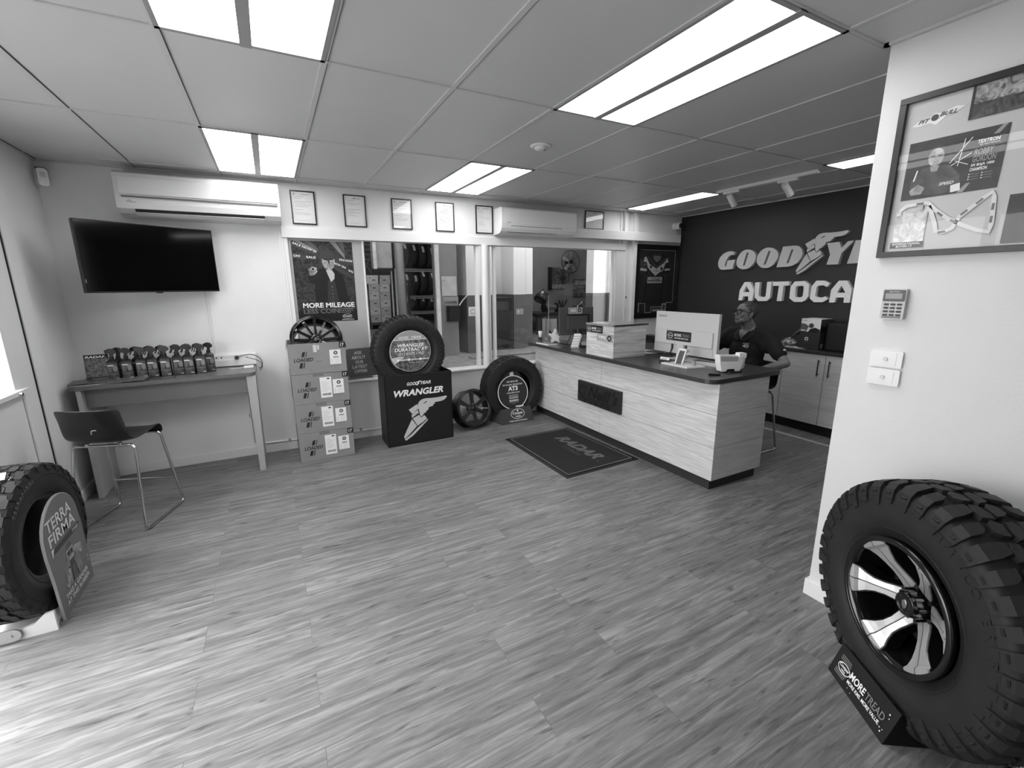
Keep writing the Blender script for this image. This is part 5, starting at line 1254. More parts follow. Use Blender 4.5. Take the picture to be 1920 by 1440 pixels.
J = lambda pts: [(.07+(p-200)/700*(w_-.12), .10+(1350-q)/1200*(h_-.16)) for p, q in pts]
jb = MB().prism(J([(330, 290), (430, 215), (640, 220), (745, 310), (800, 560), (800, 640), (690, 640), (700, 1190), (290, 1190), (370, 640), (215, 630), (230, 520)])[::-1], .006, .014, 0, T)
jo = obj('jersey_body', jb, mat('jersey_dark', 15, .8), t, bevel=.002)
a = MB()
a.poly(J([(305, 300), (285, 390), (345, 400), (370, 500), (450, 590), (520, 660), (600, 590), (660, 560), (705, 410), (765, 395), (735, 310), (680, 400), (535, 525), (400, 430), (330, 295)]), .0155, 0, T)
a.poly(J([(345, 295), (375, 290), (535, 480), (700, 310), (730, 315), (537, 525)]), .016, 1, T)
a.poly(J([(455, 260), (615, 265), (600, 350), (540, 400), (480, 350)]), .0155, 2, T); a.poly(J([(460, 225), (630, 225), (615, 275), (470, 275)]), .0158, 3, T)
a.poly(J([(235, 510), (350, 530), (350, 570), (230, 555)]), .016, 0, T); a.poly(J([(695, 520), (800, 512), (800, 550), (690, 560)]), .016, 0, T)
a.poly(J([(215, 615), (375, 625), (375, 638), (215, 630)]), .016, 1, T); a.poly(J([(660, 625), (800, 605), (800, 618), (660, 638)]), .016, 1, T)
a.poly(J([(255, 430), (340, 430), (340, 460), (255, 455)]), .016, 1, T); a.poly(J([(375, 585), (465, 660), (440, 660), (380, 610)]), .016, 1, T)
a.poly(J([(375, 680), (655, 682), (652, 800), (370, 803)]), .0165, 4, T)
a.text(T, "O'Neills", *J([(455, 740)])[0], .17, .035, 5, .017, .02, .2); a.poly(J([(385, 745), (635, 745), (635, 765), (385, 765)]), .017, 5, T)
a.text(T, 'Oneills', *J([(480, 575)])[0], .10, .022, 5, .0165, .01, .2)
a.poly(circle(.022, 16, *J([(428, 485)])[0]), .0165, 5, T); a.poly(circle(.026, 16, *J([(632, 520)])[0]), .0165, 5, T)
obj('jersey_print', a, [mat('jersey_pale', 165, .7), mat('jersey_grey', 52, .7), mat('collar_grey', 90, .7), mat('collar_dark', 36, .7), mat('label_pale', 150, .6), M_print_k], jo)
for cx_ in (J([(205, 0)])[0][0], J([(730, 0)])[0][0]):
    b = MB().quad(cx_-.045, cx_+.045, .085, .205, .008, 0, T); b.poly([(cx_-.030, .175), (cx_, .19), (cx_+.030, .175), (cx_+.026, .13), (cx_, .10), (cx_-.026, .13)], .009, 1, T)
    obj('crest_card', b, [mat('label_pale', 150, .6), mat('crest_dark', 60, .5)], t)
obj('name_plate', MB().quad(L0+.30, L0+.50, .09, .125, .008, 0, T), mat('plate_pale', 140, .4), t)
obj('cover_glass', MB().box(e, w_-e*.5, e, h_-e*.85, .030, .033, 0, T), M_glass, t)
t = thing('security_camera', 'white dome security camera with a dark lens high in the far corner', 'security camera', (5.36, 4.9, 2.4))
T = frame((5.375, 4.90, 2.475), (.8, -.3, 0), (0, 0, 1))
obj('camera_body', MB().cyl((-.0, 0, -.06), (0, 0, .02), .052, n=28, T=T).ball((0, 0, .02), (.052, .052, .03), 20, 0, T), M_white, t)
obj('camera_lens', MB().ball((.012, 0, .042), (.034, .034, .016), 18, 0, T), M_blk, t)
obj('camera_base', MB().cyl((5.375, YB, 2.475), (5.375, YB-.035, 2.475), .05, n=24), M_white, t)
obj('camera_cable', MB().tube([(5.40, 4.95, 2.43), (5.43, 4.955, 2.385), (5.47, 4.96, 2.37), (5.50, 4.965, 2.385)], .004, 6), mat('cable_grey', 150, .5), t)
t = thing('cable_trunking', 'white horizontal trunking running from the small air conditioner to the far corner', 'trunking', (4.45, 4.9, 2.24))
obj('trunking_box', MB().box(3.443, 5.40, 4.86, YB, 2.238, 2.352), mat('trunk_white', 214, .35), t, bevel=.003)
t = thing('wall_remote', 'white air conditioner remote in its holder right of the window', 'remote control', (4.476, YB, 1.31))
obj('remote_holder', MB().box(4.445, 4.507, YB-.022, YB, 1.31, 1.43), M_white, t, bevel=.003)
obj('remote_body', MB().box(4.450, 4.502, YB-.018, YB-.003, 1.34, 1.502), M_white, t, bevel=.004)
obj('remote_screen', MB().quad(4.462, 4.492, 1.455, 1.485, .0195, 0, BACK(0, YB, 0)), M_blk, t)
t = thing('side_cabinet', 'grey side cabinet with a dark tray on top, beyond the pine box', 'cabinet', (4.84, 4.7, 0))
obj('cabinet_body', MB().box(4.72, 5.0, 4.55, 4.93, 0, .84), mat('cabinet_grey', 96, .5), t, bevel=.003)
obj('dark_tray', MB().box(4.70, 5.02, 4.52, 4.94, .84, .87).box(4.74, 4.9, 4.6, 4.85, .87, .93), M_blk, t, bevel=.003)

# ================================================================ FEATURE WALL
def wall_sign(name, label, shapes, x0, depth, m_, partname):
    zs = [v for s in shapes.values() for lp in s for u, v in lp]; us = [u for s in shapes.values() for lp in s for u, v in lp]
    t = thing(name, label, 'sign lettering', (x0, -(min(us)+max(us))/2, min(zs)))
    T = FACEX(x0, 0, 0)
    for k, loops in shapes.items():
        lp = [chaikin(loops[0]) if k in ('O1', 'O2') else loops[0]]+loops[1:]
        obj(partname, MB().shape(lp, .001, depth, 0, T), m_, t, bevel=.0)
    return t, T
M_let = mat('sign_grey', 200, .16, spec=.7); M_let2 = mat('sign_white', 245, .35)
t, T = wall_sign('feature_sign', 'large grey raised lettering with a winged shoe on the black wall', GY, XR, .046, M_let, 'letter')
k_ = 0
for lp in FOOT: obj('shoe_panel', MB().shape([lp], .001, .046, 0, T), M_let, t)
obj('wing', MB().shape([chaikin(WING[0]), WING[1]], .001, .048, 0, T), M_let, t)
for s_, x_, w_ in (('A', -2.46, .27), ('R', -2.16, .26)): obj('letter', MB().text(T, s_, x_, 1.84, w_, .236, 0, .001, .05, .25, 1, .045), M_let, t)
t, T = wall_sign('feature_sign', 'white block lettering in the lower line on the black wall', AC, XR, .046, M_let2, 'letter')
for s_, x_, w_ in (('R', -2.505, .19), ('E', -2.27, .17)): obj('letter', MB().text(T, s_, x_, 1.43, w_, .235, 0, .001, .07, 0, 1, .045), M_let2, t)

# ---- wall cabinets along the feature wall
for i, y0 in enumerate((1.22, 2.12, 3.02, 3.92)):
    names = ['hidden behind the partition', 'with the two bar handles in view', 'behind the seated man', 'in the far corner']
    t = thing('base_cabinet', 'two door timber base cabinet under the feature wall, '+names[i], 'cabinet', (5.33, y0+.45, 0), 0, 'base cabinets along the feature wall')
    obj('cabinet_box', MB().box(5.17, 5.51, y0+.001, y0+.899, .11, .895), mat('cab_box', 70, .6), t)
    obj('cabinet_kick', MB().box(5.22, 5.50, y0+.001, y0+.899, 0, .11), mat('kick_dark', 18, .5), t)
    for s in (0, 1):
        d = obj('door', MB().box(5.150, 5.169, y0+.003+.45*s, y0+.447+.45*s, .118, .890), wood_mat('cab_timber', 190, 204, .45, 'y', .9), t, bevel=.001)
        yh = y0+.45+(-.055 if s == 0 else .055)
        obj('door_handle', MB().cyl((5.118, yh, .66), (5.118, yh, .84), .006, n=10).cyl((5.118, yh, .68), (5.15, yh, .68), .005, n=8).cyl((5.118, yh, .82), (5.15, yh, .82), .005, n=8), mat('handle_steel', 90, .3, metal=1), d)
t = thing('back_worktop', 'dark worktop over the base cabinets under the feature wall', 'worktop', (5.32, 3.0, .9))
obj('worktop_slab', MB().box(5.135, XR-.002, 1.2, YB-.02, .897, .927), M_ctop, t, bevel=.003)
bz = .928
t = thing('camera_kit_box', 'printed security camera carton standing on the dark carton', 'box', (5.35, 2.79, bz+.19))
obj('carton_shell', MB().box(5.215, 5.44, 2.70, 2.905, bz+.1925, bz+.335), M_print_w, t, bevel=.001)
T = FACEX(5.2145, 2.905, bz+.1925); a = MB().quad(.001, .204, 0, .10, .0005, 0, T)
a.poly([(.0, .0), (.06, .0), (.085, .06), (.05, .085), (.0, .09)], .0008, 1, T); a.poly([(.085, .0), (.204, .0), (.204, .03), (.15, .05), (.10, .03)], .0009, 2, T); a.poly(circle(.028, 16, .11, .068), .001, 1, T); a.poly(circle(.012, 12, .11, .068), .0012, 2, T); a.text(T, 'Swann', .012, .118, .05, .012, 1, .001); a.quad(.004, .05, .008, .02, .0012, 3, T)
obj('carton_print', a, [M_print_w, mat('kit_mid', 90, .5), M_print_k, M_print_w], t)
Ty = BACK(5.215, 2.6995, bz+.1925); a = MB().quad(.0, .225, .0, .14, .0005, 0, Ty); a.poly([(.0, .0), (.2, .0), (.18, .06), (.14, .05), (.12, .10), (.09, .05), (.02, .08)], .001, 1, Ty)
obj('carton_side_print', a, [mat('kit_side', 75, .5), M_print_k], t)
t = thing('dark_carton', 'dark cardboard carton with a small pale emblem on the back worktop', 'cardboard box', (5.35, 2.79, bz))
M_dk = mat('carton_dark', 44, .55)
obj('carton_shell', MB().box(5.215, 5.45, 2.695, 2.915, bz, bz+.190), M_dk, t, bevel=.002)
obj('carton_flap', MB().add([(5.215, 2.915, bz+.19), (5.45, 2.915, bz+.19), (5.46, 3.01, bz+.25), (5.21, 3.0, bz+.12)], [(0, 1, 2, 3), (3, 2, 1, 0)]), mat('flap_grey', 85, .6), t)
T = FACEX(5.2145, 2.915, bz); a = MB().rprism(.036, .036, .008, 0, .001, 0, T, .085, .115); a.rprism(.018, .018, .004, .001, .0015, 1, T, .085, .115); a.text(T, 'reolink', .055, .078, .06, .009, 2, .001)
obj('carton_emblem', a, [M_print_w, M_dk, M_print_g], t)
Ty = BACK(5.215, 2.6945, bz); obj('carton_label', MB().quad(.03, .08, .02, .065, .0008, 0, Ty).quad(.045, .07, .03, .042, .0014, 1, Ty), [mat('lbl_pale', 140, .5), M_print_k], t)
t = thing('black_case', 'black case at the right end of the visible back worktop', 'case', (5.38, 2.5, bz))
obj('case_body', MB().box(5.25, 5.50, 2.42, 2.66, bz, bz+.30), mat('case_black', 12, .6), t, bevel=.02, seg=3)
obj('case_handle', MB().tube([(5.37, 2.48, bz+.30), (5.37, 2.50, bz+.325), (5.37, 2.58, bz+.325), (5.37, 2.60, bz+.30)], .007, 8), M_blk, t)
t = thing('wrapped_parts', 'shiny plastic wrapped parcel on the back worktop beside the dark carton', 'parcel', (5.3, 3.05, bz))
r_ = random.Random(4); V = []; F = []
for i in range(7):
    for j in range(12):
        th = 2*PI*j/12; k = math.sin(PI*(i+.3)/6.6); V.append((5.30+.06*math.cos(th)*k*(1+.3*r_.random()), 3.05+.085*math.sin(th)*k*(1+.3*r_.random()), bz+.002+.095*i/6*(1+.1*r_.random())))
for i in range(6):
    for j in range(12): F.append((i*12+j, i*12+(j+1) % 12, (i+1)*12+(j+1) % 12, (i+1)*12+j))
F += [tuple(range(11, -1, -1)), tuple(range(72, 84))]
obj('wrapping', MB().add(V, F), photo_mat('wrap_print', 40, 170, 18, 2, 7, .15), t)
for nm, x, y, r, lb in (('paper_sheet', 5.26, 2.95, .2, 'white papers on the back worktop in front of the dark carton'), ('paper_sheet', 5.30, 3.22, -.1, 'white papers on the back worktop behind the man\'s shoulder')):
    T = Matrix.Translation((x, y, bz)) @ Matrix.Rotation(r, 4, 'Z')
    t = thing('paper_pile', lb, 'papers', (x, y, bz))
    for k in range(3): obj('paper_sheet', MB().box(-.075, .075, -.11, .11, .003*k, .003*k+.002, 0, T @ Matrix.Rotation(.12*k, 4, 'Z')), M_paper, t)
t = thing('paper_note', 'scrap of white paper and a black pad right of the case, by the partition', 'paper', (5.3, 2.33, bz))
obj('note_sheet', MB().box(5.17, 5.24, 2.27, 2.33, bz, bz+.012), M_paper, t); obj('black_pad', MB().box(5.28, 5.42, 2.22, 2.38, bz, bz+.015), M_blk, t)
t = thing('cable_cover', 'pale cable cover strip on the floor in front of the base cabinets', 'cable cover', (4.93, 3, 0))
obj('cover_strip', MB().prism([(4.905, 0), (4.955, 0), (4.945, .008), (4.915, .008)], -4.6, -1.3, 0, Matrix(((1, 0, 0, 0), (0, 0, -1, 0), (0, 1, 0, 0), (0, 0, 0, 1)))), mat('strip_floor', 150, .4), t)

# ================================================================ PARTITION WALL
t = thing('memorabilia_frame', 'large black framed display with racing prints and a lanyard on the right wall', 'framed display', (2.4, .7, 1.75))
FY1, FY0, FZ0, FZ1 = 1.046, .10, 1.752, 2.378; T = FACEX(2.401, FY1, FZ0); w_, h_ = FY1-FY0, FZ1-FZ0; e = .0235
a = MB().box(0, w_, 0, e, 0, .024, 0, T).box(0, w_, h_-e, h_, 0, .024, 0, T).box(0, e, e, h_-e, 0, .024, 0, T).box(w_-e, w_, e, h_-e, 0, .024, 0, T)
obj('frame', a, M_fk, t, bevel=.001)
obj('backing_board', MB().box(e, w_-e, e, h_-e, .0, .006, 0, T), mat('mount_board', 196, .6, bump=.15, bscale=9), t)
def Y(p): return FY1-p
# print with seated driver
a = MB(); z = .008
a.add([(.050, .228, z), (.338, .232, z), (.342, .448, z), (.052, .448, z)], [(0, 1, 2, 3)], 0, False, T)
pr_ = obj('driver_print', a, [photo_mat('driver_bg', 22, 40, 5, 2, 3)], t)
a = MB(); z = .0088
a.poly(circle(.0245, 20, .145, .378, ry=.034), z+.0005, 0, T); a.poly(circle(.027, 20, .146, .397, ry=.024), z+.0004, 5, T); a.quad(.128, .142, .381, .385, z+.0007, 1, T); a.quad(.150, .164, .381, .385, z+.0007, 1, T); a.quad(.139, .155, .358, .361, z+.0007, 5, T); a.poly([(.130, .345), (.160, .345), (.155, .325), (.136, .325)], z+.0004, 4, T)
a.poly([(.078, .25), (.075, .30), (.11, .345), (.145, .345), (.19, .34), (.225, .30), (.235, .245), (.16, .235)], z, 2, T)
a.poly([(.075, .262), (.10, .285), (.125, .268), (.115, .245), (.082, .245)], z+.0003, 0, T); a.poly([(.205, .262), (.232, .268), (.236, .240), (.208, .236)], z+.0003, 3, T)
a.poly([(.082, .30), (.090, .34), (.094, .338), (.086, .298)], z+.0003, 3, T)
a.text(T, 'SPEED', .168, .268, .045, .011, 3, z+.0004, .02, .3)
for p, q in (((.19, .345), (.245, .425)), ((.195, .335), (.25, .37)), ((.205, .35), (.245, .33)), ((.225, .425), (.215, .33))):
    d = Vector((q[0]-p[0], q[1]-p[1])).normalized(); n_ = (-d.y*.0012, d.x*.0012); a.add([(p[0]-n_[0], p[1]-n_[1], z+.0005), (q[0]-n_[0], q[1]-n_[1], z+.0005), (q[0]+n_[0], q[1]+n_[1], z+.0005), (p[0]+n_[0], p[1]+n_[1], z+.0005)], [(0, 1, 2, 3)], 3, False, T)
a.add([(.226, .232, z), (.245, .232, z), (.262, .262, z), (.250, .262, z)], [(0, 1, 2, 3)], 4, False, T); a.add([(.300, .42, z), (.316, .42, z), (.336, .448, z), (.322, .448, z)], [(0, 1, 2, 3)], 4, False, T)
obj('driver_picture', a, [photo_mat('driver_skin', 120, 180, 30, 1, 1), M_print_k, photo_mat('driver_suit', 50, 84, 14, 2, 8), M_print_w, mat('print_stripe', 150, .4), mat('driver_hair', 62, .6)], pr_)
a = MB(); z = .0094
a.text(T, 'TEXTRON', .262, .397, .060, .013, 0, z, .03, .15); a.text(T, 'Tiger Stadium Motorsport', .268, .389, .055, .006, 0, z, .01, .2)
a.text(T, 'ROBBY', .258, .358, .052, .022, 1, z, .02, .1); a.text(T, 'GORDON', .256, .333, .064, .022, 1, z, .02, .1)
a.text(T, '3X BAJA 1000', .254, .316, .064, .012, 0, z, .03, .1); a.text(T, 'CHAMPION', .253, .302, .048, .012, 0, z, .03, .1)
for k in range(3):
    for x_ in (.252, .288): a.quad(x_, x_+.004, .290-.009*k, .294-.009*k, z, 0, T); a.quad(x_+.006, x_+.030, .2910-.009*k, .2925-.009*k, z, 1, T)
obj('print_lettering', a, [M_print_w, mat('print_pale', 150, .5)], pr_)
obj('crowd_photo', MB().quad(.222, .62, .487, .602, .008, 0, T).quad(.222, .62, .487, .54, .0086, 1, T).quad(.220, .228, .487, .602, .009, 2, T), [photo_mat('crowd_top', 60, 190, 28, 2, 4), photo_mat('crowd_low', 18, 90, 24, 2, 11), M_print_k], t)
a = MB()
a.poly([(.048, .512), (.070, .530), (.10, .530), (.115, .545), (.135, .540), (.18, .552), (.205, .545), (.180, .530), (.15, .522), (.125, .500), (.105, .512), (.075, .508)], .0075, 0, T)
a.text(T, 'PIT', .066, .515, .038, .015, 1, .0085, .03, .4); a.text(T, 'BULL', .132, .527, .052, .015, 1, .0085, .03, .4); a.poly(circle(.012, 14, .118, .528), .0086, 1, T)
obj('sticker', a, [M_print_w, mat('sticker_ink', 60, .5)], t)
# lanyard
def ribbon(pts, wd, z0, mi=0):
    m_ = MB(); V = []; n = len(pts)
    for i, p in enumerate(pts):
        d = Vector((pts[min(i+1, n-1)][0]-pts[max(i-1, 0)][0], pts[min(i+1, n-1)][1]-pts[max(i-1, 0)][1])).normalized()
        V += [(p[0]-d.y*wd/2, p[1]+d.x*wd/2, z0), (p[0]+d.y*wd/2, p[1]-d.x*wd/2, z0)]
    V2 = V+[(x, y, z0+.0015) for x, y, z_ in V]; k = 2*n
    F = [(2*i, 2*i+1, 2*i+3, 2*i+2)[::-1] for i in range(n-1)]+[(k+2*i, k+2*i+1, k+2*i+3, k+2*i+2) for i in range(n-1)]
    m_.add(V2, F, 0, False, T); return m_
path = [(.055, .185), (.075, .205), (.11, .208), (.145, .208), (.175, .175), (.215, .14), (.262, .110), (.31, .085), (.342, .075), (.345, .10), (.342, .15), (.338, .20), (.332, .218), (.31, .20), (.28, .17), (.25, .14), (.235, .10), (.21, .088), (.185, .095), (.180, .12), (.165, .16), (.150, .195)]
ly = obj('lanyard_strap', ribbon(path, .014, .009), mat('lanyard_white', 222, .6), t)
a = MB()
for (x_, y_, an) in ((.190, .158, -42), (.235, .126, -30), (.300, .19, 45), (.262, .155, 45), (.342, .12, 90), (.340, .165, 90), (.205, .089, 5), (.120, .208, 0)):
    a.quad(-.012, .012, -.004, .004, .0112, 0, T @ Matrix.Translation((x_, y_, 0)) @ Matrix.Rotation(rad(an), 4, 'Z'))
obj('lanyard_print', a, M_print_g, ly)
a = MB()
for p in ((.055, .180), (.125, .196)): a.box(p[0]-.008, p[0]+.008, p[1]-.012, p[1]+.004, .009, .013, 0, T)
obj('lanyard_clip', a, M_chrome, ly)
a = MB().quad(.045, .150, .06, .185, .009, 0, T).quad(.040, .152, .036, .060, .0095, 1, T); a.text(T, 'INTERNATIONAL', .048, .049, .095, .008, 2, .0102, .02); a.text(T, 'BUYER-17', .062, .039, .055, .008, 2, .0102, .02)
obj('event_pass', a, [photo_mat('pass_plastic', 170, 220, 30, 2, 2, .15), mat('pass_band', 70, .5), M_print_w], t)
obj('lower_print', MB().quad(.378, .60, .03, .20, .008, 0, T), mat('lower_print', 60, .5), t)
obj('cover_glass', MB().box(e, w_-e, e, h_-e, .0165, .0185, 0, T), glass_mat('picture_glass', 1.0, .42), t)
# keypad
t = thing('alarm_keypad', 'grey alarm keypad with a small display on the right wall', 'keypad', (2.39, .955, 1.49))
T = FACEX(2.401, 0, 0)
obj('keypad_case', MB().rprism(.084, .128, .005, 0, .022, 0, T, -.954, 1.554), mat('keypad_grey', 186, .4), t, bevel=.003)
obj('display_surround', MB().rprism(.078, .048, .004, .022, .0235, 0, T, -.954, 1.590), mat('keypad_dark', 36, .3), t)
a = MB().quad(-.985, -.925, 1.577, 1.600, .0242, 0, T); obj('display', a, mat('lcd', 120, .2), t)
a = MB()
for r in range(4):
    for c_ in range(3): a.rprism(.018, .0085, .003, .022, .0245, 0, T, -.977+.0235*c_, 1.553-.0152*r, 3)
obj('keypad_buttons', a, mat('keys_dark', 48, .5), t)
obj('status_strip', MB().quad(-.988, -.920, 1.4945, 1.501, .0225, 0, T), mat('strip_mid', 110, .5), t)
a = MB().text(T, 'SOLUTION', -.972, 1.605, .036, .004, 0, .0245, .01); obj('keypad_lettering', a, M_print_w, t)
for z0, nm in ((1.277, 'upper'), (1.196, 'lower')):
    t = thing('switch_plate', nm+' of the two white wall switch plates under the keypad', 'switch', (2.39, .95, z0), 0, 'wall switch plates')
    obj('plate', MB().rprism(.120, .074, .006, 0, .012, 0, T, -.950, z0+.037), M_white, t, bevel=.003)
    obj('plate_inset', MB().rprism(.078, .056, .006, .012, .0135, 0, T, -.950, z0+.037), M_white, t, bevel=.001)
    obj('rocker', MB().cyl((-.950, z0+.037, .013), (-.950, z0+.037, .018), .0085, n=20, T=T), mat('rocker_white', 200, .3), t)
# chrome bin at the very corner of the picture
t = thing('chrome_canister', 'chrome cylinder with a pale side at the bottom right corner of the photo', 'canister', (2.08, .262, 0))
T = Matrix.Translation((2.085, .235, 0))
obj('canister_body', MB().lathe([(0, 0), (.052, 0), (.052, .02), (.049, .024), (.049, .118), (.052, .122), (.052, .132), (.046, .14), (0, .14)], 36, 0, T), M_chrome, t)
obj('canister_band', MB().lathe([(.0505, .06), (.0515, .062), (.0515, .066), (.0505, .068)], 36, 0, T), mat('chrome_dark', 90, .2, metal=1), t)
# ================================================================ WORKSHOP CONTENTS (seen through the glass)
WF = WZ
M_tube = mat('workshop_tube', 255, .6, emit=WTUBE)
for i, (x, y) in enumerate(((.6, 5.7), (2.98, 5.45), (4.36, 5.4), (2.2, 9.2), (4.9, 7.4))):  # unseen tube lights, added to brighten the workshop
    t = thing('workshop_fill_light', ['over the front left of the workshop', 'over the middle front of the workshop', 'over the right front of the workshop', 'deep in the workshop over the racks', 'over the workbench'][i]+', unseen tube added for fill light', 'ceiling light', (x, y, 3.5), 0, 'unseen fill lights added to the workshop')
    obj('fill_batten_body', MB().box(x-.62, x+.62, y-.05, y+.05, 3.52, 3.6), M_white, t)
    obj('fill_light_tube', MB().cyl((x-.6, y, 3.50), (x+.6, y, 3.50), .022 if i < 3 else .02, n=12), M_tube, t)
# low concrete kerb in front of the workshop floor (seen just above the sill)
struct('trim_12', MB().box(2.36, 3.9, 5.6, 5.75, WF, WF+.02), M_conc)
# tyre racks
def rack(x0, x1, y, levels, label):
    t = thing('tyre_rack', label, 'rack', ((x0+x1)/2, y, WF))
    top = levels[-1]+.75; M_rk = mat('rack_steel', 150, .4)
    for x in (x0, x1):
        for yy in (y, y+.45): obj('upright', MB().box(x-.03, x+.03, yy-.03, yy+.03, WF, top), mat('rack_blue', 60, .5), t)
    for z in levels:
        for yy in (y-.02, y+.42): obj('shelf_beam', MB().box(x0, x1, yy, yy+.035, z-.09, z-.06).box(x0, x1, yy, yy+.035, z-.045, z-.015), M_rk, t)
    return t
levels = (1.05, 1.72, 2.40, 3.06)
rack(2.95, 4.35, 11.6, (1.02, 1.42, 2.10), 'tall steel tyre rack seen through the left window')
def rack_tyre(x, y, z, R, w, label, tilt=0):
    T = axis_frame((x, y, z+R), 8, 0)
    t = thing('tyre', label, 'tyre', (x, y, z), 0, 'tyres on the workshop rack')
    a = MB(); a.lathe([(R*.6, w*.8), (R*.75, w), (R*.93, w*.95), (R, w*.75), (R, -w*.75), (R*.93, -w*.95), (R*.75, -w), (R*.6, -w*.8), (R*.62, -w*.5), (R*.92, -w*.6), (R*.92, w*.6), (R*.62, w*.5)], 40, 0, T, closed=True)
    obj('tyre_casing', a, M_rub, t)
    obj('tread_label', MB().lathe([(R+.002, -.03), (R+.002, .03)], 8, 0, T, a0=rad(150+tilt), a1=rad(178+tilt), smooth=True), mat('tyre_label', 215, .5), t)
rows = ((1.02, .19), (1.42, .325), (2.10, .325)); nm = ('bottom', 'middle', 'top')
for r, (z, R) in enumerate(((1.03, .19), (1.43, .32), (2.11, .33))):
    for k in range(6):
        x = 3.08+.225*k
        if r == 0 and k > 5: continue
        t_ = ['left end', 'second from the left', 'third from the left', 'third from the right', 'second from the right', 'right end'][k]
        rack_tyre(x, 11.82, z, R, .10, 'rack tyre on the '+nm[r]+' shelf of the workshop rack, '+t_, -25+((k*37+r*17) % 30))
# stacked white cartons
tb = None
for k in range(6):
    for s in (0, 1):
        x = 2.16+.245*s; z = WF+.155+.178*k
        t = thing('parts_carton', 'pale carton in the '+('left' if s == 0 else 'right')+' column beyond the window, '+['lowest', 'second from the bottom', 'third from the bottom', 'fourth from the bottom', 'second from the top', 'topmost'][k], 'cardboard box', (x, 11.0, z), 0, 'pale cartons stacked in the workshop')
        w_ = .235 if k < 5 else .28
        obj('carton_shell', MB().box(x-w_/2-(.03 if k == 5 and s == 0 else 0), x+w_/2-.0, 10.9, 11.2, z, z+(.174 if k < 5 else .20)), mat('carton_pale' if (k+s) % 2 else 'carton_pale2', 200 if (k+s) % 2 else 180, .6), t, bevel=.003)
        T = BACK(x, 10.899, z); a = MB().quad(-.03, .04, .08, .10, .001, 0, T).quad(-.095, -.06, .13, .15, .001, 1, T)
        obj('carton_mark', a, [M_print_k, M_print_g], t)
t = thing('carton_pallet', 'low dark pallet under the stacked pale cartons in the workshop', 'pallet', (2.28, 11.05, WF))
obj('pallet_deck', MB().box(2.0, 2.56, 10.85, 11.3, WF+.10, WF+.15), mat('pallet', 70, .8), t)
for x in (2.03, 2.28, 2.53): obj('pallet_block', MB().box(x-.03, x+.03, 10.86, 11.28, WF, WF+.10), mat('pallet', 70, .8), t)
# hanging steel cabinet, round column, pipes, drum
t = thing('steel_duct_box', 'scuffed pale steel box hanging at the top of the left window view', 'cabinet', (1.44, 6.6, 1.9))
obj('box_shell', MB().box(1.335, 1.565, 6.5, 6.8, 1.90, 3.6), mat('scuffed_steel', 180, .5, noise=.18, nscale=9), t, bevel=.004)
obj('box_edge', MB().box(1.30, 1.345, 6.46, 6.5, 1.885, 3.6), mat('edge_white', 225, .5, noise=.12, nscale=20), t)
obj('hanging_bracket', MB().box(1.34, 1.56, 6.5, 6.52, 1.86, 1.885), M_blk, t)
t = thing('round_column', 'round grey workshop column between the cartons and the tyre rack', 'column', (2.66, 10.4, WF))
obj('column_shaft', MB().cyl((2.66, 10.4, WF), (2.66, 10.4, 3.6), .105, n=32), mat('column_grey', 150, .6, noise=.12, nscale=3), t)
t = thing('vertical_pipes', 'pair of pale vertical pipes beside the cartons in the workshop', 'pipe', (1.62, 6.8, WF))
for x in (1.612, 1.668): obj('pipe', MB().cyl((x, 6.8, WF), (x, 6.8, 1.90), .011, n=12), mat('edge_white', 225, .5), t)
obj('pipe_base', MB().box(1.59, 1.69, 6.77, 6.83, WF, WF+.03), M_blk, t)
t = thing('steel_drum', 'dark tall ribbed drum standing before the tyre rack', 'drum', (2.78, 10.7, WF))
a = MB().lathe([(0, WF), (.115, WF), (.115, WF+.3), (.123, WF+.31), (.115, WF+.32), (.115, WF+.6), (.123, WF+.61), (.115, WF+.62), (.115, 1.70), (.121, 1.715), (0, 1.715)], 28, 0, Matrix.Translation((2.83, 10.7, 0)))
obj('drum_body', a, mat('drum_dark', 70, .25, metal=.6), t); obj('drum_lid', MB().cyl((2.83, 10.7, 1.715), (2.83, 10.7, 1.73), .10, n=24), M_blk, t)
# white post and machine cabinet with sheets
t = thing('white_post', 'narrow white upright post in the left window view', 'post', (2.04, 6.0, WF))
obj('post_shaft', MB().box(2.014, 2.066, 5.97, 6.02, WF, 3.6), mat('edge_white', 225, .5, noise=.12, nscale=20), t); obj('post_foot', MB().box(1.99, 2.09, 5.94, 6.05, WF, WF+.02), M_blk, t)
t = thing('machine_cabinet', 'grey upright workshop cabinet with taped papers in the left window view', 'cabinet', (2.23, 6.2, WF))
obj('cabinet_shell', MB().box(2.10, 2.37, 6.1, 6.38, WF, 3.2), mat('machine_grey', 128, .5, noise=.12, nscale=4), t, bevel=.003)
T = BACK(0, 6.0985, 0)
obj('taped_sheet', MB().quad(2.135, 2.355, 1.51, 1.78, .002, 0, T).quad(2.15, 2.20, 1.72, 1.724, .003, 1, T), [mat('old_paper', 190, .6, noise=.1, nscale=12), M_print_k], t)
a = MB().quad(2.15, 2.375, 1.385, 1.495, .002, 0, T); a.text(T, 'COOPER', 2.165, 1.40, .19, .035, 1, .003, .03); obj('taped_label', a, [mat('old_paper2', 150, .6), M_print_k], t)
obj('switch_panel', MB().box(2.215, 2.38, 6.06, 6.1, 1.15, 1.37).box(2.19, 2.21, 6.07, 6.1, 1.15, 1.37), mat('panel_black', 22, .5), t)
obj('panel_lever', MB().tube([(2.37, 6.05, 1.375), (2.42, 6.05, 1.44), (2.50, 6.05, 1.52)], .008, 8), mat('edge_white', 225, .5), t)
t = thing('safety_notice', 'small white notice on the pier next to the centre window post', 'sign', (2.61, 6.15, 1.19))
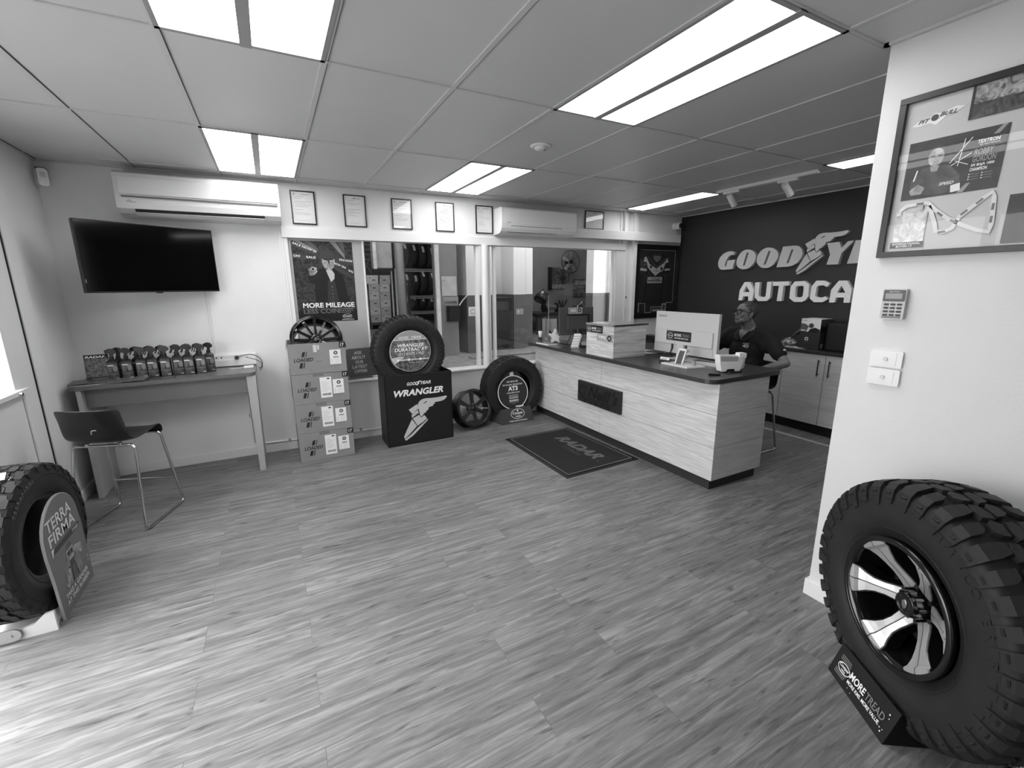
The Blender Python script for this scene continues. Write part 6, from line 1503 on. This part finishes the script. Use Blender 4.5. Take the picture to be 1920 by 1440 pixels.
a = MB().quad(2.55, 2.69, 1.21, 1.345, .001, 0, BACK(0, 6.149, 0)); a.lathe([(.036, .002), (.042, .002)], 20, 1, BACK(2.62, 6.149, 1.27), a0=0, a1=PI); a.quad(2.575, 2.665, 1.25, 1.256, .002, 1, BACK(0, 6.149, 0)); a.quad(2.575, 2.665, 1.232, 1.237, .002, 1, BACK(0, 6.149, 0))
obj('notice_face', a, [M_print_w, M_print_g], t)
t = thing('lit_tube', 'bright horizontal tube light seen deep in the workshop left of the pier', 'ceiling light', (3.55, 9.0, 2.24))
obj('tube_glass', MB().cyl((3.35, 9.0, 2.248), (3.80, 9.0, 2.252), .014, n=12), M_tube, t); obj('tube_batten', MB().box(3.35, 3.80, 8.98, 9.04, 2.265, 2.31), M_white, t)
for x in (3.4, 3.75): obj('suspension_rod', MB().cyl((x, 9.0, 2.31), (x, 9.0, 3.6), .005, n=6), M_blk, t)
# roof truss bits at the upper left
t = thing('roof_truss', 'dark lattice truss leaning behind the steel box at the upper left', 'truss', (1.8, 9.3, 1.9))
a = MB().tube([(1.62, 9.0, WF), (1.66, 9.0, 3.55)], .02, 6).tube([(1.66, 9.0, 2.0), (1.86, 9.0, 2.45)], .012, 6).tube([(1.64, 9.0, 2.1), (1.76, 9.0, 1.88)], .012, 6)
for k in range(5): a.tube([(1.66, 9.0, 2.15+.09*k), (2.1, 9.2, 2.15+.09*k)], .012, 6)
obj('truss_bars', a, mat('truss_grey', 100, .5), t)
t = thing('stacked_timber', 'pale lengths of stock lying over the tyre rack top', 'stock', (3.7, 11.8, 2.85))
for k in range(4): obj('stock_length', MB().box(3.0, 4.3, 11.62+.1*k, 11.68+.1*k, 2.80+.0*k, 2.85), mat('stock_pale', 130+10*k, .6), t)
# ---- store seen through the right window: bench, vice, lamp, fan, posters
t = thing('workbench', 'dark workbench seen through the right window', 'workbench', (5.3, 8.2, WF))
obj('bench_top', MB().box(4.7, 6.6, 7.75, 8.5, 1.03, 1.09), mat('bench_dark', 34, .6), t)
for x in (4.78, 6.5):
    for y in (7.82, 8.42): obj('bench_leg', MB().box(x-.04, x+.04, y-.04, y+.04, WF, 1.03), mat('bench_leg', 60, .6), t)
t = thing('bench_grinder', 'bench grinder standing on the left of the workbench', 'bench grinder', (5.15, 8.0, 1.09))
obj('grinder_body', MB().cyl((5.03, 8.0, 1.19), (5.30, 8.0, 1.19), .055, n=18).box(5.10, 5.24, 7.93, 8.07, 1.09, 1.15), mat('grinder_grey', 90, .4), t)
for x in (5.01, 5.32): obj('grinding_wheel', MB().cyl((x-.015, 8.0, 1.19), (x+.015, 8.0, 1.19), .095, n=22), M_blk, t)
t = thing('bench_vice', 'dark vice with handle on the right of the workbench', 'vice', (5.85, 8.0, 1.09))
obj('vice_body', MB().box(5.72, 6.02, 7.9, 8.1, 1.09, 1.16).box(5.78, 5.96, 7.92, 8.08, 1.16, 1.22), M_blk, t, bevel=.01)
obj('vice_handle', MB().cyl((5.72, 7.86, 1.15), (5.90, 7.86, 1.30), .01, n=8), M_chrome, t)
t = thing('tool_pot', 'pot of dark tools on the workbench between grinder and vice', 'tool pot', (5.55, 8.1, 1.09))
obj('pot', MB().cyl((5.55, 8.1, 1.09), (5.55, 8.1, 1.2), .06, n=16), M_blk, t)
for k in range(6): obj('tool', MB().cyl((5.55+.02*math.cos(k), 8.1+.02*math.sin(k), 1.18), (5.55+.10*math.cos(k*1.1), 8.1+.06*math.sin(k), 1.30+.02*(k % 3)), .012, n=8), M_blk, t)
t = thing('inspection_lamp', 'tall lamp with a dark dome shade seen left in the right window', 'lamp', (4.5, 7.0, WF))
obj('lamp_pole', MB().cyl((4.49, 7.0, WF), (4.485, 7.0, 1.47), .008, n=8).cyl((4.49, 7.0, WF), (4.49, 7.0, WF+.03), .12, n=20), mat('pole_pale', 170, .4), t)
obj('lamp_arm', MB().tube([(4.485, 7.0, 1.47), (4.42, 7.0, 1.52), (4.36, 7.0, 1.58)], .009, 8), M_blk, t)
obj('lamp_shade', MB().lathe([(.03, .10), (.07, .07), (.115, -.02), (.125, -.10), (.118, -.10), (.108, -.02), (.06, .06)], 28, 0, axis_frame((4.345, 7.0, 1.46), 20, 55)), mat('shade_dark', 44, .3), t)
t = thing('wall_fan', 'round caged wall fan high in the right window view', 'fan', (5.97, 8.5, 1.9))
T = BACK(5.99, 8.46, 2.15)
a = MB()
for r in (.245, .17, .09): a.tube([(r*math.cos(2*PI*i/32), r*math.sin(2*PI*i/32), .04 if r < .2 else 0) for i in range(32)], .008 if r > .2 else .003, 6, closed=True, T=T)
for k in range(20): q = 2*PI*k/20; a.tube([(.05*math.cos(q), .05*math.sin(q), .05), (.17*math.cos(q), .17*math.sin(q), .04), (.245*math.cos(q), .245*math.sin(q), 0)], .0025, 5, T=T)
obj('fan_cage', a, M_blk, t)
for k in range(5):
    M_ = T @ Matrix.Rotation(2*PI*k/5+.3, 4, 'Z'); obj('fan_blade', MB().add([(.03, -.03, .0), (.21, -.055, -.015), (.225, .02, .01), (.04, .03, .02)], [(0, 1, 2, 3), (3, 2, 1, 0)], 0, False, M_), mat('blade_grey', 150, .35), t)
obj('fan_motor', MB().cyl((0, 0, -.05), (0, 0, .045), .045, n=20, T=T), M_blk, t); obj('fan_bracket', MB().box(5.95, 6.03, 8.5, 8.6, 2.10, 2.2).tube([(5.99, 8.50, 1.92), (5.99, 8.55, 1.70)], .008, 6), M_blk, t)
for i, (x0, x1, z0, z1, lb) in enumerate(((5.15, 5.60, 1.55, 2.01, 'dark calendar poster left of the fan on the store wall'), (5.77, 6.26, 1.37, 1.77, 'dark group photo poster under the fan on the store wall'))):
    k = 8.55/8.0; x0, x1, z0, z1 = x0*k, x1*k, 1.646+(z0-1.646)*k, 1.646+(z1-1.646)*k
    t = thing('wall_poster', lb, 'poster', ((x0+x1)/2, 8.59, z0)); T = BACK(0, 8.598, 0)
    obj('poster_sheet', MB().quad(x0, x1, z0, z1, .001, 0, T), photo_mat('ws_poster_%d' % i, 18, 95, 7, 2, 3*i+2), t)
    if i == 0: obj('poster_band', MB().quad(x0+.09, x1-.02, z0+.03, z0+.12, .002, 0, T), photo_mat('ws_band', 60, 170, 30, 2, 3), t); obj('poster_edge', MB().box(x0-.02, x0+.07, 8.56, 8.6, z0, z1), M_blk, t)
    else: obj('poster_band', MB().quad(x0+.04, x1-.03, z1-.12, z1-.03, .002, 0, T), photo_mat('ws_band', 60, 170, 30, 2, 3), t)
t = thing('hanging_bottle', 'small dark bottle hanging under the left of the fan', 'bottle', (5.83, 8.55, 1.72)); obj('bottle_body', MB().cyl((5.83, 8.55, 1.90), (5.83, 8.55, 2.0), .035, n=14), M_blk, t); obj('bottle_cap', MB().cyl((5.83, 8.55, 2.0), (5.83, 8.55, 2.03), .015, n=10), M_white, t)
t = thing('wall_socket', 'small pale plate low on the grey wall in the right window view', 'power outlet', (3.42, 6.2, 1.2)); obj('socket_plate', MB().box(3.37, 3.50, 6.192, 6.2, 1.20, 1.29), mat('plate_dim', 150, .5), t); obj('socket_switch', MB().box(3.40, 3.42, 6.188, 6.192, 1.23, 1.26), M_white, t)
t = thing('dark_trolley', 'black tool trolley standing behind the grey dado in the right window view', 'trolley', (3.1, 6.3, WF))
obj('trolley_body', MB().box(3.02, 3.32, 6.20, 6.58, WF+.08, 1.47), mat('trolley', 20, .5), t, bevel=.01)
for x in (3.05, 3.25): obj('castor', MB().cyl((x, 6.36, WF+.04), (x+.03, 6.36, WF+.04), .04, n=14), M_blk, t)
# ================================================================ THE SEATED MAN
make_stool('bar_stool', 'chrome sled stool behind the counter with the man sitting on it', (4.12, 2.74, 0), rad(90), shade=26)
root = thing('person', 'man in a dark polo shirt and round glasses sitting behind the counter looking left', 'person', (4.20, 2.85, .64), rad(90))
M_skin = mat('skin', 116, .5, noise=.06, nscale=14, bump=.06, bscale=60); M_shirt = mat('polo_black', 15, .85, noise=.2, nscale=10, bump=.25, bscale=9); M_hair = mat('hair_grey', 62, .75, noise=.6, nscale=70, bump=.8, bscale=90)
OZ = .64
def capsule(mb, p, q, r0, r1, n=16):
    p, q = Vector(p), Vector(q); k = 5; pts = []; rs = []
    d = (q-p); L = d.length; u = d.normalized()
    for i in range(4): a = PI/2*(1-i/4.0); pts.append(p-u*r0*math.sin(a)); rs.append(max(.001, r0*math.cos(a)))
    pts.append(p); rs.append(r0); pts.append(q); rs.append(r1)
    for i in range(1, 5): a = PI/2*(i/4.0); pts.append(q+u*r1*math.sin(a)); rs.append(max(.001, r1*math.cos(a)))
    mb.tube(pts, rs, n)
def blob(name, mb, m_, parent, voxel, smooth=6, factor=.5):
    o = obj(name, mb, m_, parent, local=True)
    r = o.modifiers.new('join', 'REMESH'); r.mode = 'VOXEL'; r.voxel_size = voxel; r.use_smooth_shade = True
    s = o.modifiers.new('soft', 'SMOOTH'); s.iterations = smooth; s.factor = factor
    return o
HR = Matrix.Rotation(rad(-16), 4, 'Z') @ Matrix.Rotation(rad(11), 4, 'X'); HC = Vector((.015, .045, 1.353-OZ))
HT = Matrix.Translation(HC) @ HR
def Hp(x, y, z): return HT @ Vector((x, y, z))
H3 = HT.to_3x3()
b = MB()
def hb(c, r, n=20): b.ball(Hp(*c), r, n, R=H3)
# head: skull, jaw, face
hb((0, -.018, .036), (.074, .096, .082), 28); hb((0, .022, -.022), (.061, .068, .078), 26); hb((0, .020, .045), (.064, .066, .056), 22)
hb((0, .062, -.088), (.027, .022, .021)); hb((.030, .036, -.074), (.026, .036, .024)); hb((-.030, .036, -.074), (.026, .036, .024))
hb((.052, -.002, -.045), (.016, .034, .032)); hb((-.052, -.002, -.045), (.016, .034, .032))
for s in (1, -1):
    hb((s*.036, .062, -.022), (.022, .022, .022)); hb((s*.028, .078, .026), (.026, .012, .009))
    hb((s*.079, -.010, -.008), (.008, .020, .032)); hb((s*.083, -.016, .010), (.006, .014, .014)); hb((s*.010, .100, -.027), (.008, .010, .007))
capsule(b, Hp(0, .084, .018), Hp(0, .106, -.020), .009, .0115); hb((0, .108, -.022), (.0105, .012, .009))
hb((0, .087, -.050), (.024, .011, .005)); hb((0, .086, -.061), (.021, .011, .006)); hb((0, .078, -.056), (.030, .014, .016))
# neck, trunk, limbs as one body (local frame: +y is the way he faces, +x is his right)
NB = Vector((0, -.03, 1.20-OZ))
capsule(b, Hp(0, -.028, -.05), NB, .055, .062, 22)
def P3(x, y, z): return Vector((x, y, z-OZ))
b.ball(P3(0, -.03, 1.09), (.165, .095, .12), 24); b.ball(P3(0, -.02, .98), (.155, .105, .15), 24); b.ball(P3(-.03, 0, .82), (.155, .12, .13), 24); b.ball(P3(-.05, -.02, .73), (.17, .13, .085), 24)
for s in (1, -1): capsule(b, P3(s*.04, -.03, 1.185), P3(s*.175, -.03, 1.15), .045, .052)
EL = P3(-.425, .02, .915); HL = P3(-.29, .235, .84); ER = P3(.33, .10, .95); HRt = P3(.20, .375, .975)
capsule(b, P3(-.200, -.03, 1.145), EL, .054, .041); capsule(b, EL, (EL+HL)/2, .041, .040); capsule(b, (EL+HL)/2, HL, .039, .027)
capsule(b, P3(.200, -.03, 1.145), ER, .052, .040); capsule(b, ER, HRt, .040, .027)
for s, kx in ((1, .10), (-1, -.16)):
    capsule(b, P3(s*.09-.05, .03, .735), P3(kx-.02, .335, .725), .088, .062); capsule(b, P3(kx-.02, .335, .725), P3(kx-.02, .215, .33), .058, .036)
    capsule(b, P3(kx-.02, .20, .285), P3(kx-.02, .33, .262), .036, .032)
# hands: palm, four fingers of different lengths, thumb from the side
def hand(wr, fw, up, side, curl):
    fw = Vector(fw).normalized(); up = Vector(up).normalized(); sd = fw.cross(up).normalized()*side
    pc = wr+fw*.05
    b.ball(pc, (.040, .045, .016), 16, R=Matrix((tuple(sd), tuple(fw), tuple(up))).transposed())
    for k, (o, L) in enumerate(((-.030, .072), (-.010, .080), (.010, .074), (.028, .058))):
        p0 = wr+fw*.080+sd*o; dirs = fw.copy(); q = p0; r = .0092-.0006*k
        for j, f_ in enumerate((.45, .32, .23)):
            dd = (fw*math.cos(curl*(j+.4))-up*math.sin(curl*(j+.4))).normalized(); q2 = q+dd*L*f_; capsule(b, q, q2, r-.0005*j, r-.0005*(j+1), 10); q = q2
    t0 = wr+fw*.025-sd*.035; t1 = t0+(fw*.6-sd*.7).normalized()*.035; t2 = t1+(fw*.9-sd*.2-up*.3).normalized()*.030
    capsule(b, t0, t1, .012, .0105, 10); capsule(b, t1, t2, .0105, .008, 10)
hand(HL, (.5, .8, -.25), (.1, .2, 1), -1, .35); hand(HRt, (-.25, 1, -.12), (0, .1, 1), 1, .28)
body = blob('body', b, M_skin, root, .0048, 3, .4)
# shirt: trunk and sleeves over the body
s_ = MB()
s_.ball(P3(0, -.03, 1.085), (.182, .115, .118), 28); s_.ball(P3(0, -.015, .97), (.178, .128, .17), 28); s_.ball(P3(-.03, 0, .83), (.182, .145, .14), 28); s_.ball(P3(-.045, -.01, .75), (.188, .150, .07), 24)
for s in (1, -1): capsule(s_, P3(s*.062, -.035, 1.178), P3(s*.185, -.03, 1.143), .050, .070, 20)
capsule(s_, P3(-.195, -.03, 1.135), P3(-.345, .005, .992), .078, .068, 20); capsule(s_, P3(.195, -.03, 1.135), P3(.290, .045, 1.02), .078, .068, 20)
capsule(s_, P3(-.15, -.03, 1.09), P3(-.22, -.02, 1.06), .09, .085); capsule(s_, P3(.15, -.03, 1.09), P3(.22, -.02, 1.06), .09, .085)
shirt = blob('polo_shirt', s_, M_shirt, root, .006, 6, .5)
# open V neck showing skin, collar flaps, trim on the sleeve, chest logo
v = MB(); v.add([P3(.052, .045, 1.190), P3(-.050, .050, 1.190), P3(-.004, .099, 1.098), P3(.030, .082, 1.150), P3(-.030, .082, 1.150)], [(0, 1, 4, 3), (3, 4, 2)], 0, True)
vo = obj('open_neck', v, M_skin, root, local=True); q = vo.modifiers.new('th', 'SOLIDIFY'); q.thickness = .012; q.offset = 0
def collar(s):
    m_ = MB(); A = []
    inner = [P3(s*.010, -.092, 1.222), P3(s*.048, -.070, 1.225), P3(s*.066, -.025, 1.220), P3(s*.062, .025, 1.200), P3(s*.038, .072, 1.150), P3(s*.006, .103, 1.095)]
    outer = [P3(s*.012, -.125, 1.180), P3(s*.070, -.105, 1.175), P3(s*.112, -.030, 1.185), P3(s*.112, .045, 1.165), P3(s*.098, .088, 1.115), P3(s*.028, .112, 1.082)]
    m_.add(inner+outer, [(i, i+1, 7+i, 6+i) for i in range(5)], 0, True)
    o = obj('collar', m_, M_shirt, shirt, local=True); q = o.modifiers.new('th', 'SOLIDIFY'); q.thickness = .006; o.modifiers.new('s', 'SUBSURF').levels = 1
collar(1); collar(-1)
Lg = frame(P3(-.045, .1215, 1.030), (-1, -.16, 0), (0, -.12, 1)); m_ = MB()
m_.text(Lg, 'STYLERITE', 0, .036, .062, .009, 0, .006, .02); m_.text(Lg, '4', .0, 0, .026, .032, 0, .006, .01); m_.lathe([(.013, .0065), (.018, .0065)], 22, 0, Lg @ Matrix.Translation((.042, .015, 0))); m_.quad(.030, .054, .012, .018, .0065, 0, Lg)
obj('chest_logo', m_, mat('logo_white', 190, .6), shirt, local=True)
cuff = MB(); c0 = P3(-.345, .005, .992); dirc = (P3(-.345, .005, .992)-P3(-.195, -.03, 1.135)).normalized()
obj('sleeve_mark', MB().ball(c0+Vector((-.052, .005, .045)), (.014, .016, .010), 10), mat('logo_white', 190, .6), shirt, local=True)
# trousers
tr = MB()
for s, kx in ((1, .10), (-1, -.16)): capsule(tr, P3(s*.09-.05, .02, .735), P3(kx-.02, .335, .725), .100, .074); capsule(tr, P3(kx-.02, .335, .725), P3(kx-.02, .225, .36), .070, .058)
tr.ball(P3(-.05, -.02, .72), (.185, .145, .085), 24)
blob('trousers', tr, mat('trousers_dark', 20, .85), root, .008)
sh = MB()
for kx in (.10, -.16): sh.ball(P3(kx-.02, .28, .262), (.045, .115, .035), 16)
obj('shoes', sh, mat('shoe_black', 14, .5), root, local=True)
# hair: close cropped shell over crown, sides and back
hv = MB(); V = []; F = []; n = 36; m2 = 20
for i in range(m2+1):
    th = PI*i/m2
    for j in range(n):
        ph = 2*PI*j/n; V.append((.0795*math.sin(th)*math.cos(ph), -.022+.1005*math.sin(th)*math.sin(ph), .036+.0875*math.cos(th)))
def keep(c):
    x, y, z = c
    if y > .030 and z < .095: return z > .055+.9*max(0, y-.030) and abs(x) > .035 and y < .06 or z > .100
    if z < -.045: return False
    if abs(x) > .05 and y > .004 and z < .03: return False
    return True
for i in range(m2):
    for j in range(n):
        f = (i*n+j, (i+1)*n+j, (i+1)*n+(j+1) % n, i*n+(j+1) % n); c = [sum(V[k][a] for k in f)/4 for a in range(3)]
        if keep(c): F.append(f)
hv.add([HT @ Vector(p) for p in V], F, 0, True)
ho = obj('hair', hv, M_hair, root, local=True); q = ho.modifiers.new('th', 'SOLIDIFY'); q.thickness = .006; q.offset = 0
# eyes, brows, mouth, glasses
for s in (1, -1):
    e = obj('eye', MB().ball(Hp(s*.030, .070, .008), .0125, 14), mat('eye_white', 150, .2), root, local=True)
    obj('iris', MB().ball(Hp(s*.030-.002, .0785, .009), .0062, 10), M_blk, e, local=True)
    obj('eyebrow', MB().tube([Hp(s*.014, .093, .027), Hp(s*.030, .094, .033), Hp(s*.048, .080, .028)], [.002, .0036, .0015], 8), mat('brow_dark', 34, .8), root, local=True)
obj('mouth_line', MB().tube([Hp(.026, .083, -.0545), Hp(.010, .0965, -.0555), Hp(-.010, .0965, -.0555), Hp(-.027, .083, -.053)], .0022, 6), mat('lip_dark', 58, .6), root, local=True)
g = MB()
for s in (1, -1):
    ring = [Hp(s*.0325+.0245*math.cos(2*PI*i/24)*1.05, .105-.010*abs(math.cos(2*PI*i/24)) if math.cos(2*PI*i/24)*s > 0 else .105, .006+.0215*math.sin(2*PI*i/24)) for i in range(24)]
    g.tube(ring, .0036, 6, closed=True)
    g.tube([Hp(s*.058, .094, .012), Hp(s*.074, .06, .012), Hp(s*.083, .0, .012), Hp(s*.084, -.025, .0)], .0026, 6)
g.tube([Hp(.009, .106, .010), Hp(0, .109, .013), Hp(-.009, .106, .010)], .0024, 6)
go = obj('glasses', g, M_blk, root, local=True)
for s in (1, -1):
    l = MB(); l.add([Hp(s*.0325+.0235*math.cos(2*PI*i/20), .1035, .006+.0205*math.sin(2*PI*i/20)) for i in range(20)], [tuple(range(20))]); obj('lens', l, M_glass, go, local=True)
# ================================================================ LIGHT, CAMERA
w = bpy.data.worlds.new('world'); bpy.context.scene.world = w; w.use_nodes = True
bg = w.node_tree.nodes['Background']; bg.inputs['Color'].default_value = (1, 1, 1, 1); bg.inputs['Strength'].default_value = WORLD
def area(name, loc, rot, sx, sy, energy, portal=False):
    l = bpy.data.lights.new(name, 'AREA'); l.shape = 'RECTANGLE'; l.size = sx; l.size_y = sy; l.energy = energy
    o = bpy.data.objects.new(name, l); COL.objects.link(o); o.location = loc; o.rotation_euler = rot
    if portal: l.cycles.is_portal = True
    return o
area('window_portal', (XL-.14, 3.62, 1.69), (0, rad(-90), 0), 1.32, .6, 1, True)
area('door_portal', (XL-.14, 1.84, 1.18), (0, rad(-90), 0), 2.3, 2.5, 1, True)
sl = bpy.data.lights.new('daylight', 'SUN'); sl.energy = SUN; sl.angle = rad(38)
so_ = bpy.data.objects.new('daylight', sl); COL.objects.link(so_); so_.rotation_euler = Vector((-.55, .08, .85)).to_track_quat('Z', 'Y').to_euler()
cam = bpy.data.cameras.new('camera'); co = bpy.data.objects.new('camera', cam); COL.objects.link(co)
yw, pt, rl = .4879, .2175, .0081
fwd = Vector((math.sin(yw)*math.cos(pt), math.cos(yw)*math.cos(pt), -math.sin(pt))); right = Vector((math.cos(yw), -math.sin(yw), 0)); down = fwd.cross(right)
r2 = math.cos(rl)*right+math.sin(rl)*down; d2 = -math.sin(rl)*right+math.cos(rl)*down
Mx = Matrix.Identity(4)
for i in range(3): Mx[i][0] = r2[i]; Mx[i][1] = -d2[i]; Mx[i][2] = -fwd[i]
Mx[2][3] = 1.646
co.matrix_world = Mx
cam.sensor_width = 36; cam.lens = 835.4/1920*36; cam.clip_start = .05; cam.clip_end = 200
bpy.context.scene.camera = co
vs = bpy.context.scene.view_settings
vs.view_transform = 'Standard'; vs.look = 'None'; vs.gamma = 1.0; vs.use_curve_mapping = False; vs.exposure = EXPO
